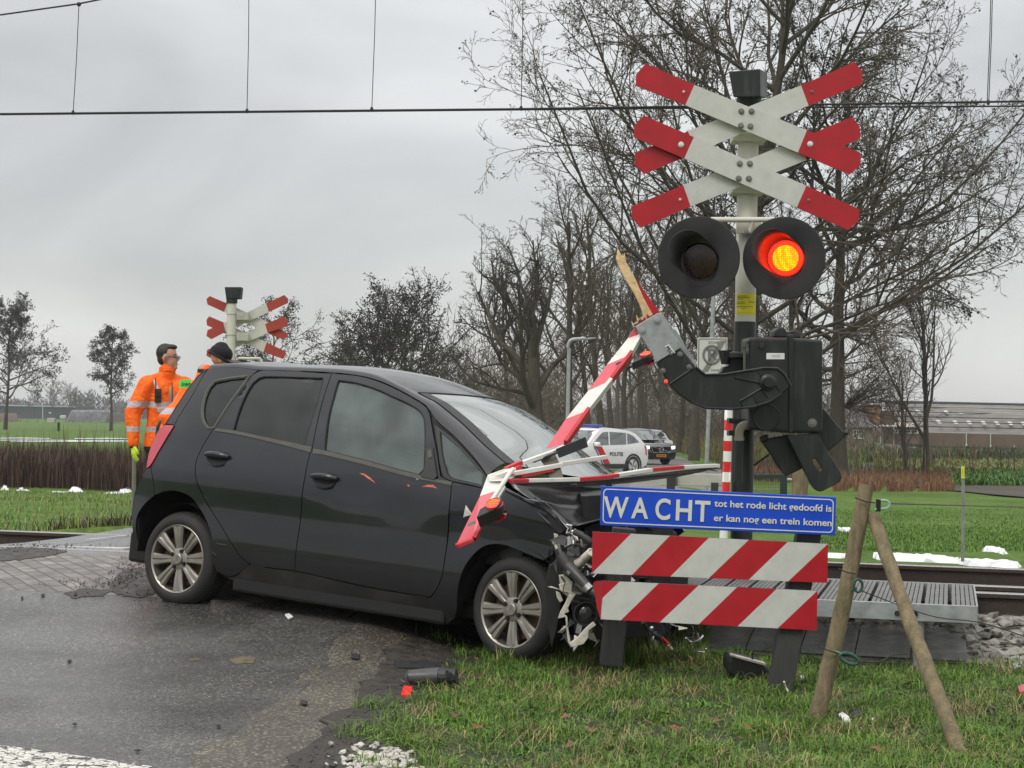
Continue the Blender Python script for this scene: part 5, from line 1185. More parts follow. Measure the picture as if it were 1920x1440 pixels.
mb = MB(); pts = [P(1657 + 11 * math.cos(a), 946 + 8 * math.sin(a), 8.36) for a in [-1.8 + 3.6 * k / 12 for k in range(13)]]; mb.tube([P(1646, 938, 8.36)] + pts + [P(1640, 955, 8.36)], .006, 8); mb.build('handle_loop', mat('pale green plastic', (.25, .42, .36), .4), fw, smooth=True)
mb = MB(); mb.tube([P(1647, 936, 8.36), P(1647, 959, 8.36)], .012, 8); mb.build('clip', M_black, fw, smooth=True)
mb = MB(); mb.tube([P(1668, 944, 8.36), P(1800, 948, 12), P(1960, 952, 16)], .0035, 6); mb.build('fence_wire', M_wire, fw, smooth=True)
# ================================================================ steel walkway
M_grate = mat('grey walkway plank', (.17, .17, .165), .6, .2, var=.25, scale=10, bump=.5, bscale=60)
wk = empty('steel_walkway', P(1760, 1138, 10.0), 'galvanised steel walkway with slatted deck on short legs beside the rails', 'walkway')
A0 = G(1832, 1138, .40); A1 = G(1326, 1117, .40); B0 = G(1775, 1095, .40); wdir = Vector((TA.x, TA.y, 0)); A0.z = .40
nrm_ = Vector((TN.x, TN.y, 0)); fr = A0.copy(); wid = (B0 - A0).dot(nrm_); ln = 1.95
def WP(s, t, z=.40): return fr - wdir * s + nrm_ * t + Vector((0, 0, z - .40))
for k in range(13):
    s0 = .012 + k * ln / 13; s1 = (k + 1) * ln / 13 - .006; mb = MB(); nb = 5
    for q in range(nb):
        a = s0 + (s1 - s0) * q / nb; b_ = a + (s1 - s0) / nb * .80; sk = .0
        mb.prism([WP(a, .012, .392), WP(b_, .012, .392), WP(b_, wid, .392), WP(a, wid, .392)], (0, 0, .012))
    for q in (.06, .35, .64, .93): mb.beam(WP(s0, wid * q, .384), WP(s1, wid * q, .384), .05, .012, side=nrm_)
    mb.build('deck_plank', M_grate, wk)
mb = MB(); mb.beam(WP(0, 0, .355), WP(ln, 0, .355), .015, .10, side=nrm_); mb.beam(WP(0, wid, .345), WP(ln, wid, .345), .015, .12, side=nrm_); mb.beam(WP(0, 0, .345), WP(0, wid, .345), .012, .12, side=wdir); mb.build('edge_beam', M_galv, wk, bevel=.003)
for s_ in (.34, .44): mb = MB(); mb.lathe(WP(s_, -.008, .345), -nrm_, [(0, .016), (.008, .016), (.008, 0)], 10); mb.build('bolt', M_black, wk)
for s_, t_ in ((.32, .05), (1.85, .05), (.45, wid - .1), (1.85, wid - .1)):
    q = WP(s_, t_, .33); mb = MB(); mb.tube([q, Vector((q.x, q.y, -.1))], .03, 14); mb.build('leg', M_galv, wk, smooth=True, autosmooth=R(40))
# ribbed rubber mats on the ground below
M_mat = mat('ribbed rubber mat', (.24, .24, .23), .6, var=.25, scale=12)
for k in range(7):
    s0 = .05 + k * .32; mb = MB(); a, b_ = WP(s0, .25, .06), WP(s0 + .312, .25, .06); c, d = WP(s0 + .312, .95, .15), WP(s0, .95, .15)
    mb.prism([a, b_, c, d], (0, 0, .02))
    for q in range(22):
        f = (q + .5) / 22; p_ = a.lerp(d, f) + Vector((0, 0, .022)); r_ = b_.lerp(c, f) + Vector((0, 0, .022)); mb.beam(p_, r_, .014, .008, side=nrm_)
    o = mb.build('rubber_mat', M_mat, None); tag(o, 'ribbed grey rubber mat under the steel walkway, ' + ('first', 'second', 'third', 'fourth', 'fifth', 'sixth', 'seventh')[k] + ' from its free right end', 'rubber mat', 'rubber mats under the walkway')
# ================================================================ bare winter trees
def tubes_np(lines, n):
    "lines: list of (K,4) arrays x y z r, all the same K -> verts, quads"
    A = np.stack(lines); N, K, _ = A.shape; Pn = A[:, :, :3]; rr_ = A[:, :, 3]
    T = np.empty_like(Pn); T[:, 1:-1] = Pn[:, 2:] - Pn[:, :-2]; T[:, 0] = Pn[:, 1] - Pn[:, 0]; T[:, -1] = Pn[:, -1] - Pn[:, -2]
    T /= np.linalg.norm(T, axis=2, keepdims=True) + 1e-9
    ref = np.where(np.abs(T[:, :1, 2:3]) > .9, np.array([1., 0, 0]), np.array([0, 0, 1.])); ref = np.broadcast_to(ref, T.shape)
    U = np.cross(T, ref); U /= np.linalg.norm(U, axis=2, keepdims=True) + 1e-9; W = np.cross(T, U)
    a = np.arange(n) * 2 * np.pi / n
    V = Pn[:, :, None, :] + rr_[:, :, None, None] * (np.cos(a)[None, None, :, None] * U[:, :, None, :] + np.sin(a)[None, None, :, None] * W[:, :, None, :])
    idx = np.arange(N * K * n).reshape(N, K, n); q = idx[:, :-1, :]; q2 = idx[:, 1:, :]
    F = np.stack([q, np.roll(q, -1, 2), np.roll(q2, -1, 2), q2], -1).reshape(-1, 4)
    return V.reshape(-1, 3), F
def grow(seed, height, r0, lean=(0, 0), first=.3, levels=4, nb=(9, 7, 6, 5), spread=(55, 45, 40, 40), ratio=(.62, .5, .45, .4), up_=(.25, .2, .1, -.05), wig=.16, minr=.006, trunk_top=.9, fork=0, droop=0.0, crown=None, K=7, rf=.55):
    "returns dict level -> list of (K,4) arrays"
    rng = np.random.default_rng(seed); out = {i: [] for i in range(levels + 1)}
    def line(p, d, L, r, r1, upw, wg, k=K):
        k = max(2, k)
        pts = [np.append(p, r)]; q = p.copy(); d = d / np.linalg.norm(d)
        for i in range(1, k):
            d = d + rng.normal(0, wg, 3) + np.array([0, 0, upw * (1 / k) * 2.0]); d /= np.linalg.norm(d); q = q + d * L / (k - 1); pts.append(np.append(q, r + (r1 - r) * (i / (k - 1)) ** .8))
        return np.array(pts), d
    def branch(p, d, L, r, lv):
        L_, dd = line(p, d, L, r, max(minr * .7, r * .25), up_[min(lv, len(up_)) - 1] if lv else .1, wig * (1 if lv else .35), K if lv < 4 else 4); out[lv].append(L_)
        KK = len(L_)
        if lv >= levels: return
        n = nb[lv] if lv < len(nb) else nb[-1]; n = max(2, int(n * rng.uniform(.75, 1.25)))
        for i in range(n):
            f = (first if lv == 0 else .22) + (1 - (first if lv == 0 else .22)) * (i + rng.uniform(.1, .9)) / n; f = min(.99, f)
            x = f * (KK - 1); k = min(KK - 2, int(x)); t = x - k; q = L_[k, :3] * (1 - t) + L_[k + 1, :3] * t; rl = L_[k, 3] * (1 - t) + L_[k + 1, 3] * t
            tan = L_[k + 1, :3] - L_[k, :3]; tan /= np.linalg.norm(tan); az = rng.uniform(0, 2 * np.pi) if lv else (i * 2.4 + rng.uniform(-.5, .5))
            a = np.cross(tan, [0.3, .2, 1] if abs(tan[2]) < .9 else [1, 0, 0]); a /= np.linalg.norm(a); b = np.cross(tan, a)
            sp = math.radians(spread[min(lv, len(spread) - 1)] * rng.uniform(.7, 1.25) * (1 - .35 * f if lv == 0 else 1)); nd = tan * math.cos(sp) + (a * math.cos(az) + b * math.sin(az)) * math.sin(sp)
            nl = L * ratio[min(lv, len(ratio) - 1)] * rng.uniform(.7, 1.2) * (1.05 - .55 * f if lv == 0 and crown is None else (crown(f) if lv == 0 else 1 - .35 * f))
            branch(q, nd, nl, max(minr, min(rl * .75, r * (rf if lv == 0 else .55))), lv + 1)
    d0 = np.array([lean[0], lean[1], 1.0])
    branch(np.array([0., 0, 0]), d0, height * trunk_top, r0, 0)
    if out[0]:
        b0_ = out[0][0]; b0_[0, 3] *= 1.35; b0_[0, 2] -= .3
    return out
def clumps_np(ends, rng, size, per, jitter):
    V = []; 
    E = ends[rng.integers(0, len(ends), per)]; c = E + rng.normal(0, jitter, E.shape)
    a = rng.normal(0, 1, E.shape); a /= np.linalg.norm(a, axis=1, keepdims=True); b = np.cross(a, rng.normal(0, 1, E.shape)); b /= np.linalg.norm(b, axis=1, keepdims=True) + 1e-9
    s = (size * rng.uniform(.5, 1.3, len(E)))[:, None]; V = np.stack([c - a * s, c - b * s * .7, c + a * s, c + b * s * .7], 1).reshape(-1, 3); F = np.arange(len(V)).reshape(-1, 4)
    return V, F
M_bark = mat('dark wet bark', (.062, .052, .036), .9, var=.45, scale=3, stretch=(3, 3, .8), bump=.9, bscale=12, dirt=(.085, .09, .035), dirtamt=.6, dscale=1.2)
M_twig = mat('bare twigs', (.085, .067, .045), .9, var=.3, scale=1.5)
M_twigd = mat('dark twigs', (.046, .038, .030), .9, var=.3, scale=1.5)
M_cone = mat('old seed clusters', (.022, .016, .012), .9)
M_brownleaf = mat('withered brown leaves', (.10, .05, .028), .9, var=.4, scale=2)
def tree(loc, data, label=None, group=None, twig=None, cl=None, rot=0, kind='bare_tree', sides=(12, 8, 5, 4, 3, 3), split=2, scale=1, bark=None):
    "trunk part = trunk and main limbs; crown part = everything finer"
    t = empty(kind, loc, label, 'tree', group, rot); levels = max(data); 
    def join(lv, off=None):
        VV, FF, n0 = [], [], 0
        for l in lv:
            if not data[l]: continue
            V, F = tubes_np(data[l], sides[min(l, len(sides) - 1)]); VV.append(V); FF.append(F + n0); n0 += len(V)
        return np.concatenate(VV), np.concatenate(FF)
    V, F = join(range(0, split)); o = np_mesh('trunk', V, F, bark or M_bark, smooth=True); adopt(o, t, False); 
    V, F = join(range(split, levels + 1)); mi = np.zeros(len(F), int); mats = [twig or M_twig]
    if cl:
        rng = np.random.default_rng(7); ends = np.concatenate([np.array(data[levels])[:, -1, :3], np.array(data[levels])[:, 3, :3]]); C_, G_ = clumps_np(ends, rng, cl[0], cl[1], cl[2]); G_ = G_ + len(V); V = np.concatenate([V, C_]); F = np.concatenate([F, G_]); mi = np.concatenate([mi, np.ones(len(G_), int)]); mats.append(cl[3])
    o = np_mesh('crown', V, F, mats, mi=mi); adopt(o, t, False); return t
def ground_at(u, d, v=None):
    p = P(u, 800, d); return Vector((p.x, p.y, H(p.x, p.y)))
# --- large trees beside the road
D1 = grow(3, 25, .46, lean=(.0, 0), first=.12, levels=5, nb=(32, 12, 8, 5, 4), spread=(84, 38, 38, 38, 40), ratio=(.76, .44, .42, .42, .5), up_=(.52, .15, .0, -.05, -.05), wig=.15, minr=.010, trunk_top=.8, rf=.26)
big1 = tree(ground_at(1376, 76), D1, 'biggest bare tree, its trunk right behind the signal mast', 'tall bare trees by the crossing road', cl=(.06, 11000, .05, M_cone))
D2 = grow(12, 17, .40, lean=(-.01, 0), first=.30, levels=5, nb=(18, 10, 7, 5, 4), spread=(76, 42, 40, 40, 40), ratio=(.86, .46, .44, .42, .5), up_=(.4, -.05, -.2, -.3, -.3), wig=.14, minr=.008, trunk_top=.9, rf=.30)
big2 = tree(ground_at(1572, 77), D2, 'bare tree with a thick dark trunk right of the drive box, before the farmhouse', 'tall bare trees by the crossing road', twig=M_twigd, cl=(.065, 8500, .06, M_cone))
D3 = grow(5, 8.2, .48, lean=(-.05, 0), first=.25, levels=5, nb=(9, 7, 7, 5, 4), spread=(52, 45, 45, 42, 40), ratio=(.9, .6, .45, .4, .45), up_=(.4, .3, .15, .05, 0), wig=.15, minr=.007, trunk_top=.85, rf=.36)
big3 = tree(ground_at(1012, 70), D3, 'knotty bare tree with wide dark limbs behind the windscreen', 'tall bare trees by the crossing road', twig=M_twigd)
D4 = grow(9, 13, .26, lean=(.0, 0), first=.25, levels=5, nb=(12, 8, 6, 5, 3), spread=(45, 42, 40, 40, 40), ratio=(.5, .5, .45, .42, .45), up_=(.5, .2, .1, 0, 0), wig=.13, minr=.008, trunk_top=.9, rf=.35)
big4 = tree(ground_at(1068, 84), D4, 'slimmer bare tree just behind the street lamp', 'tall bare trees by the crossing road')
big5 = tree(ground_at(1486, 88), D4, 'slim bare tree just right of the lit signal lamp, in front of the avenue', 'tall bare trees by the crossing road')
# --- avenue behind, copies of three lighter trees
D5 = grow(21, 16, .26, rf=.35, first=.3, levels=4, nb=(11, 8, 6, 5), spread=(45, 45, 42, 40), ratio=(.5, .5, .45, .42), up_=(.4, .2, .1, 0), minr=.014)
D6 = grow(22, 12, .20, rf=.35, first=.2, levels=4, nb=(11, 8, 6, 5), spread=(50, 45, 42, 40), ratio=(.5, .5, .45, .45), up_=(.3, .1, .1, 0), minr=.015)
M_olive = mat('olive mossy twigs', (.075, .068, .036), .9, var=.35, scale=.6)
M_reddish = mat('reddish brown twigs', (.085, .052, .036), .9, var=.35, scale=.6)
ag = 'avenue trees behind the police car'
av = [tree(ground_at(1302, 96), D5, None, ag, twig=M_olive, bark=M_bark), tree(ground_at(1250, 118), D6, None, ag, twig=M_reddish)]
spots = [(1302, 96, 0, 0), (1250, 118, 1, 0), (1330, 108, 1, 1), (1215, 130, 0, 2), (1232, 150, 1, 3), (1195, 165, 0, 4), (1176, 105, 1, 5), (1150, 128, 0, 1.5), (1130, 100, 0, 2.7), (1104, 120, 1, .7), (1206, 190, 1, 2.2), (1185, 215, 0, 3.4), (1275, 136, 0, 4.1), (1350, 130, 0, 5.2), (1395, 118, 1, .4), (1430, 140, 0, 2.9), (1465, 125, 1, 1.9), (1160, 180, 0, .9), (985, 118, 1, 2.1), (955, 140, 0, 3.3)]
for i, (u, d, k, rz) in enumerate(spots):
    g_ = ground_at(u, d); t = av[k] if i < 2 else copy_tree(av[k]); t.location = g_; t.rotation_euler = (0, 0, rz); s = 1 + .12 * math.sin(i * 2.3); t.scale = (s, s, s)
    t['label'] = ('mossy' if k == 0 else 'reddish brown') + ' bare avenue tree ' + ['right of the road beside the zone sign', 'behind the guard beam', 'right behind the zone sign post', 'left of the road, well behind the police car', 'far down the left side of the road', 'deep in the avenue above the dark police car', 'close behind the white police car roof', 'behind the light bar of the police car', 'just right of the street lamp', 'between the street lamp and the boom', 'farthest down the avenue, left row', 'farthest down the avenue, in the middle', 'on the right verge where the road bends', 'behind the red and white post', 'directly behind the signal mast', 'behind the drive box', 'low between mast and thick trunk', 'deep in the avenue left of the road', 'left of the knotty tree, half hidden by it', 'leftmost of all, above the car roof'][i]
# --- single tree in the field on the right
D7 = grow(31, 9.2, .17, lean=(.02, 0), first=.12, levels=4, nb=(14, 8, 6, 4), spread=(34, 34, 34, 36), ratio=(.8, .5, .42, .4), up_=(.35, .25, .2, .1), wig=.10, minr=.010, trunk_top=.95, crown=lambda f: 1.0 - .55 * f)
tree(ground_at(1737, 85), D7, 'slender many-stemmed bare tree in the field before the long barn', None, twig=M_twigd)
D8 = grow(33, 7, .09, first=.15, levels=3, nb=(10, 8, 5), spread=(40, 38, 36), ratio=(.7, .5, .4), up_=(.3, .2, .1), minr=.008)
tree(ground_at(1700, 84), grow(35, 5, .10, first=.05, levels=3, nb=(10, 7, 5), spread=(30, 34, 36), ratio=(.8, .5, .4), up_=(.3, .2, .1), minr=.010), 'low bare shrub close by the left side of the slender field tree', None, kind='bare_shrub')
# hanging twigs tuft on the thick trunk
def tuft(loc, label, seed, n, L, up__):
    rng = np.random.default_rng(seed); lines = []
    for i in range(n):
        a = rng.uniform(-1.2, 1.2); d = np.array([math.cos(a) * .8 + .2, math.sin(a) * .5, rng.uniform(-.25, 1.1)]); d /= np.linalg.norm(d); q = np.array([0., 0, 0]); pts = [np.append(q, .014)]; l = L * rng.uniform(.5, 1.1)
        for k in range(7): d = d + rng.normal(0, .07, 3) + np.array([0, 0, up__]); d /= np.linalg.norm(d); q = q + d * l / 7; pts.append(np.append(q, .012 - .0008 * k))
        lines.append(np.array(pts))
        for m in range(4):
            k = rng.integers(2, 7); b = np.array(pts[k]); dd = d + rng.normal(0, .5, 3); dd /= np.linalg.norm(dd); q2 = b[:3].copy(); pp = [np.append(q2, .007)]
            for z in range(7): dd = dd + rng.normal(0, .1, 3) + np.array([0, 0, up__]); dd /= np.linalg.norm(dd); q2 = q2 + dd * l * .4 / 7; pp.append(np.append(q2, .006))
            lines.append(np.array(pp))
    V, F = tubes_np(lines, 3); o = np_mesh('side_shoots', V, F, M_twig); o.location = loc; return o
b2l = big2.location
o = tuft(Vector((.25, 0, 3.1)), '', 4, 90, 3.6, -.01); adopt(o, big2, False)
o = tuft(Vector((.1, -.1, 6.2)), '', 5, 60, 3.0, -.06); adopt(o, big2, False)
# --- alders on the left and behind the car
def alder(u, d, h, seed, label, lean=(0, 0), wide=.5, first=.25, group=None, dens=9000, r0=None):
    D = grow(seed, h, r0 or h * .016, lean=lean, first=first, levels=3, nb=(22, 9, 7), spread=(72, 48, 45), ratio=(wide, .5, .45), up_=(.12, .05, 0), wig=.14, minr=.02, trunk_top=.98, crown=lambda f: .55 + .6 * math.sin(math.pi * min(1, .25 + f * .8)))
    return tree(ground_at(u, d), D, label, group, twig=M_twigd, cl=(.11 * h / 14, dens, .14, M_cone), kind='alder_tree')
alder(10, 215, 14.6, 41, 'dark alder with a bent trunk at the left edge of the photo', lean=(.10, 0), wide=.40, dens=9500)
alder(208, 222, 12.4, 43, 'dark upright alder in the meadow, left of the man in orange', wide=.27, first=.32, dens=8500)
alder(505, 150, 10.4, 45, 'dark alder behind the far crossing boards', wide=.46, dens=4000)
alder(782, 118, 9.6, 47, 'dark spreading alder above the car roof, right one of the pair', lean=(-.02, 0), wide=.55, first=.36, dens=6000, r0=.2)
alder(732, 120, 8.4, 49, 'dark spreading alder above the car roof, left one of the pair', lean=(-.14, 0), wide=.62, first=.36, dens=5200, r0=.2)
alder(655, 160, 7.5, 51, 'small dense alder low above the car roof', wide=.5, dens=4000)
alder(842, 140, 5.6, 52, 'low alder bush where the car roof slopes down', wide=.7, dens=3200)
D9 = grow(61, 9, .14, first=.25, levels=3, nb=(12, 9, 7), spread=(42, 42, 40), ratio=(.6, .5, .45), up_=(.35, .2, .1), minr=.03)
far0 = None; M_fartwig = mat('distant twigs', (.06, .055, .052), .9, var=.1)
for i, (u, d, s, lab) in enumerate([(880, 330, 1.0, 'small distant bare tree right of the low alder bush'), (935, 340, 1.0, 'small distant bare tree left of the knotty tree'), (95, 520, 1.15, 'distant bare tree behind the green shed'), (130, 520, 1.1, 'distant bare tree above the end of the green shed'), (148, 560, 1.0, 'distant slim bare tree right of the green shed'), (60, 540, .9, 'distant round tree above the green shed roof'), (160, 600, 1.0, 'distant bare tree behind the dark silage heap'), (905, 350, .7, 'distant low bare tree between two others behind the car roof')]):
    if far0 is None: far0 = tree(ground_at(u, d), D9, lab, 'small distant bare trees', twig=M_fartwig); t = far0
    else: t = copy_tree(far0); t['label'] = lab
    t.location = ground_at(u, d); t.scale = (s, s, s); t.rotation_euler = (0, 0, i * 1.3)
# far treeline: one mass of twigs
def treeline():
    rng = np.random.default_rng(3); VV = []; 
    for (x0, x1, y0, n, h) in ((-420, 90, 760, 26000, 10), (-300, 60, 980, 16000, 13), (60, 340, 620, 15000, 8)):
        x = rng.uniform(x0, x1, n); hh = h * (.55 + .3 * np.sin(x * .06) + .25 * np.sin(x * .17 + 1) + .15 * np.sin(x * .43)); hh = np.clip(hh, h * .25, None); z = hh * rng.beta(1.6, 1.3, n); y = y0 + rng.uniform(-18, 18, n); c = np.stack([x, y, z - .9], 1)
        a = rng.normal(0, 1, (n, 3)); a[:, 1] *= .5; a[:, 2] += .8 * np.sign(a[:, 2]); a /= np.linalg.norm(a, axis=1, keepdims=True); b = np.cross(a, rng.normal(0, 1, (n, 3))); b /= np.linalg.norm(b, axis=1, keepdims=True)
        s = rng.uniform(.5, 1.3, n)[:, None]; VV.append(np.stack([c - a * s, c - b * s * .25, c + a * s, c + b * s * .25], 1).reshape(-1, 3))
    V = np.concatenate(VV); o = np_mesh('far_woods', V, np.arange(len(V)).reshape(-1, 4), M_fartwig); tag(o, 'line of far woods fading into the mist', 'woods', kind='stuff')
treeline()

def thicket():
    rng = np.random.default_rng(8); n = 46000; y = rng.uniform(120, 320, n); side = rng.random(n) < .5; o_ = rng.uniform(1.5, 17, n); x = np.array([(xr(q) + e) if k else (xl(q) - e) for q, e, k in zip(y, o_, side)]); z = 11.5 * rng.beta(1.0, 2.1, n) - .9; c = np.stack([x, y, z], 1)
    a = rng.normal(0, 1, (n, 3)); a[:, 1] *= .4; a[:, 2] = np.abs(a[:, 2]) + .5; a /= np.linalg.norm(a, axis=1, keepdims=True); b = np.cross(a, rng.normal(0, 1, (n, 3))); b /= np.linalg.norm(b, axis=1, keepdims=True); s = rng.uniform(.3, 1.0, n)[:, None]
    V = np.stack([c - a * s, c - b * .035, c + a * s, c + b * .035], 1).reshape(-1, 3); mi = rng.integers(0, 3, n); o = np_mesh('thicket', V, np.arange(len(V)).reshape(-1, 4), [M_olive, M_reddish, M_twig], mi=mi); tag(o, 'tangled brown and olive twigs of the thickets along the avenue', 'thicket', kind='stuff')
thicket()

rt_ = copy_tree(av[1]); rt_.location = (11.6, 19.0, H(11.6, 19.0)); rt_.scale = (1.25, 1.25, 1.2); rt_.rotation_euler = (0, 0, 1.1); rt_['label'] = 'bare tree by the track, seen only as branches mirrored in the windscreen'; rt_['group'] = 'tall bare trees by the crossing road'
# ================================================================ people
def skin_mesh(caps, voxel=.012, smooth_it=6):
    "one continuous surface grown over tapered limbs (p0, r0, p1, r1[, flatten])"
    mb = MB()
    for c in caps:
        if c[0] == 'e': mb.ball(c[1], c[2], 16, rot=c[3] if len(c) > 3 else None); continue
        p0, r0, p1, r1 = c[:4]; p0, p1 = Vector(p0), Vector(p1); ax = (p1 - p0); L = ax.length; ax.normalize(); prof = [(-r0 * math.cos(a), r0 * math.sin(a)) for a in [math.pi * k / 12 for k in range(7)]]
        prof += [(L + r1 * math.sin(a), r1 * math.cos(a)) for a in [math.pi * k / 12 for k in range(7)]]
        prof[0] = (prof[0][0], 1e-4); prof[-1] = (prof[-1][0], 1e-4); mb.lathe(p0, ax, prof, 14, sx=c[4] if len(c) > 4 else 1, ref=c[5] if len(c) > 5 else None)
    me = bpy.data.meshes.new('t'); me.from_pydata(mb.v, [], mb.f); o = bpy.data.objects.new('t', me); link(o)
    md = o.modifiers.new('r', 'REMESH'); md.mode = 'VOXEL'; md.voxel_size = voxel; md.use_smooth_shade = True
    if smooth_it: m2 = o.modifiers.new('s', 'SMOOTH'); m2.iterations = smooth_it; m2.factor = .5
    dg = bpy.context.evaluated_depsgraph_get(); out = bpy.data.meshes.new_from_object(o.evaluated_get(dg)); bpy.data.objects.remove(o); bpy.data.meshes.remove(me)
    for p in out.polygons: p.use_smooth = True
    return out
def obj_of(name, me, m, parent):
    me.materials.clear()
    for q in (m if isinstance(m, (list, tuple)) else [m]): me.materials.append(q)
    o = bpy.data.objects.new(name, me); link(o); return adopt(o, parent, False)
M_skin = mat('skin', (.48, .27, .19), .5, var=.08, scale=20); M_hair = mat('dark hair', (.020, .014, .010), .6, var=.3, scale=40); M_hair2 = mat('brown grey hair', (.09, .07, .055), .7, var=.3, scale=40)
M_navy = mat('navy cloth', (.012, .014, .025), .85, var=.2, scale=20); M_glove = mat('lime glove', (.55, .75, .03), .8, var=.15, scale=40); M_beanie = mat('black knitted cap', (.012, .012, .013), .95, var=.3, scale=60, bump=.5, bscale=120)
def hivis(name, bands, hem):
    "orange cloth with grey reflective bands at heights (z0, z1) and navy below the hem"
    m, nt, n, l, b = nodes(name); b.inputs['Roughness'].default_value = .75; tc = n.new('ShaderNodeTexCoord'); sp = n.new('ShaderNodeSeparateXYZ'); l.new(tc.outputs['Object'], sp.inputs[0])
    nz = n.new('ShaderNodeTexNoise'); nz.inputs['Scale'].default_value = 9; nz.inputs['Detail'].default_value = 4; l.new(tc.outputs['Object'], nz.inputs[0])
    r = n.new('ShaderNodeValToRGB'); r.color_ramp.elements[0].position = .3; r.color_ramp.elements[1].position = .7; r.color_ramp.elements[0].color = (.92, .105, .0, 1); r.color_ramp.elements[1].color = (1, .19, .006, 1); l.new(nz.outputs[0], r.inputs[0]); src = r.outputs[0]
    def gate(z0, z1, col, src):
        a = n.new('ShaderNodeMath'); a.operation = 'GREATER_THAN'; l.new(sp.outputs[2], a.inputs[0]); a.inputs[1].default_value = z0
        c = n.new('ShaderNodeMath'); c.operation = 'LESS_THAN'; l.new(sp.outputs[2], c.inputs[0]); c.inputs[1].default_value = z1
        d = n.new('ShaderNodeMath'); d.operation = 'MULTIPLY'; l.new(a.outputs[0], d.inputs[0]); l.new(c.outputs[0], d.inputs[1])
        mx = n.new('ShaderNodeMixRGB'); mx.inputs[2].default_value = tuple(col) + (1,); l.new(d.outputs[0], mx.inputs[0]); l.new(src, mx.inputs[1]); return mx.outputs[0]
    for z0, z1 in bands: src = gate(z0, z1, (.50, .42, .42), src)
    src = gate(-1, hem, (.012, .014, .025), src); l.new(src, b.inputs['Base Color'])
    n2 = n.new('ShaderNodeTexNoise'); n2.inputs['Scale'].default_value = 7; n2.inputs['Detail'].default_value = 3; n2.inputs['Distortion'].default_value = 1.2; l.new(tc.outputs['Object'], n2.inputs[0]); bp = n.new('ShaderNodeBump'); bp.inputs['Strength'].default_value = .9; bp.inputs['Distance'].default_value = .05; l.new(n2.outputs[0], bp.inputs['Height']); l.new(bp.outputs[0], b.inputs['Normal']); return m
def person(loc, face, label, height=1.82, cap=False, hairm=None, arms=None, hem=.80, bands=((1.02, 1.075), (1.235, 1.29)), head_tilt=0, lean=0, jacket=True, glasses=False, hooded=False, gloves=False, head_yaw=0):
    "face: heading angle; local +x is the way the person looks, +y is the person's left"
    k = height / 1.82; root = empty('person', loc, label, 'person', None, face); root.scale = (k, k, k)
    hd = Vector((.02 + lean, 0, 1.70)); nk = Vector((.0 + lean * .7, 0, 1.52)); ch = Vector((lean * .42, 0, 1.33)); wa = Vector((lean * .06, 0, 1.08)); pv = Vector((0, 0, .95))
    T = Matrix.Rotation(head_yaw, 3, 'Z') @ Matrix.Rotation(head_tilt, 3, 'Y')
    def h(x, y, z): return hd + T @ Vector((x, y, z))
    caps = [('e', h(-.012, 0, .03), (.098, .077, .098), T), ('e', h(.028, 0, -.045), (.062, .058, .078), T), ('e', h(.075, 0, -.098), (.022, .026, .018)), ('e', h(.088, 0, -.012), (.018, .012, .028), T), ('e', h(.099, 0, -.026), (.014, .014, .011)), ('e', h(.080, 0, -.064), (.014, .024, .010)),
            ('e', h(-.012, .079, -.012), (.018, .010, .030)), ('e', h(-.012, -.079, -.012), (.018, .010, .030)), (nk + Vector((-.01, 0, .08)), .058, nk + Vector((-.015, 0, -.05)), .066),
            (ch + Vector((0, 0, .02)), .12, wa, .115, 1.0), (ch + Vector((0, .07, .05)), .09, wa + Vector((0, .05, 0)), .10), (ch + Vector((0, -.07, .05)), .09, wa + Vector((0, -.05, 0)), .10), (wa, .12, pv, .13)]
    jk = []; tr = []; hands = []
    for s in (1, -1):
        sh = nk + Vector((-.01, .185 * s, -.09)); el, wr = (arms[0 if s > 0 else 1] if arms else (Vector((-.02, .25 * s, 1.14)), Vector((.06, .26 * s, .90)))); el, wr = Vector(el), Vector(wr)
        caps += [(sh, .055, el, .043), (el, .043, wr, .028)]; jk += [(sh, .098, el, .080), (el, .080, wr - (wr - el).normalized() * .01, .052), (nk + Vector((-.01, .06 * s, -.03)), .07, sh, .085)]
        # hand: palm, four fingers of different length, thumb from the side of the palm
        fd_ = (wr - el).normalized(); side_ = Vector((0, 1, 0)); across_ = Vector((1, 0, 0)) - fd_ * fd_.x; across_.normalize(); pal = wr + fd_ * .055; hn = [(wr, .026, wr + fd_ * .075, .030, .62, side_)]
        for q, (o_, ln) in enumerate(((.027, .070), (.009, .080), (-.009, .074), (-.026, .058))):
            a = wr + fd_ * .085 + across_ * o_; mid = a + fd_ * ln * .5 - side_ * s * .010; tip = a + fd_ * ln * .92 - side_ * s * .030; hn += [(a, .0095, mid, .0085), (mid, .0085, tip, .007)]
        ta = wr + fd_ * .03 + across_ * .026; hn += [(ta, .012, ta + fd_ * .035 + across_ * .022 - side_ * s * .01, .010), (ta + fd_ * .035 + across_ * .022 - side_ * s * .01, .010, ta + fd_ * .062 + across_ * .022 - side_ * s * .022, .008)]
        caps += hn; hands.append(hn)
        hip = pv + Vector((0, .09 * s, -.03)); kn = Vector((.02, .10 * s, .50)); an = Vector((-.02, .11 * s, .09)); caps += [(hip, .085, kn, .056), (kn, .056, an, .038), (an, .036, an + Vector((.15, 0, -.04)), .030)]
        tr += [(hip, .105, kn, .078), (kn, .078, an + Vector((0, 0, .02)), .066)]
        mb = MB(); mb.box((.07, .11 * s, .055), (.29, .10, .11)); sh_ = mb.build('shoe', M_navy, root, world=False, bevel=.03, bseg=3)
    obj_of('body', skin_mesh(caps, .010, 4), M_skin, root); tr += [(pv + Vector((0, 0, .08)), .13, pv + Vector((0, 0, -.04)), .14)]
    obj_of('trousers', skin_mesh(tr, .014, 5), M_navy, root)
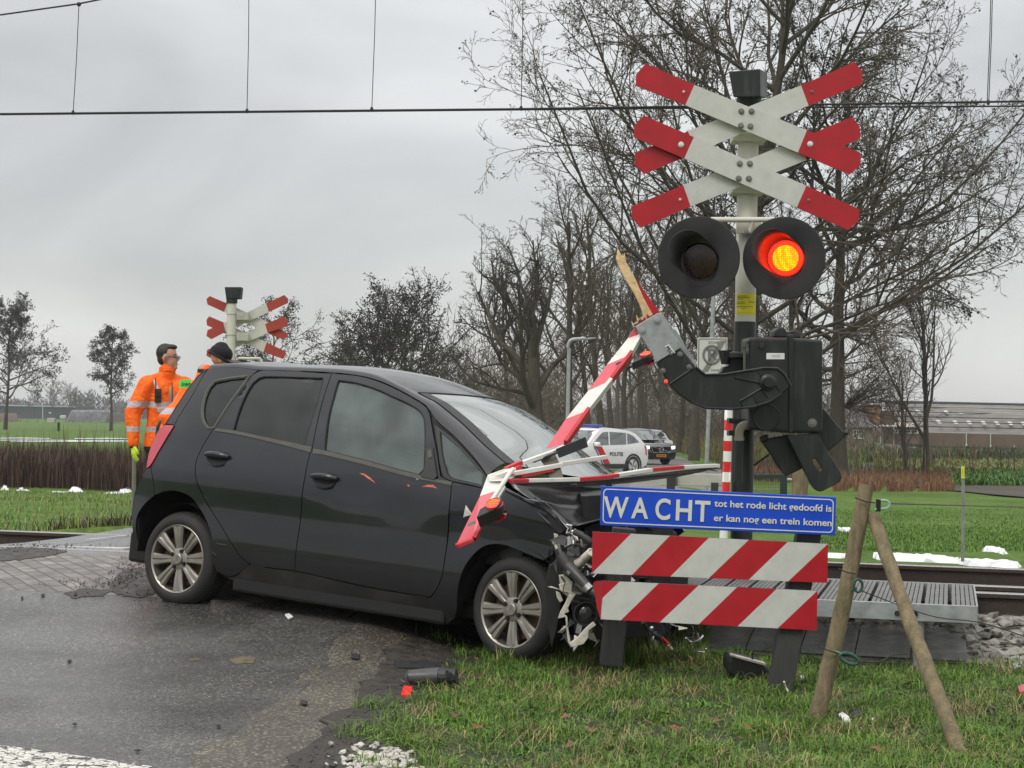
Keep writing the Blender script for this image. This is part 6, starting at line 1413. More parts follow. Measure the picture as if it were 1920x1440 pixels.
    if jacket:
        jk += [(ch + Vector((.01, .075, .06)), .115, wa + Vector((.01, .06, -.05)), .128), (ch + Vector((.01, -.075, .06)), .115, wa + Vector((.01, -.06, -.05)), .128), (wa + Vector((0, .06, -.05)), .13, Vector((0, .075, .86)), .138), (wa + Vector((0, -.06, -.05)), .13, Vector((0, -.075, .86)), .138), (nk + Vector((-.015, 0, -.07)), .10, nk + Vector((-.005, 0, .005)), .082), (nk, .083, nk + Vector((.012, 0, .055)), .080)]
        if hooded: jk += [('e', nk + Vector((-.10, 0, .0)), (.07, .12, .06))]
        obj_of('jacket', skin_mesh(jk, .013, 4), hivis('hi-vis jacket ' + label[:12], bands, hem), root)
        mb = MB(); mb.lathe(nk + Vector((.012, 0, .05)), (.05, 0, 1), [(0, .082), (.035, .080), (.035, .072), (0, .070)], 24); mb.build('collar', M_navy if cap else hivis('collar ' + label[:8], (), -1), root, world=False, smooth=True)
    if gloves:
        for hn in hands: obj_of('glove', skin_mesh([tuple([c[0], c[1] + .005, c[2], c[3] + .004] + list(c[4:])) for c in hn], .006, 2), M_glove, root)
    if cap:
        hc = [('e', h(-.020, 0, .058), (.112, .093, .088), T), ('e', h(-.035, 0, .10), (.075, .065, .065))]
        hm = skin_mesh(hc, .008, 3); co = h(0, 0, .005)
        bm = bmesh.new(); bm.from_mesh(hm); bmesh.ops.bisect_plane(bm, geom=bm.verts[:] + bm.edges[:] + bm.faces[:], plane_co=h(0, 0, -.005), plane_no=T @ Vector((.22, 0, 1)), clear_inner=True); bm.to_mesh(hm); bm.free(); obj_of('cap', hm, M_beanie, root)
        mb = MB(); mb.tube([h(-.02 + .107 * math.cos(a), .088 * math.sin(a), .012 - .022 * math.cos(a)) for a in [2 * math.pi * q / 24 for q in range(25)]], .013, 8, cap=False); mb.build('cap_rim', M_beanie, root, world=False, smooth=True)
    else:
        hc = [('e', h(-.028, 0, .046), (.092, .081, .092), T), ('e', h(.028, 0, .100), (.062, .060, .030), T), ('e', h(-.058, 0, -.01), (.046, .070, .066), T)]
        hm = skin_mesh(hc, .008, 3); obj_of('hair', hm, hairm or M_hair, root)
    mb = MB()
    for s in (1, -1): mb.ball(h(.078, .030 * s, .004), (.007, .010, .006), 10)
    ey = mb.build('eyes', mat('eye ' + label[:6], (.03, .02, .015), .2), root, world=False, smooth=True)
    mb = MB()
    for s in (1, -1): mb.beam(h(.088, .018 * s, .026), h(.080, .046 * s, .028), .006, .007)
    mb.build('eyebrows', M_hair, root, world=False)
    mb = MB(); mb.box(h(.091, 0, -.064), (.008, .040, .005)); mb.build('mouth', mat('lips ' + label[:6], (.32, .12, .10), .5), root, world=False, bevel=.002)
    if glasses:
        mb = MB()
        for s in (1, -1):
            c = h(.102, .032 * s, .0); mb.tube([c + T @ Vector((0, .023 * math.cos(a), .016 * math.sin(a))) for a in [2 * math.pi * q / 16 for q in range(17)]], .0032, 6, cap=False); mb.tube([h(.100, .055 * s, .004), h(.06, .082 * s, .006), h(-.01, .088 * s, .0)], .0030, 6)
        mb.tube([h(.104, -.010, .003), h(.104, .010, .003)], .003, 6); mb.build('glasses', M_trim, root, world=False, smooth=True)
    return root
# first person: standing behind the car, turned to the right, looking at it
def foot(u, v_head, d, hgt):
    p = P(u, v_head, d); return Vector((p.x, p.y, p.z - hgt))
p1 = person(foot(314, 648, 17.0, 1.825), R(-55), 'man in orange jacket and glasses, standing bareheaded behind the car with a radio', 1.83, head_yaw=R(48), arms=((Vector((-.02, .27, 1.16)), Vector((.10, .28, .95))), (Vector((-.04, -.32, 1.16)), Vector((.02, -.33, .86)))), hem=.845, bands=((.985, 1.035), (1.215, 1.275)), glasses=True, gloves=True)
def onp(root, x, y, z): return Vector((x, y, z))
mb = MB(); mb.box((.115, -.135, 1.33), (.035, .055, .13)); mb.tube([(.11, -.155, 1.39), (.105, -.160, 1.50)], .006, 6); mb.box((.137, -.135, 1.35), (.01, .04, .05)); tag(mb.build('radio', M_trim, p1, world=False, bevel=.006))
mb = MB(); mb.box((.142, -.10, 1.195), (.02, .10, .045), rot=Matrix.Rotation(.1, 3, 'X')); mb.build('pocket_flap', mat('reflective grey cloth', (.5, .42, .4), .6), p1, world=False, bevel=.006)
mb = MB(); mb.tube([(.02, -.17, 1.505), (.09, -.150, 1.44), (.118, -.135, 1.37)], .017, 8); mb.tube([(.02, .17, 1.505), (.09, .150, 1.44), (.118, .135, 1.37)], .017, 8); mb.build('shoulder_tape', mat('reflective grey cloth 2', (.5, .42, .42), .6), p1, world=False, smooth=True)
mb = MB(); mb.tube([(.150, -.01, 1.46), (.162, -.01, 1.30), (.160, -.01, 1.10), (.155, -.01, .90)], .005, 6); mb.build('zip', M_navy, p1, world=False, smooth=True)
# second person: bending toward the car, back to us, black knitted cap
p2 = person(foot(322, 648, 16.2, 1.80), R(14), 'person in orange jacket and black knitted cap, bending behind the car roof', 1.80, cap=True, lean=.44, head_tilt=.30, hem=.80, bands=((.985, 1.035), (1.18, 1.24)), glasses=True)
mb = MB(); pb = [P(338, 712, 15.9), P(359, 712, 15.9), P(354, 727, 15.9), P(335, 727, 15.9)]
mb.prism(pb, _F * .01); patch = mb.build('name_patch', mat('fluorescent green patch', (.10, .80, .12), .6, var=.05), p2)
text_mesh('patch_text', 'Zelf-Pro', .033, P(340, 722.5, 15.89), _Rt, _Up, M_navy, patch, bold=.001, depth=.001)
text_mesh('back_text', 'rs&z', .045, P(338, 741, 15.9), _Rt + _Up * .25, _Up, M_navy, patch, bold=.0012, depth=.001) if False else None
p3 = person(foot(437, 668, 17.6, 1.79), R(-35), 'person with short brown hair behind the car, mostly hidden beside the knitted cap', 1.74, hairm=M_hair2, jacket=True)
# ================================================================ second crossing signal, seen from behind
ZF = 33.0
fb = P(434, 600, ZF); fb.z = H(fb.x, fb.y)
far = empty('crossing_signal', fb, 'smaller crossing signal across the track, seen from behind its crossed boards', 'railway signal')
def fp(v): q = P(434, v, ZF); return Vector((fb.x, fb.y, q.z))
mb = MB(); mb.tube([Vector((fb.x, fb.y, fb.z)), fp(566)], .085, 20); mb.build('mast_pole', M_cream, far, smooth=True)
mb = MB(); mb.prism([P(u, v, ZF - .1) for u, v in [(421,538),(452,538),(450,560),(424,561)]], _F * .28); mb.tube([fp(558), fp(569)], .105, 16); mb.build('cap_box', M_black, far, bevel=.01)
M_bred2 = mat('faded back red', (.36, .045, .03), .6, var=.12, scale=4); M_cr2 = mat('cream board back', (.58, .56, .50), .6, var=.06)
def fboard(left, white, right, d):
    mb = MB()
    for px, mi in ((left, 0), (white, 1), (right, 0)): mb.prism([P(u, v, d) for u, v in px], _F * .03, mi)
    mb.build('cross_board', [M_bred2, M_cr2], far)
ZB = ZF + .15
fboard([(393,555),(426,569),(420,585),(389,571),(387,561)], [(426,569),(502,604),(496,622),(420,585)], [(502,604),(539,625),(540,632),(529,636),(496,622)], ZB + .05)
fboard([(392,593),(425,607),(419,624),(388,610),(387,600)], [(425,607),(500,642),(494,660),(419,624)], [(500,642),(533,658),(536,664),(530,673),(494,660)], ZB + .05)
fboard([(389,619),(419,606),(423,622),(396,636),(387,630)], [(419,606),(499,569),(504,585),(423,622)], [(499,569),(533,553),(540,560),(540,568),(504,585)], ZB)
fboard([(388,656),(419,643),(424,660),(396,672),(387,667)], [(419,643),(497,608),(502,624),(424,660)], [(497,608),(532,593),(539,601),(539,611),(502,624)], ZB)
for v in (592, 631):
    mb = MB(); mb.prism([P(443, v - 8, ZF - .02), P(466, v - 6, ZF - .02), P(466, v + 8, ZF - .02), P(443, v + 8, ZF - .02)], _F * .12); mb.tube([fp(v - 4), fp(v - 2)], .095, 16); mb.build('clamp_bracket', mat('greige bracket', (.42, .40, .34), .6), far, bevel=.005)
mb = MB(); mb.tube([P(447, 672, ZF), P(488, 672, ZF), P(490, 675, ZF), P(490, 690, ZF)], .025, 10); mb.build('lamp_bracket', M_cream, far, smooth=True)
for u, v in ((497, 700), (452, 700)):
    mb = MB(); mb.lathe(P(u, v, ZF + .25), -_F, [(0, .27), (.03, .26), (.10, .12), (.2, .10), (.2, 0)], 32); mb.build('signal_lamp', M_disc, far, smooth=True, autosmooth=R(30))
# ================================================================ overhead line above the track
M_cable = mat('overhead wire', (.02, .02, .022), .6)
def wire_at(u, v): # point in the vertical plane above the track centre
    d = ray(u, v); k = (13.2 - tt(CAM.x, CAM.y)) / (d.x * TN.x + d.y * TN.y); return CAM + d * k
ow = empty('overhead_line', wire_at(960, 205), 'black overhead contact wire with droppers running above the railway', 'overhead line')
def wl(pts, r, nm):
    mb = MB(); mb.tube([wire_at(*p) for p in pts], r, 6); mb.build(nm, M_cable, ow, smooth=True)
wl([(-500, 222), (0, 213.5), (960, 204.5), (1920, 190), (2500, 180)], .008, 'contact_wire'); wl([(-500, 223.5), (0, 215), (960, 206), (1400, 202), (1920, 199), (2500, 196)], .006, 'contact_wire')
wl([(-400, 120), (0, 28), (148, 7), (300, -24), (700, -80), (1300, -90), (1900, -60)], .007, 'catenary_wire')
for a, b_ in (((148, 7), (137, 212)), ((467, -60), (463, 209)), ((706, -80), (697, 206)), ((981, -80), (977, 204)), ((1862, -60), (1854, 191)), ((1859, -60), (1851, 192))):
    mb = MB(); p, q = wire_at(*a), wire_at(*b_); mb.tube([p, (p + q) / 2 + Vector((.004, 0, 0)), q], .0035, 5); mb.build('dropper', M_cable, ow, smooth=True)
for u, v in ((137, 211), (463, 208), (697, 205), (977, 203), (1853, 192), (1780, 203)):
    mb = MB(); mb.ball(wire_at(u, v), (.014, .014, .022), 8); mb.build('wire_clip', M_cable, ow, smooth=True)
mb = MB(); mb.ball(wire_at(148, 8), .02, 8); mb.build('wire_clip', M_cable, ow, smooth=True)
# ================================================================ street furniture beyond the track
def gp_(u, d): p = P(u, 800, d); return Vector((p.x, p.y, H(p.x, p.y)))
def vpole(nm, u, d, vtop, r, m, label, cat, n=12, lean=0):
    b = gp_(u, d); t = P(u, vtop, d); root = empty(nm, b, label, cat); mb = MB(); mb.tube([b - up(.2), Vector((b.x + lean, b.y, t.z))], r, n); mb.build('pole', m, root, smooth=True); return root, b, t
# street lamp
root, b, t = vpole('street_lamp', 1064, 62, 652, .07, M_galv, 'slim grey street lamp with a curved arm, right of the knotty tree', 'street lamp')
mb = MB(); mb.tube(resample([P(1064.5, 652, 62), P(1067, 642, 62), P(1074, 636.5, 62), P(1098, 634.5, 62)], 12), .06, 10); mb.build('lamp_arm', M_galv, root, smooth=True)
mb = MB(); mb.prism([P(1096, 634.5, 62), P(1104, 632.5, 62), P(1118, 632.5, 62), P(1118, 634.2, 62), P(1100, 636.5, 62)], _F * .3); mb.build('lamp_head', M_galv, root)
# zone sign
zs = 29.0; b = gp_(1323, zs); root = empty('parking_zone_sign', b, 'black and white zone sign with a crossed-out P on a grey pole', 'sign')
mb = MB(); mb.tube([b - up(.2), P(1338, 553, zs)], .035, 12); mb.build('pole', M_galv, root, smooth=True)
zb = zs - .08; q = [(1308, 633), (1364, 633), (1363, 722), (1306, 722)]
mb = MB(); mb.prism([P(u, v, zb) for u, v in q], _F * .02); pn = mb.build('sign_panel', mat('dull white sign', (.58, .57, .54), .5, var=.04), root, bevel=.004)
M_sgrey = mat('sign grey', (.16, .155, .15), .6); M_sdark = mat('sign black', (.05, .05, .05), .6)
def pxline(a, b_, w, m, parent, d, nm='sign_marking'):
    mb = MB(); mb.beam(P(*a, d), P(*b_, d), w, .002, side=(P(*b_, d) - P(*a, d)).cross(_F)); return mb.build(nm, m, parent)
mb = MB()
for a, b_ in (((1310.5, 635.5), (1361.5, 635.5)), ((1361.5, 635.5), (1360.5, 719)), ((1309, 719), (1360.5, 719)), ((1310.5, 635.5), (1309, 719))): mb.beam(P(*a, zb - .004), P(*b_, zb - .004), .010, .002, side=(P(*b_, zb) - P(*a, zb)).cross(_F))
mb.build('sign_border', M_sdark, pn)
text_mesh('sign_lettering', 'ZONE', .058, P(1328, 644.5, zb - .004), _Rt, _Up, M_sgrey, pn, bold=.001, spacing=1.15); text_mesh('sign_lettering', 'ZONE', .045, P(1333, 696, zb - .004), _Rt, _Up, M_sgrey, pn, bold=.001, spacing=1.15)
mb = MB(); mb.tube([P(1334.5 + 15.5 * math.cos(a), 665 + 16.5 * math.sin(a), zb - .004) for a in [2 * math.pi * k / 40 for k in range(41)]], .019, 6, cap=False); mb.build('sign_ring', M_sgrey, pn, smooth=True)
text_mesh('sign_letter', 'P', .26, P(1326.5, 675, zb - .006), _Rt, _Up, M_sgrey, pn, bold=.010)
pxline((1325, 655), (1344, 675), .02, M_sgrey, pn, zb - .008)
for k in range(5): pxline((1351 + k * 2.4, 638), (1317 + k * 2.4, 697), .007, M_sdark, pn, zb - .010)
# red and white post
zp = 22; rw = empty('striped_post', gp_(1362, zp), 'slim red and white ringed post just left of the signal mast', 'marker post'); mb = MB(); vs_ = [760, 787.5, 807, 826.5, 846, 865.5, 885, 903.5, 922, 941]
for i in range(len(vs_) - 1): mb.tube([P(1366.5 - (vs_[i] - 770) * .035, vs_[i], zp), P(1366.5 - (vs_[i + 1] - 770) * .035, vs_[i + 1], zp)], .052, 16, 1 - i % 2)
mb.tube([P(1360.5, 941, zp), gp_(1359, zp) - up(.1)], .052, 16, 1); mb.build('ringed_pole', [mat('signal red', (.62, .015, .02), .45), M_white], rw, smooth=True, autosmooth=R(40))
# guard beam
gb = empty('guard_beam', gp_(1290, 27), 'pale horizontal guard beam on dark posts in front of the police car', 'guard rail')
mb = MB(); mb.prism([P(1236, 887, 27.5), P(1356, 889, 26.5), P(1356, 912, 26.5), P(1236, 911, 27.5)], _F * .06); mb.build('beam', mat('pale concrete beam', (.42, .41, .36), .7, var=.1, scale=3), gb, bevel=.01)
for u in (1258,):
    mb = MB(); q = P(u, 890, 27.2); mb.box((q.x, q.y, q.z - .45), (.12, .12, .95)); mb.build('post', M_postwood, gb)
mb = MB(); q = P(1340, 905, 26.5); mb.box((q.x, q.y, q.z - .35), (.1, .1, .7)); mb.build('post', M_postwood, gb)
# green mesh gate and wooden strainer
zg = 24; gf = empty('mesh_fence_panel', gp_(1450, zg), 'low dark green wire mesh fence panel right of the signal mast', 'fence'); M_gf = mat('dark green fence paint', (.012, .035, .028), .5)
mb = MB(); mb.beam(P(1410, 893, zg), P(1476, 893, zg), .05, .05, side=_Up); mb.beam(P(1410, 960, zg), P(1476, 960, zg), .04, .04, side=_Up); mb.beam(P(1469, 892, zg), P(1469, 968, zg), .09, .06, side=_Rt); mb.build('fence_frame', M_gf, gf)
mb = MB()
for k in range(18): mb.tube([P(1412 + k * 3.2, 894, zg + .02), P(1412 + k * 3.2, 960, zg + .02)], .004, 4)
for k in range(12): mb.tube([P(1410, 898 + k * 5.4, zg + .02), P(1470, 898 + k * 5.4, zg + .02)], .003, 4)
mb.build('wire_mesh', mat('olive mesh wire', (.12, .12, .06), .6), gf)
ws_ = stake((1502, 872, 23), (1496, 975, 23), .10, .11, 'short thick wooden post behind the counterweights', 0); ws_['group'] = 'round wooden stakes'
mb = MB(); mb.tube([P(1476, 899, 23.5), P(1530, 903, 23.5)], .02, 8); tag(mb.build('steel_rail_tube', M_galv, None, smooth=True), 'thin galvanised tube between the mesh panel and the thick post', 'tube')
# yellow-topped cable marker
b = G(1805, 1036, .03); d_ = (b - CAM).dot(_F); cm = empty('cable_marker', b, 'thin grey post with a small yellow plate standing beyond the rails', 'marker post')
mb = MB(); mb.beam(b - up(.1), P(1806, 897, d_), .034, .02, side=_Rt); mb.build('post', mat('grey marker post', (.22, .22, .21), .7, var=.2), cm)
mb = MB(); mb.prism([P(1803.5, 875, d_ - .02), P(1808.5, 875, d_ - .02), P(1808.5, 897, d_ - .02), P(1803.5, 897, d_ - .02)], _F * .03); yp = mb.build('yellow_plate', mat('marker yellow', (.75, .72, .08), .5), cm)
mb = MB()
for v in (880, 884, 887, 891): mb.prism([P(1804.4, v, d_ - .022), P(1806.4, v, d_ - .022), P(1806.4, v + 1, d_ - .022), P(1804.4, v + 1, d_ - .022)], _F * .001)
mb.build('small_print', M_ink, yp)
# left marker post by the reeds, and thin post beside the man
def simple_post(nm, u, vt, vb, d, r, m, label):
    b = P(u, vb, d); t = P(u, vt, d); mb = MB(); mb.tube([Vector((b.x, b.y, b.z - .3)), t], [r, r * .9], 10); o = mb.build(nm, m, None, smooth=True, autosmooth=R(40)); o.data.transform(Matrix.Translation(-b)); o.location = b; return tag(o, label, 'post')
simple_post('field_post', 17.5, 831, 866, 60, .055, mat('whitewashed post', (.34, .33, .28), .8, var=.2), 'short whitish post standing in the reeds at the far left')
simple_post('marker_post', 251.5, 842, 983, 20, .026, mat('olive grey post', (.16, .16, .12), .7, var=.2), 'thin olive post right behind the rear bumper of the car')
simple_post('field_post', 110, 792, 803, 190, .16, M_black, 'tiny dark post in the green meadow left of the upright alder')
# ================================================================ farm on the right
M_brick = mat('brown brick', (.13, .085, .062), .85, var=.2, scale=.8, dirt=(.09, .06, .045), dirtamt=.5, dscale=2)
M_roof = mat('grey roof sheets', (.16, .155, .145), .8, var=.2, scale=.35, dirt=(.10, .09, .08), dirtamt=.6, dscale=1.4)
M_tiles = mat('dark roof tiles', (.095, .095, .10), .7, var=.2, scale=1.2); M_dark = mat('dark plinth', (.035, .033, .032), .8)
M_pane = mat('dark window pane', (.05, .055, .06), .1, var=.2); M_frame = mat('white window frame', (.72, .72, .70), .5, var=.03)
ZH = 218
def quad_obj(nm, pts, m, parent, th=.1): mb = MB(); mb.prism(pts, _F * th); return mb.build(nm, m, parent)
def rows_mat(base, line, name, spacing):
    m, nt, n, l, b = nodes(name); tc = n.new('ShaderNodeTexCoord'); w = n.new('ShaderNodeTexWave'); w.bands_direction = 'Z'; w.inputs['Scale'].default_value = spacing; w.inputs['Distortion'].default_value = .3; l.new(tc.outputs['Object'], w.inputs[0])
    r = n.new('ShaderNodeValToRGB'); r.color_ramp.elements[0].position = .0; r.color_ramp.elements[0].color = tuple(line) + (1,); r.color_ramp.elements[1].position = .25; r.color_ramp.elements[1].color = tuple(base) + (1,); l.new(w.outputs[0], r.inputs[0])
    nz = n.new('ShaderNodeTexNoise'); nz.inputs['Scale'].default_value = .6; nz.inputs['Detail'].default_value = 8; l.new(tc.outputs['Object'], nz.inputs[0]); mx = n.new('ShaderNodeMixRGB'); mx.blend_type = 'MULTIPLY'; mx.inputs[0].default_value = .6; l.new(r.outputs[0], mx.inputs[1]); l.new(nz.outputs['Color'], mx.inputs[2])
    mr = n.new('ShaderNodeValToRGB'); mr.color_ramp.elements[0].position = .3; mr.color_ramp.elements[1].position = .7; mr.color_ramp.elements[0].color = (.7, .68, .62, 1); mr.color_ramp.elements[1].color = (1.2, 1.2, 1.2, 1); l.new(nz.outputs[0], mr.inputs[0]); l.new(mr.outputs[0], mx.inputs[2]); l.new(mx.outputs[0], b.inputs['Base Color']); b.inputs['Roughness'].default_value = .8; return m
M_barnroof = rows_mat((.20, .19, .175), (.09, .085, .08), 'corrugated cement roof', 1.35)
barn = empty('long_barn', gp_(1800, ZH), 'long low brick barn with grey roof and two rows of skylights', 'barn')
quad_obj('wall', [P(1678, 810, ZH), P(2300, 824, ZH - 30), P(2300, 850, ZH - 30), P(1678, 835, ZH)], M_brick, barn, 14)
quad_obj('plinth', [P(1690, 829, ZH - .2), P(2300, 843, ZH - 30.2), P(2300, 852, ZH - 30.2), P(1690, 837, ZH - .2)], M_dark, barn, .15)
rf = quad_obj('roof', [P(1660, 752, ZH + 13), P(2300, 766, ZH - 17), P(2300, 819, ZH - 31), P(1745, 811.5, ZH - 1), P(1660, 806, ZH - 1)], M_barnroof, barn, .3)
def on_roof(u, f): # f 0 ridge .. 1 eave
    t = (u - 1660) / 640.; v0 = 752 + 14 * t; v1 = 806 + 13 * t; d0 = ZH + 13 - 30 * t; d1 = ZH - 1 - 30 * t; return P(u, v0 + (v1 - v0) * f, 1 / ((1 - f) / d0 + f / d1) - .4)
mb = MB(); mb.prism([P(1650, 750.5, ZH + 12.5), P(2300, 764.5, ZH - 17.5), P(2300, 768, ZH - 17.5), P(1650, 754, ZH + 12.5)], _F * .6); mb.build('ridge_cap', mat('blue grey ridge', (.06, .07, .085), .6), barn)
M_sky = mat('milky skylight', (.50, .50, .48), .4, var=.1)
for row, f, us in ((0, .34, [1697, 1722, 1774, 1800, 1826, 1851, 1876, 1901, 1926]), (1, .68, [1760, 1791, 1817, 1844, 1869, 1894, 1919])):
    for u in us:
        mb = MB(); mb.prism([on_roof(u - 5, f - .06), on_roof(u + 2, f - .06), on_roof(u + 6, f + .06), on_roof(u - 1, f + .06)], _F * .1); mb.build('skylight', M_sky, rf)
for k in range(1, 6):
    f = k / 6 + .02; mb = MB(); mb.beam(on_roof(1665, f), on_roof(2290, f), .10, .1, side=_Up); mb.build('sheet_joint', M_dark, rf)
mb = MB(); mb.beam(P(1744, 811, ZH - 1.6), P(2300, 820, ZH - 31.6), .22, .3, side=_Up); mb.build('gutter', mat('pale gutter', (.4, .42, .42), .5), barn)
for u, v0, v1 in ((1812, 813, 836), (1857.5, 813, 838), (1902.5, 814, 838)):
    mb = MB(); dd = ZH - 30 * (u - 1660) / 640 - .4; mb.tube([P(u, v0, dd), P(u, v1, dd)], .06, 6); mb.ball(P(u, v1 - 1, dd), .16, 8); mb.build('drainpipe', M_sky, barn, smooth=True)
quad_obj('annex_roof', [P(1640, 792, ZH - 4), P(1720, 794, ZH - 5), P(1722, 801, ZH - 6), P(1640, 800, ZH - 5)], mat('beige fascia', (.38, .34, .28), .8), barn, 2)
quad_obj('annex_wall', [P(1664, 800, ZH - 4.6), P(1724, 801, ZH - 4.8), P(1724, 832, ZH - 4.8), P(1664, 832, ZH - 4.6)], M_brick, barn, 2)
wf = quad_obj('window_strip', [P(1678, 806, ZH - 5), P(1722, 806.5, ZH - 5), P(1722, 813, ZH - 5), P(1678, 812, ZH - 5)], M_frame, barn, .15)
for u0, u1 in ((1679.5, 1683), (1684.5, 1695), (1697.5, 1707), (1709, 1720)): quad_obj('pane', [P(u0, 807, ZH - 5.05), P(u1, 807, ZH - 5.05), P(u1, 811.2, ZH - 5.05), P(u0, 811, ZH - 5.05)], M_pane, wf, .05)
house = empty('farmhouse', gp_(1600, 205), 'brick farmhouse with dark tiled roof and one white window', 'house'); ZO = 206
M_tile2 = rows_mat((.11, .112, .12), (.05, .05, .055), 'roof tile rows', 3.2)
quad_obj('wall', [P(1530, 800, ZO), P(1636, 802, ZO), P(1636, 842, ZO), P(1530, 842, ZO)], mat('tan brick', (.19, .145, .11), .85, var=.15, scale=1), house, 9)
rf = quad_obj('roof', [P(1530, 757, ZO + 5), P(1606, 757, ZO + 5), P(1640, 801, ZO - .6), P(1530, 801, ZO - .6)], M_tile2, house, .3)
quad_obj('roof', [P(1530, 739, ZO + 9), P(1578, 739, ZO + 9), P(1610, 757.5, ZO + 5), P(1530, 757.5, ZO + 5)], mat('slate blue grey tiles', (.14, .14, .16), .7, var=.1), house, .3)
quad_obj('gable_wall', [P(1632, 758, ZO + 2), P(1650, 759, ZO + 2), P(1650, 800, ZO + 2), P(1641, 800, ZO + 2)], mat('orange brick', (.24, .12, .07), .85, var=.2, scale=1), house, 6)
quad_obj('lean_to', [P(1650, 770, ZO + 3), P(1677, 771, ZO + 3), P(1677, 797, ZO + 3), P(1650, 796, ZO + 3)], mat('dark red brick', (.11, .06, .045), .85, var=.2, scale=1), house, 3)
quad_obj('canopy', [P(1636, 797.5, ZO - 1), P(1690, 799, ZO - 1), P(1690, 800.5, ZO - 1), P(1636, 799.5, ZO - 1)], M_sky, house, 3)
for u in (1651, 1676): mb = MB(); mb.tube([P(u, 799, ZO - 1), P(u, 834, ZO - 1)], .07, 6); mb.build('canopy_post', M_galv, house)
wf = quad_obj('window', [P(1600, 805.5, ZO - .15), P(1620, 806, ZO - .15), P(1620, 823, ZO - .15), P(1600, 822.5, ZO - .15)], M_frame, house, .15)
for u0, u1 in ((1601.2, 1605.5), (1606.6, 1608.8), (1611.6, 1613.8), (1614.8, 1618.8)):
    for v0, v1 in ((807, 812), (813.2, 820.5)): quad_obj('pane', [P(u0, v0, ZO - .2), P(u1, v0, ZO - .2), P(u1, v1, ZO - .2), P(u0, v1, ZO - .2)], M_pane, wf, .04)
wl_ = [P(u, v, d) for u, v, d in ((1540, 842, 190), (1600, 838, 195), (1650, 834, 200), (1680, 833, 200), (1700, 842, 190), (1640, 842, 180), (1550, 846, 180))]
mb = MB(); mb.prism(wl_, Vector((0, 0, -.8))); tag(mb.build('manure_wall', mat('grey low wall', (.10, .095, .085), .9), None), 'low grey concrete slope in front of the farmhouse', 'low wall')
# ================================================================ left: green shed, silage heap and bits
shed = empty('green_shed', gp_(70, 560), 'long dark green shed at the left behind the meadow', 'shed'); ZL = 560
quad_obj('wall', [P(-60, 759, ZL), P(140, 763, ZL), P(140, 786, ZL), P(-60, 784, ZL)], rows_mat((.030, .050, .052), (.02, .035, .036), 'green profiled sheet', .5), shed, 25)
quad_obj('fascia', [P(-60, 757.5, ZL - .5), P(141, 762, ZL - .5), P(141, 763.8, ZL - .5), P(-60, 760, ZL - .5)], mat('pale fascia', (.35, .40, .45), .6), shed, .4)
quad_obj('wall_sign', [P(91.5, 773, ZL - .3), P(96.5, 773, ZL - .3), P(96.5, 775, ZL - .3), P(91.5, 775, ZL - .3)], M_frame, shed, .2)
mb = MB(); mb.tube([P(80, 760, ZL - 20), P(80, 785, ZL - 20)], .15, 6); mb.build('downpipe', M_sky, shed)
def heap(nm, u0, u1, vt, vb, d, m, label, dep=14):
    n = 24; rows = []; rr = random.Random(int(u0)); 
    for i in range(n + 1):
        f = i / n; u = u0 + (u1 - u0) * f; h_ = min(1, f / .16, (1 - f) / .06 + .25); h_ = smooth(0, 1, h_) * (1 + rr.uniform(-.03, .03)); v = vb + (vt - vb) * h_; rows.append([P(u, vb + 1, d), P(u, vb + (v - vb) * .75, d + dep * .12), P(u, v, d + dep * .35), P(u, v + .5, d + dep * .7), P(u, vb, d + dep)])
    mb = MB(); C_ = 5; mb.v = [tuple(p) for r_ in rows for p in r_]
    for i in range(n):
        for k in range(C_ - 1): mb.f.append((i * C_ + k, i * C_ + k + 1, (i + 1) * C_ + k + 1, (i + 1) * C_ + k)); mb.m.append(0)
    return tag(mb.build(nm, m, None, smooth=True), label, 'heap')
heap('silage_heap', 122, 212, 768.5, 789, 420, mat('black silage plastic', (.045, .046, .052), .35, var=.5, scale=.5, dirt=(.3, .3, .3), dirtamt=.4, dscale=.3), 'long silage heap under shiny black plastic, right of the green shed')
heap('earth_heap', 196, 262, 774, 790, 400, mat('mossy earth', (.05, .042, .03), .9, var=.4, scale=.6), 'brown earth heap between the upright alder and the man in orange')
heap('rubble_heap', -20, 34, 775, 789, 380, mat('red brown rubble', (.10, .065, .05), .9, var=.5, scale=1.5), 'reddish rubble heap behind the bent alder at the far left')
def field_box(nm, u0, u1, v0, v1, d, m, label, cat): 
    mb = MB(); mb.prism([P(u0, v0, d), P(u1, v0, d), P(u1, v1, d), P(u0, v1, d)], _F * 1.5); return tag(mb.build(nm, m, None, bevel=.1), label, cat)
field_box('concrete_block', 88, 101, 784, 792.5, 380, mat('pale concrete', (.42, .40, .34), .8), 'pale square concrete block in front of the green shed', 'block')
field_box('parked_van', 112, 121, 779, 785, 390, mat('pale van', (.5, .52, .52), .4), 'tiny pale van at the foot of the silage heap', 'van')
for k, u in enumerate(range(126, 196, 10)): pass
mb = MB()
for u in list(range(0, 250, 17)): mb.tube([P(u + (u % 5), 783 + (u % 3), 360), P(u + (u % 5), 793, 360)], .09, 5)
mb.tube([P(-20, 787, 360), P(260, 787.5, 360)], .04, 4); tag(mb.build('field_fence', mat('grey fence wood', (.16, .14, .12), .9), None), 'low post and wire fence along the far side of the left meadow', 'fence')
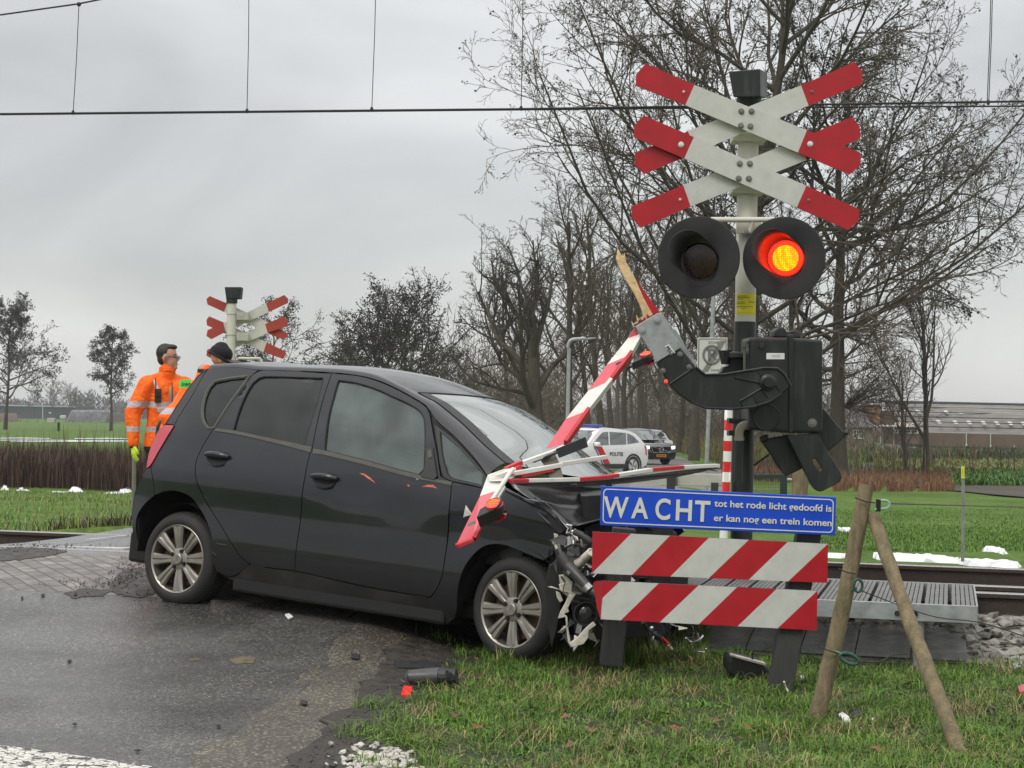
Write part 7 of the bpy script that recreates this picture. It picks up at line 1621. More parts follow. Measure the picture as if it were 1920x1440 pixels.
# hedges, reeds, crop strips, bare soil and snow on the right and left fields
def flat(nm, px, z, m, off, kind='structure', res=3):
    pts = [G(u, v, z) for u, v in px]; return sheet(nm, [(p.x, p.y) for p in pts], off, m, res, kind)
pts = [G(u, v, z) for u, v, z in ((1195,892,-.45),(1262,878,-.5),(1352,880,-.5),(1362,930,-.15),(1352,948,-.1),(1150,948,-.1))]; sheet('side_pavement', [(p.x, p.y) for p in pts], .03, asphalt('pale pavement', (.16, .155, .14), (.22, .21, .19), .4, 60, rmin=.5, rmax=.8), 1.5)
M_soil = mat('ploughed soil', (.055, .043, .033), .9, var=.5, scale=1.2, bump=1, bscale=5, dirt=(.10, .11, .04), dirtamt=.6, dscale=.7)
flat('ploughed_soil', [(1575, 868), (1740, 868), (1990, 905), (1990, 948), (1860, 936), (1700, 915), (1590, 900)], -.75, M_soil, .04)
M_snow = mat('old snow', (.74, .75, .77), .7, var=.12, scale=8, bump=.4, bscale=20)
def snow(px, z, h=.03, seed=1):
    pts = [G(u, v, z) for u, v in px]; poly = rounded([(p.x, p.y) for p in pts], .12); rr = random.Random(seed); poly = [(x + rr.uniform(-.02, .02), y + rr.uniform(-.05, .05)) for x, y in poly]; v_, f_ = fill(poly, [], .12)
    edge = set(range(len(poly))); mb = MB(); mb.add([(x, y, H(x, y) + (.0 if i in edge else h * (.5 + .9 * rr.random()))) for i, (x, y) in enumerate(v_)], f_); o = mb.build('snow_patch', M_snow, None, smooth=True, recalc=False)
    if sum(p.normal.z for p in o.data.polygons) < 0: o.data.flip_normals()
    tag(o, kind='stuff'); return o
snow([(1640,1024),(1690,1020),(1700,1024),(1745,1020),(1765,1027),(1790,1031),(1800,1037),(1760,1036),(1700,1034),(1650,1032)], .0, .05, 1)
snow([(1795,1036),(1815,1030),(1850,1034),(1890,1033),(1915,1040),(1905,1048),(1860,1044),(1815,1043)], .0, .05, 2)
snow([(1840,1012),(1862,1012),(1888,1022),(1880,1026),(1860,1018),(1842,1016)], -.05, .05, 3); snow([(1556,1020),(1578,1022),(1598,1024),(1575,1028),(1552,1026)], .0, .04, 4); snow([(1575,980),(1592,984),(1598,990),(1582,990),(1572,984)], -.15, .05, 5)
rr = random.Random(9)
for k, (u, v, w) in enumerate([(8,914,14),(40,917,20),(110,922,26),(140,918,24),(215,923,34),(236,917,16),(60,905,16)]):
    snow([(u - w / 2, v), (u, v - 3), (u + w / 2, v - 1), (u + w / 2 + 4, v + 2), (u, v + 4), (u - w / 2 - 3, v + 2)], -.62 if v < 930 else -.5, .045, 20 + k)
for k, (u, v, w) in enumerate([(40,822.5,110),(60,826.5,200),(200,823,120),(190,827,130),(130,829,220)]):
    pts = [G(u - w / 2, v, -.85), G(u, v - .8, -.85), G(u + w / 2, v + .3, -.85), G(u + w / 2, v + 1.1, -.85), G(u, v + .6, -.85), G(u - w / 2, v + 1, -.85)]; sheet('snow_streak', [(p.x, p.y) for p in pts], .06, M_snow, 4, 'stuff')
for (u0, u1, v) in ((1705, 1722, 838), (1745, 1765, 845)): pts = [G(u0, v, -.85), G(u1, v + .5, -.85), G(u1, v + 2, -.85), G(u0, v + 1.6, -.85)]; sheet('snow_streak', [(p.x, p.y) for p in pts], .06, M_snow, 4, 'stuff')
def blades(nm, region, n, h, w, cols, seed, lean=.35, zf=None, kind='stuff', label=None, cat=None, bend=.5, clump=0, hvar=.6, up0=0):
    "thin bent blades standing on the ground inside region(rng, n) -> xy"
    rng = np.random.default_rng(seed); xy = region(rng, n)
    if clump:
        c = region(rng, max(8, n // clump)); k = rng.integers(0, len(c), n); xy = c[k] + rng.normal(0, clump_sd, (n, 2))
    n = len(xy); z = np.array([H(x, y) for x, y in xy]) + up0; hh = h * rng.uniform(1 - hvar, 1 + hvar * .6, n); a = rng.uniform(0, 2 * np.pi, n); d = np.stack([np.cos(a), np.sin(a), np.zeros(n)], 1); s = np.stack([-np.sin(a), np.cos(a), np.zeros(n)], 1); ln = rng.uniform(.1, 1, n) * lean
    base = np.stack([xy[:, 0], xy[:, 1], z - .01], 1); W = (w * rng.uniform(.6, 1.3, n))[:, None]; up3 = np.array([0, 0, 1.0])
    m1 = base + up3 * (hh * .55)[:, None] + d * (hh * ln * .35)[:, None]; tip = base + up3 * (hh * (1 - bend * ln))[:, None] + d * (hh * ln * 1.3)[:, None]
    V = np.stack([base - s * W, base + s * W, m1 + s * W * .75, m1 - s * W * .75, tip + s * W * .12, tip - s * W * .12], 1).reshape(-1, 3); i = np.arange(n)[:, None] * 6; F = np.concatenate([i + np.array([[0, 1, 2, 3]]), i + np.array([[3, 2, 4, 5]])], 0)
    mi = rng.integers(0, len(cols), n) if len(cols) > 1 else np.zeros(n, int)
    o = np_mesh(nm, V, F, cols, mi=np.concatenate([mi, mi])); return tag(o, label, cat, kind=kind)
clump_sd = .03
def leaf_m(nm, c): 
    m = mat(nm, c, .6, var=.3, scale=4, spec=.3); return m
G1, G2, G3, G4 = leaf_m('grass blade green', (.095, .205, .024)), leaf_m('grass blade olive', (.165, .235, .042)), leaf_m('grass blade straw', (.34, .30, .13)), leaf_m('grass blade dark', (.05, .115, .022))
RD1, RD2, RD3 = leaf_m('reed brown', (.10, .055, .04)), leaf_m('reed dark', (.045, .03, .024)), leaf_m('reed russet', (.22, .11, .05))
def px_region(u0, u1, v0, v1, z, extra=None):
    def f(rng, n):
        us = rng.uniform(u0, u1, n * 3); vs_ = rng.uniform(v0, v1, n * 3); out = []
        for u, v in zip(us, vs_):
            if extra and not extra(u, v): continue
            p = G(float(u), float(v), z); out.append((p.x, p.y))
            if len(out) >= n: break
        return np.array(out)
    return f
# reeds along the ditch on the left
def band_region(x0, x1, t0, t1):
    def f(rng, n): x = rng.uniform(x0, x1, n); t = rng.uniform(t0, t1, n); return np.stack([x, (t - x * TN.x) / TN.y], 1)
    return f
blades('brown_reeds', band_region(-16.5, -2.6, 42.6, 47.5), 24000, .86, .012, [RD1, RD2, RD2, RD1], 5, lean=.25, label='band of dark brown reeds along the ditch on the left', cat='reeds', hvar=.85)
blades('tall_reed_stalks', band_region(-16.5, -2.6, 44, 49), 1300, 1.35, .010, [RD1, RD2, G2], 6, lean=.15, label='tall thin stalks rising from the reeds on the left', cat='reeds')
blades('rough_grass', band_region(-15, -1.5, 17, 41), 24000, .09, .006, [G1, G2, G4, G3], 7, lean=.8, label='rough green grass on the bank left of the track', cat='grass')
blades('bank_weeds', lambda rng, n: np.stack([rng.normal(-4.2, .5, n), rng.normal(19.5, .5, n)], 1), 900, .26, .008, [RD1, G2, RD2], 8, lean=.9, label='dry tuft of weeds beside the thin olive post', cat='weeds')
blades('russet_grass', px_region(1560, 1790, 880, 925, -.7, lambda u, v: v > 884 + 12 * math.sin(u * .045) * math.sin(u * .11 + 1) + 8 * math.sin(v * .4) and math.sin(u * .09) + math.sin(u * .21 + v * .2) > -1.1), 6500, .42, .010, [RD3, RD3, RD1], 9, lean=.4, label='tall russet dead grass below the slender field tree', cat='grass')
blades('meadow_grass', px_region(1500, 1960, 925, 1040, -.2), 26000, .06, .007, [G1, G2, G1, G4], 10, lean=.9, label='bright green grass between the rails and the russet grass', cat='grass')
blades('crop_strip', px_region(1640, 1960, 866, 886, -.8), 7000, .4, .05, [leaf_m('crop yellow green', (.16, .17, .05)), G2, leaf_m('crop brown', (.12, .09, .05))], 11, lean=1, label='strip of yellowish crop beyond the russet grass', cat='crops')
blades('dark_hedge', px_region(1620, 1960, 859, 866, -.8), 6000, 1.0, .03, [RD2, RD1, G4], 12, lean=.6, label='low dark hedge in front of the meadow by the barn', cat='hedge')
blades('leafy_crop', px_region(1780, 1960, 892, 915, -.8), 5000, .4, .045, [G1, G4], 13, lean=1, label='low leafy dark green crop at the right edge', cat='crops')
blades('verge_shrubs', px_region(1395, 1560, 858, 905, -.6), 6000, .5, .014, [RD3, RD1, RD2], 14, lean=.6, label='brown undergrowth behind the counterweights', cat='undergrowth')
def both_verges(rng, n):
    y = rng.uniform(80, 200, n); o = rng.exponential(5, n); return np.array([(xr(q) + 1.2 + e, q) if k % 2 else (xl(q) - 1.5 - e, q) for k, (q, e) in enumerate(zip(y, o))])
blades('avenue_undergrowth', both_verges, 14000, 1.3, .02, [RD1, G2, leaf_m('undergrowth olive', (.075, .075, .035)), RD3], 15, lean=.5, label='brown and olive undergrowth between the avenue trees', cat='undergrowth')
# ================================================================ cars beyond the crossing
M_cglass = glass('car glass', (.10, .12, .12), .12, (.25, .28, .28), .25, .03)
def small_car(name, loc, rz, label, body, prof, win, L, W, Hh, wheels, rw=.35, lower=None, group=None):
    "side profile in metres, nose toward +x; win: window outlines on the side"
    root = empty(name, loc, label, 'car', group, rz); hw = W / 2
    def wy(z): return hw - .0 - .26 * max(0, (z - .95)) ** 1.1 / .8 * .8 if z > .95 else hw - .05 * max(0, (.5 - z) / .4)
    pr = rounded([(x, z) for x, z in prof], .12, R(60)); mb = MB(); n = len(pr); hs = [[(x + dx, z) for x, z in []] for dx in ()]
    v_, f_ = fill(pr, [], .14); m = len(v_)
    mb.add([(x, -wy(z) + .06 * (abs(x) / (L / 2)) ** 4, z) for x, z in v_] + [(x, wy(z) - .06 * (abs(x) / (L / 2)) ** 4, z) for x, z in v_], list(f_) + [tuple(m + i for i in t[::-1]) for t in f_])
    b = len(mb.v)
    NS = 6
    for k in range(NS + 1):
        t = k / NS
        for x, z in pr:
            y0 = -wy(z) + .06 * (abs(x) / (L / 2)) ** 4; bul = 1 - (2 * t - 1) ** 2; mb.v.append((x + .08 * bul * (1 if x > 0 else -1) * smooth(.6, 1, abs(x) / (L / 2)), y0 * (1 - 2 * t), z + .035 * bul * smooth(.9, 1.3, z)))
    for k in range(NS):
        for i in range(n): j = (i + 1) % n; mb.f.append((b + k * n + i, b + k * n + j, b + (k + 1) * n + j, b + (k + 1) * n + i)); mb.m.append(0)
    mb.build('body', body, root, smooth=True, world=False, autosmooth=R(35))
    for s in (-1, 1):
        for w_ in win['side']:
            v2, f2 = fill(rounded(w_, .1, R(35)), [], .2); mb = MB(); mb.add([(x, s * (wy(z) + .008 - .06 * (abs(x) / (L / 2)) ** 4), z) for x, z in v2], f2); mb.build('side_window', M_cglass if not win.get('dark') else M_pane, root, smooth=True, world=False)
    for nm, (x0, z0, x1, z1, wf) in win['ends'].items():
        mb = MB(); g = []
        for k in range(9):
            t = k / 8 * 2 - 1; bul = .08 * (1 - t * t); dx = 1 if x0 > 0 else -1; g += [(x0 + dx * (bul + .015), t * (wy(z0) - .10), z0 + .02), (x1 + dx * (bul + .015), t * (wy(z1) - .13), z1 + .02)]
        mb.add(g, [(2 * k, 2 * k + 2, 2 * k + 3, 2 * k + 1) for k in range(8)]); mb.build(nm, M_cglass, root, smooth=True, world=False)
    for cx in wheels:
        for s in (-1, 1):
            wq = bpy.data.objects.new('wheel', None); link(wq); wq.parent = root; KIDS.setdefault(root.name, []).append(wq); wq.location = (cx, s * (hw - .0), rw); wq.rotation_euler = (0, 0, 0 if s < 0 else math.pi)
            mb = MB(); mb.lathe((0, 0, 0), (0, 1, 0), [(.02, rw * .66), (-.01, rw * .72), (.0, rw * .93), (.03, rw), (.2, rw), (.22, rw * .9)], 32); mb.build('tyre', M_tyre, wq, world=False, smooth=True, autosmooth=R(40))
            mb = MB(); mb.lathe((0, 0, 0), (0, 1, 0), [(-.004, rw * .68), (.01, rw * .62), (.07, rw * .58)], 28)
            for k in range(5):
                for dd in (-.13, .13): a = 2 * math.pi * k / 5 + dd; mb.beam((math.cos(a - dd * .6) * .05, .01, math.sin(a - dd * .6) * .05), (math.cos(a) * rw * .64, .0, math.sin(a) * rw * .64), .035, .02, side=(-math.sin(a), 0, math.cos(a)))
            mb.lathe((0, 0, 0), (0, 1, 0), [(-.004, 0), (-.004, .05), (.02, .06)], 16); mb.build('rim', M_chrome, wq, world=False, smooth=True, autosmooth=R(30))
            mb = MB(); mb.lathe((0, 0, 0), (0, 1, 0), [(.08, rw * .6), (.08, 0)], 20); mb.build('wheel_well', M_gap, wq, world=False)
            mb = MB(); mb.lathe((0, 0, 0), (0, 1, 0), [(-.022, rw * 1.04), (-.022, rw * 1.22), (.03, rw * 1.24)], 24, ref=(1, 0, 0), a0=-math.pi - .25, a1=.25); mb.build('arch_trim', M_trim, wq, world=False, smooth=True) if win.get('trim') else None
    return root
suv = [(-2.1, .35), (-2.18, .62), (-2.14, 1.0), (-2.04, 1.10), (-1.60, 1.46), (-1.15, 1.59), (-.3, 1.66), (.25, 1.60), (.95, 1.12), (1.05, 1.06), (1.85, .98), (2.12, .84), (2.20, .55), (2.12, .28), (1.6, .25), (-1.6, .25)]
swin = {'side': [[(-1.72, 1.18), (-1.40, 1.42), (-1.12, 1.50), (-1.05, 1.11)], [(-.98, 1.10), (-1.08, 1.51), (-.22, 1.54), (-.14, 1.08)], [(-.07, 1.08), (-.15, 1.54), (.16, 1.50), (.72, 1.12), (.70, 1.05)]], 'ends': {'windscreen': (.98, 1.13, .30, 1.56, 1), 'rear_window': (-1.98, 1.14, -1.60, 1.46, 1)}, 'trim': True}
M_pwhite = mat('police white', (.80, .80, .80), .25, var=.02, coat=.5); M_pdark = mat('very dark car paint', (.012, .012, .02), .15, var=.1, coat=1, spec=.7)
pc = gp_(1104, 62)
police = small_car('police_car', pc, R(180 + 44), 'white police car with red stripe and roof light bar on the road beyond the crossing', M_pwhite, suv, swin, 4.4, 1.86, 1.66, (-1.33, 1.35), .35)
mb = MB()
for x in (.02,): mb.box((x, 0, 1.74), (.28, 1.15, .09))
mb.build('light_bar', mat('blue light bar', (.03, .05, .35), .2, coat=1), police, world=False, bevel=.03)
mb = MB(); mb.box((.02, 0, 1.685), (.18, 1.0, .03)); mb.build('light_bar_foot', M_trim, police, world=False)
def flank(px, m, nm, y=.934):
    for s in (1,):
        v2, f2 = fill(px, [], .3); mb = MB(); mb.add([(x, s * y, z) for x, z in v2], f2); mb.build(nm, m, police, world=False)
flank([(.62, 1.02), (.30, 1.02), (-.20, .34), (.12, .34)], mat('police red', (.62, .02, .03), .4), 'red_stripe'); flank([(.72, 1.02), (.66, 1.02), (.16, .34), (.22, .34)], mat('police blue', (.03, .06, .45), .4), 'blue_stripe', .936)
text_mesh('door_lettering', 'POLITIE', .185, Vector((-.10, .94, .70)), (-1, 0, 0), (0, 0, 1), M_navy, None, bold=.004, spacing=1.1)
o = bpy.data.objects['door_lettering']; o.parent = police
for s in (1, -1): mb = MB(); mb.box((.62, s * 1.0, 1.10), (.14, .24, .16)); mb.build('mirror', M_pwhite, police, world=False, bevel=.05)
for s in (1, -1): mb = MB(); mb.prism([(-1.98, s * .80, 1.08), (-2.15, s * .74, 1.02), (-2.17, s * .74, .72), (-2.05, s * .84, .74)], (0, s * .10, 0)); mb.build('tail_lamp', M_redlamp, police, world=False)
for s in (1, -1): mb = MB(); mb.prism([(1.95, s * .6, .86), (2.1, s * .60, .84), (2.14, s * .60, .70), (1.98, s * .85, .70)], (0, s * .22, 0)); mb.build('headlight', M_chrome, police, world=False)
mb = MB(); mb.box((0, .90, .34), (2.0, .12, .16)); mb.box((0, -.90, .34), (2.0, .12, .16)); mb.box((-2.1, 0, .42), (.2, 1.6, .25)); mb.build('sill_trim', M_trim, police, world=False, bevel=.02)
vd = gp_(1192, 84)
dark = small_car('dark_car', vd, R(-62), 'very dark car with lit headlights and orange number plate beside the police car', M_pdark, suv, swin, 4.4, 1.86, 1.66, (-1.33, 1.35), .35)
def nose(mb_, nm, m, **k): return mb_.build(nm, m, dark, world=False, **k)
mb = MB(); mb.prism([(2.235, -.55, .86), (2.235, .55, .86), (2.25, .46, .58), (2.25, -.46, .58)], (.03, 0, 0)); gr = nose(mb, 'grille', M_gap, bevel=.01)
mb = MB(); mb.tube([(2.27, -.55, .86), (2.27, .55, .86), (2.285, .46, .58), (2.285, -.46, .58), (2.27, -.55, .86)], .014, 6); mb.tube([(2.285, .11 * math.cos(a), .72 + .11 * math.sin(a)) for a in [2 * math.pi * k / 16 for k in range(17)]], .014, 6); mb.tube([(2.285, .46, .62), (2.285, -.46, .84)], .010, 6); nose(mb, 'grille_emblem', M_chrome)
for s in (1, -1):
    mb = MB(); mb.prism([(2.17, s * .60, .88), (2.10, s * .86, .90), (2.12, s * .86, .76), (2.2, s * .62, .74)], (.03, 0, 0)); nose(mb, 'headlight', emit('lit headlamp', (1, .97, .85), 1.2))
mb = MB(); mb.box((2.29, 0, .44), (.02, .52, .12)); pl = nose(mb, 'number_plate', mat('orange plate', (.85, .27, .02), .5)); mb = MB()
for y in (-.19, -.12, -.05, .03, .10, .17): mb.box((2.303, y, .44), (.004, .04, .06))
mb.build('plate_characters', M_ink, pl, world=False)
for s in (1, -1): mb = MB(); mb.box((.78, s * 1.0, 1.08), (.14, .22, .15)); mb.build('mirror', M_pdark, dark, world=False, bevel=.05)
grey = small_car('grey_car', gp_(1222, 118), R(-78), 'small pale grey car farthest down the road, behind the dark car', mat('pale grey paint', (.32, .34, .35), .3, coat=.5), suv, swin, 4.3, 1.8, 1.6, (-1.33, 1.35), .33)
# ================================================================ ballast, debris, grass and leaves in the foreground
M_stone = mat('ballast stone', (.24, .225, .20), .8, var=.65, scale=13, bump=.6, bscale=30, dirt=(.10, .09, .07), dirtamt=.7, dscale=5)
M_stone2 = mat('pale wet stone', (.50, .47, .42), .6, var=.25, scale=12, bump=.6, bscale=40)
def stones(nm, pts, m, seed, smin, smax, flat_=.7):
    rng = np.random.default_rng(seed); b = MB(); b.ball((0, 0, 0), 1, 6); bv = np.array(b.v); n = len(bv); ico = bmesh.new(); bmesh.ops.create_icosphere(ico, subdivisions=1, radius=1); bv = np.array([v.co[:] for v in ico.verts]); bf = np.array([[v.index for v in f.verts] for f in ico.faces]); ico.free(); n = len(bv)
    V, F = [], []
    for i, (x, y, z) in enumerate(pts):
        s = rng.uniform(smin, smax); q = bv * (1 + rng.uniform(-.28, .28, (n, 1))) * np.array([rng.uniform(.8, 1.3), rng.uniform(.7, 1.1), rng.uniform(.5, .9) * flat_]) * s
        a = rng.uniform(0, 6.28); t = rng.uniform(-.6, .6); ca, sa = math.cos(a), math.sin(a); Rz = np.array([[ca, -sa, 0], [sa, ca, 0], [0, 0, 1]]); ct, st_ = math.cos(t), math.sin(t); Rx = np.array([[1, 0, 0], [0, ct, -st_], [0, st_, ct]])
        V.append(q @ (Rz @ Rx).T + np.array([x, y, z])); F.append(bf + i * n)
    return np_mesh(nm, np.concatenate(V), np.concatenate(F), m)
rng = np.random.default_rng(2); pts = []
for _ in range(5200):
    t = rng.uniform(10.45, 15.2); x = rng.uniform(.4, 5.2); y = (t - x * TN.x) / TN.y; s = x
    if t < 12.4:
        h = .185 * smooth(10.4, 11.5, t); 
        keep = x > .9
    elif t < 14: h = .165; keep = True
    else: h = .165 * (1 - smooth(14.3, 15.2, t)); keep = t < 14.9
    if abs(t - 12.4) < .09 or abs(t - 14.0) < .09 or abs(t - 11.88) < .09: continue
    if 1.0 < x < 2.75 and t < 11.15: continue
    if keep: pts.append((x, y, max(H(x, y), h) + rng.uniform(-.01, .02)))
o = stones('ballast', pts, M_stone, 3, .028, .062); tag(o, 'bed of grey broken stones around the rails', 'ballast', kind='stuff')
v, f = fill([tuple(TN * 10.5 - TA * 1.9), tuple(TN * 10.5 + TA * 4.5), tuple(TN * 15.2 + TA * 3.5), tuple(TN * 15.2 - TA * 3.0)], [], .25); mb = MB()
mb.add([(x, y, max(H(x, y) + .01, .175 * smooth(10.5, 11.5, tt(x, y)) * (1 - smooth(14.3, 15.1, tt(x, y))) - .01)) for x, y in v], f); o = mb.build('ballast_bed', M_stone, None, smooth=True, recalc=False); tag(o, kind='structure')
if sum(p.normal.z for p in o.data.polygons) < 0: o.data.flip_normals()
pts = []
for _ in range(3200):
    t = rng.uniform(12.0, 15.3); x = rng.uniform(-7, -3.7); y = (t - x * TN.x) / TN.y
    if x > xl(y) - .1 or abs(t - 12.4) < .09 or abs(t - 14) < .09: continue
    pts.append((x, y, .17 * (1 - smooth(14.4, 15.3, t)) + rng.uniform(-.01, .02)))
o = stones('ballast', pts, M_stone, 4, .03, .06); tag(o, 'dark stones around the rails left of the crossing panels', 'ballast', kind='stuff')
# pale rubble at the bottom of the photo, between dirt and grass
pts = []
for _ in range(260):
    u = rng.normal(712, 32); v = rng.normal(1432, 11); p = G(float(u), float(v), 0); pts.append((p.x, p.y, H(p.x, p.y) + .012 + rng.uniform(0, .012)))
o = stones('pale_rubble', pts, M_stone2, 8, .008, .024); tag(o, 'crumbled pale stones at the bottom edge between road and grass', 'rubble', kind='stuff')
pts = []
for (cu, cv, su, sv, n) in ((236, 1108, 20, 8, 170), (170, 1114, 36, 3, 110), (60, 1068, 60, 4, 260), (255, 1098, 18, 6, 120), (275, 1130, 10, 4, 20)):
    for _ in range(n):
        u, v = rng.normal(cu, su), rng.normal(cv, sv); p = G(float(u), float(v), .17 if cv < 1200 else 0); pts.append((p.x, p.y, H(p.x, p.y) + .01))
o = stones('dirt_crumbs', pts, M_dirt, 9, .002, .008); tag(o, 'crumbs of black mud on the road by the rear wheel', 'mud crumbs', kind='stuff')
pts = []
for _ in range(1500):
    y = rng.uniform(6.6, 10.6); x = xr(y) + rng.uniform(.36, .85); pts.append((x, y, H(x, y) + .012))
o = stones('dirt_lumps', pts, M_dirt, 10, .003, .011); tag(o, 'small lumps of dark dirt along the road edge', 'dirt', kind='stuff')
for px in ([(206,1112),(226,1096),(262,1090),(284,1100),(292,1118),(262,1122),(232,1119)], [(-20,1066),(30,1060),(90,1063),(128,1068),(96,1073),(40,1078),(-20,1078)], [(120,1114),(160,1110),(208,1113),(190,1119),(140,1119)]):
    g = [G(u, v, .2) for u, v in px]; rr_ = random.Random(3); pl = rounded([(p.x, p.y) for p in g], .04); pl = [(x + rr_.uniform(-.015, .015), y + rr_.uniform(-.03, .03)) for x, y in pl]; sheet('mud_smear', pl, .0075, M_dirt, .06)
def on_ground(u, v, dz=0): p = G(u, v, .02); p.z = H(p.x, p.y) + dz; return p
# broken mirror housing with a red reflector, lying on the road edge
mh = empty('mirror_housing', on_ground(805, 1285), 'broken dark mirror housing lying on the road edge', 'car part')
dm = (on_ground(858, 1285) - CAM).dot(_F) - .05; mb = MB()
mb.tube([P(763, 1273, dm), P(767, 1270, dm), P(790, 1270, dm), P(826, 1269, dm - .03)], [.020, .038, .046, .050], 20); mb.build('housing', mat('scuffed dark plastic', (.05, .05, .052), .4, var=.25, scale=18), mh, smooth=True, autosmooth=R(45))
mb = MB(); mb.lathe(P(826, 1269, dm - .03), P(858, 1268, dm - .05) - P(826, 1269, dm - .03), [(0, .05), (.03, .046), (.085, .036), (.09, .0)], 16); 
for k in range(7): mb.box(P(838 + 3 * k, 1262 + 2 * k, dm - .07), (.012, .03, .03 + .003 * k), rot=Matrix.Rotation(k, 3, 'Y'))
mb.build('mirror_mechanism', M_trim, mh)
def shard(nm, px, m, label, h=.01, cat='debris', group='bits of debris from the crash'):
    ps = [on_ground(u, v, .012) for u, v in px]; mb = MB(); mb.prism(ps, (0, 0, h)); o = mb.build(nm, m, None, bevel=.002); c = ps[0]; o.data.transform(Matrix.Translation(-c)); o.location = c; return tag(o, label, cat, group)
shard('plastic_strip', [(738,1254),(800,1249),(822,1252),(826,1258),(742,1261)], M_trim, 'flat black plastic strip behind the broken mirror housing')
shard('plastic_strip', [(748,1281),(768,1280),(800,1290),(796,1294),(750,1286)], M_trim, 'small black plastic strip in front of the broken mirror housing')
shard('red_reflector', [(757,1289),(774,1291),(769,1307),(752,1305)], mat('bright red plastic', (.85, .015, .015), .35), 'bright red plastic piece in front of the broken mirror housing', .012)
shard('plastic_shard', [(563,1314),(570,1313),(577,1315),(575,1320),(565,1319)], M_trim, 'small dark shard on the gravelly strip left of the mirror housing')
shard('plastic_shard', [(657,1247),(675,1249),(672,1253),(658,1252)], M_trim, 'small dark shard on the wet asphalt by the gravelly strip')
shard('plastic_shard', [(616,1425),(624,1420),(632,1424),(628,1431),(618,1430)], M_trim, 'small dark shard beside the pale rubble')
shard('plastic_shard', [(533,1201),(541,1200),(549,1204),(540,1206)], M_white, 'small white shard on the asphalt below the car sill')
for u, v, w, lab in ((40,1170,5,'tiny black crumb nearest the left photo edge on the wet road'), (79,1168,8,'small black crumb on the wet road in line with the rear bumper'), (130,1246,9,'black crumb in the middle of the wet road at the left'), (258,1404,13,'flat black crumb just above the white stop line'), (140,1355,9,'thin black crumb left of the flat one near the stop line'), (410,1358,9,'small leaf-like crumb on the asphalt, centre of the road'), (140,1168,6,'tiny dark crumb between two others near the mud')):
    shard('road_crumb', [(u - w * .55, v), (u, v - 2), (u + w * .55, v - 1), (u + w * .3, v + 1.5), (u - w * .2, v + 1.5)], M_gap, lab, .004, 'debris', 'dark crumbs on the wet road')
M_stain = mat('rusty mud stain', (.12, .09, .055), .8, var=.5, scale=20)
for px in ([(428,1248),(452,1244),(480,1247),(474,1253),(440,1254)], [(352,1246),(372,1245),(374,1248),(354,1248)]):
    g = [G(u, v, .02) for u, v in px]; sheet('road_stain', [(p.x, p.y) for p in g], .0065, M_stain, .05)
# torn-off headlamp unit behind the right post
hl = empty('torn_headlamp', on_ground(1400, 1285), 'black torn-off headlamp unit lying in the grass by the thick leaning post', 'car part')
dh = 9.45; mb = MB(); mb.prism([P(u, v, dh) for u, v in [(1365,1240),(1372,1230),(1434,1246),(1444,1256),(1440,1278),(1418,1294),(1396,1286),(1364,1262)]], _F * .22); mb.build('housing', M_trim, hl, bevel=.015)
mb = MB(); mb.prism([P(u, v, dh - .02) for u, v in [(1371,1227),(1436,1244),(1436,1249),(1370,1231)]], _F * .06); mb.build('pale_rim', M_dirtywhite, hl, bevel=.003)
mb = MB(); mb.tube([P(1407, 1274, dh - .01) + .032 * (math.cos(a) * _Rt + math.sin(a) * _Up) for a in [2 * math.pi * k / 16 for k in range(17)]], .006, 6, cap=False); mb.beam(P(1388, 1268, dh - .01), P(1389, 1284, dh - .01), .006, .006); mb.beam(P(1384, 1270, dh - .01), P(1398, 1272, dh - .01), .006, .006); mb.build('connector', mat('grey plastic ring', (.09, .09, .09), .5), hl, smooth=True)
mb = MB(); mb.tube([P(1411, 1222, dh), P(1411, 1246, dh + .02)], .006, 6); mb.build('pin', M_trim, hl)
# loose wires, cable ends and scraps in the grass
def wirebit(nm, pts, r, m, label, d=9.5, cat='wire'):
    P_ = [P(u, v, d + (k % 2) * .03) for k, (u, v) in enumerate(pts)]; mb = MB(); mb.tube(resample(P_, 14), r, 6); o = mb.build(nm, m, None, smooth=True); return tag(o, label, cat, 'wires and hoses hanging from the wreck')
wirebit('loose_cable', [(1206,1166),(1216,1180),(1232,1192),(1246,1202)], .014, M_trim, 'thick black cable hanging under the lower striped board'); wirebit('loose_cable', [(1240,1196),(1250,1206),(1254,1210)], .012, mat('red tape', (.4, .02, .02), .5), 'short red cable end under the lower striped board'); wirebit('loose_cable', [(1253,1209),(1260,1217)], .007, M_white, 'white tip of the red cable in the grass')
wirebit('loose_cable', [(1286,1196),(1296,1204),(1310,1200),(1318,1192)], .006, M_alu, 'curved metal wire in the grass left of the torn headlamp'); wirebit('loose_cable', [(1222,1176),(1224,1190),(1222,1200)], .009, M_alu, 'short grey rod beside the thick black cable'); wirebit('loose_cable', [(1308,1222),(1322,1223),(1324,1216)], .005, M_alu, 'small bent grey wire hook in the grass')
shard('white_clip', [(1298,1218),(1302,1218),(1302,1228),(1298,1228)], M_white, 'small white clip in the grass left of the torn headlamp', .03)
wirebit('white_tape', [(1446,1330),(1452,1322),(1462,1322),(1470,1332)], .005, M_white, 'curl of white tape in the grass below the thick leaning post', 8.9); wirebit('white_tape', [(1470,1278),(1474,1290),(1478,1296)], .005, M_dirtywhite, 'pale straw-like strip right of the thick leaning post', 9.0)
shard('crumpled_paper', [(1572,1338),(1580,1334),(1592,1342),(1594,1348),(1580,1348)], M_white, 'crumpled white scrap in the grass between the two stakes', .014); shard('white_scrap', [(1634,1346),(1640,1344),(1642,1350),(1636,1350)], M_white, 'tiny white scrap left of the shorter stake foot', .02)
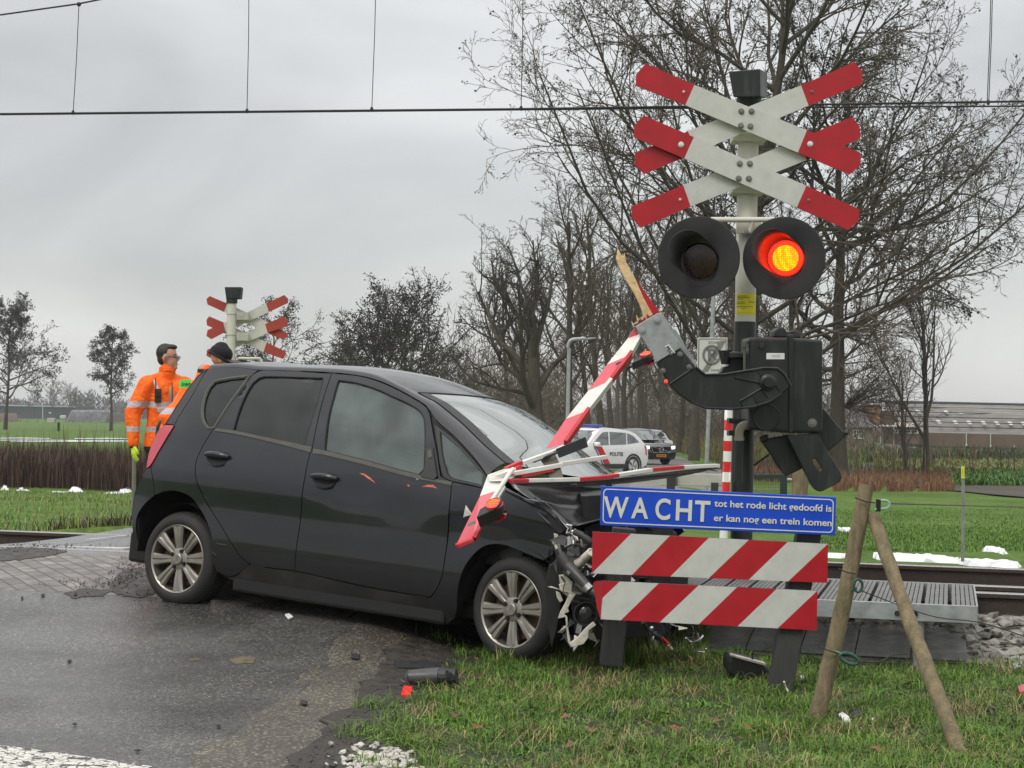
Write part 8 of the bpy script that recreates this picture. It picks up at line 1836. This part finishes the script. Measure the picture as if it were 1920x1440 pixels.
shard('white_scrap', [(1500,1258+18),(1506,1275),(1508,1280),(1502,1281)], M_white, 'tiny white scrap behind the taller stake', .02); shard('white_scrap', [(1612,1210),(1618,1209),(1619,1214),(1613,1215)], M_white, 'tiny white scrap just above the green insulated handle', .02)
for px, lab in (([(1218,1254),(1240,1250),(1262,1258),(1250,1266),(1226,1264)], 'flat black plastic shard in the grass under the lower board'), ([(1136,1338),(1150,1334),(1162,1342),(1150,1350),(1138,1347)], 'grey flat shard in the grass at the lower middle'), ([(1598,1328),(1612,1326),(1618,1338),(1604,1340)], 'black shard in the grass beside the crumpled white scrap'), ([(1748,1326),(1760,1322),(1766,1336),(1752,1340)], 'black shard left of the shorter stake'), ([(1804,1208),(1830,1204),(1838,1212),(1812,1217)], 'black shard at the edge of the ballast'), ([(1898,1282),(1918,1276),(1930,1290),(1908,1298)], 'black shard at the right photo edge'), ([(1844,1324),(1862,1320),(1870,1328),(1852,1332)], 'grey shard right of the shorter stake')): shard('plastic_shard', px, M_trim, lab, .010)
shard('red_shard', [(1908,1302),(1920,1298),(1926,1308),(1912,1312)], mat('pinkish red plastic', (.5, .06, .08), .4), 'pinkish red shard at the right photo edge', .03)
shard('pale_shard', [(1898,1260),(1914,1255),(1918,1262),(1902,1266)], M_alu, 'pale flat shard above the black one at the right edge', .02)
# fallen leaves
M_leafs = [mat('fallen leaf rust', (.22, .075, .03), .6, var=.4, scale=40), mat('fallen leaf brown', (.13, .06, .035), .6, var=.4, scale=40)]
rr = random.Random(4)
def leaf(u, v, s, lab, mi):
    c = on_ground(u, v, .035); rot = Matrix.Rotation(rr.uniform(0, 6.28), 3, 'Z') @ Matrix.Rotation(rr.uniform(-.5, .5), 3, 'X'); pts = []; n = 15
    for k in range(n): a = 2 * math.pi * k / n; r = s * (1 if k % 3 == 0 else .6) * (1.25 if k == 0 else 1); pts.append(rot @ Vector((r * math.cos(a), r * math.sin(a) * .8, .25 * s * math.cos(a * 2 + 1) * r / s)))
    mb = MB(); mb.add([(0, 0, 0)] + pts, [(0, 1 + k, 1 + (k + 1) % n) for k in range(n)]); o = mb.build('fallen_leaf', M_leafs[mi], None, smooth=True); o.location = c; tag(o, lab, 'leaf', 'fallen brown leaves in the grass')
LV = [(868,1328,'below the front wheel, top left of the leaves'),(858,1352,'at the dirt edge below the front wheel'),(1028,1298,'alone high in the grass below the wreck'),(1046,1318,'largest, in the cluster below the wreck'),(1056,1328,'in the cluster, touching the largest'),(1036,1344,'lowest of the cluster below the wreck'),(940,1334,'between the front wheel and the cluster'),(1075,1302,'right of the cluster, by the grass tuft'),(1060,1356,'dark red, below the cluster'),(1000,1340,'small, left of the cluster'),(1190,1296,'bright rust, left of a straw blade'),(1146,1300,'left of the bright rust one'),(1240,1348,'rust coloured, lower middle'),(1264,1340,'beside the lower middle one'),(1270,1372,'small, below the lower middle pair'),(1344,1356,'brown, below the headlamp'),(1404,1366,'reddish, below the thick post'),(1524,1380,'small rust one near the taller stake foot'),(1358,1414,'bottom centre of the grass'),(1072,1404,'near the bottom edge, right of the dirt'),(1110,1378,'left of the lower middle pair'),(1884,1430,'in the bottom right corner'),(1822,1418,'at the foot of the shorter stake'),(1118,1258,'pale, just under the bumper piece'),(896,1372,'small, at the lower dirt edge'),(1212,1364,'small, above the bottom centre'),(1650,1404,'small, between the stake feet'),(1700,1290,'small, right of the shorter stake')]
for i, (u, v, lab) in enumerate(LV): leaf(u, v, .030 + .012 * ((i * 7) % 5) / 4, ('rusty fallen leaf ' if i % 2 == 0 else 'brown fallen leaf ') + lab, i % 2)
# foreground grass
vp = [(xr(y) + .66 + .12 * math.sin(y * 2.1), y) for y in np.arange(5.6, 11.2, .25)] + [(6, 11.2), (6, 5.6)]
sheet('verge_soil', [(x, y) for x, y in vp], .008, mat('mossy verge soil', (.034, .042, .016), .95, var=.7, scale=14, bump=1, bscale=60, dirt=(.075, .05, .03), dirtamt=.8, dscale=3), .25)
stake_spots = []
def verge(rng, n):
    out = []
    while len(out) < n:
        k = n; y = 6.0 + 5.0 * rng.random(k) ** 1.35; x = rng.uniform(-1.6, 4.2, k); t = x * TN.x + y * TN.y
        e = np.array([xr(q) for q in y]) + .66 + .12 * np.sin(y * 2.1) + .10 * np.sin(y * 9 + x * 4) - .02 * (y - 7); keep = (x > e + rng.normal(0, .05, k)) & (x > -y * .33) & (x < y * .33 + .6)
        keep &= (t < 10.45 + .12 * np.sin(x * 5)) | (rng.random(k) < .03); th = .5 + .5 * np.sin(x * 3.1 + 1.7 * np.sin(y * 2.3)) * np.sin(y * 3.7 + x); keep &= rng.random(k) < .28 + .72 * th
        out += list(zip(x[keep], y[keep]))
    return np.array(out[:n])
blades('verge_grass', verge, 100000, .048, .0024, [G1, G1, G1, G2, G4, G4, G3], 21, lean=1.7, label='short wet grass of the verge in the foreground', cat='grass', hvar=.7)
def tufts(rng, n):
    c = verge(rng, max(40, n // 45)); k = rng.integers(0, len(c), n); return c[k] + rng.normal(0, .045, (n, 2))
blades('grass_tufts', tufts, 36000, .088, .0026, [G1, G1, G2, G2, G4], 22, lean=1.1, label='taller grass tufts scattered over the verge', cat='grass', hvar=.5)
blades('dead_straw', tufts, 4500, .12, .0018, [G3, leaf_m('dead straw', (.30, .22, .11)), leaf_m('rotting straw', (.14, .09, .05))], 23, lean=2.2, label='dead straw blades lying through the verge grass', cat='grass', bend=.8)
def under(rng, n):
    out = []
    while len(out) < n:
        u, v = rng.uniform(930, 1330), rng.uniform(1196, 1250); p = G(float(u), float(v), .02); out.append((p.x, p.y))
    return np.array(out)
blades('long_grass', under, 7000, .13, .0026, [G1, G2, G4, G3], 24, lean=.8, label='longer grass around the front wheel and under the wreck', cat='grass')
def low_leaves(rng, n): return tufts(rng, n)
blades('leaf_litter', tufts, 4500, .03, .013, [M_leafs[0], M_leafs[1], leaf_m('rotten leaf', (.06, .04, .025))], 27, lean=2.5, label='small bits of rotting leaf between the grass blades', cat='leaf litter')
blades('broad_weeds', low_leaves, 2600, .05, .009, [G1, leaf_m('weed green', (.09, .22, .03))], 25, lean=1.6, label='small broad-leaved weeds among the grass', cat='weeds')
# shoes of the track: near side rough grass between walkway and ballast
blades('edge_moss', lambda rng, n: np.stack([rng.uniform(1.2, 4.0, n), rng.uniform(9.2, 10.4, n)], 1), 9000, .05, .003, [G2, G4, G1], 26, lean=1.3, label='mossy short grass in front of the ballast', cat='grass')
# ================================================================ misty air
def haze():
    m = bpy.data.materials.new('mist'); m.use_nodes = True; nt = m.node_tree; nt.nodes.remove(nt.nodes['Principled BSDF']); v = nt.nodes.new('ShaderNodeVolumePrincipled')
    v.inputs['Color'].default_value = (.93, .95, .97, 1); v.inputs['Density'].default_value = .00032; v.inputs['Anisotropy'].default_value = .1; nt.links.new(v.outputs[0], nt.nodes['Material Output'].inputs['Volume'])
    mb = MB(); mb.box((0, 2020, 27), (5300, 4380, 60)); o = mb.build('haze', m, None); tag(o, kind='stuff')
    lo, hi = -3.0, 46.0
    for q in o.data.vertices: q.co.z = lo if q.co.z < 20 else hi
    for q in o.data.vertices: q.co.y = -80 if q.co.y < 100 else 4250
haze()
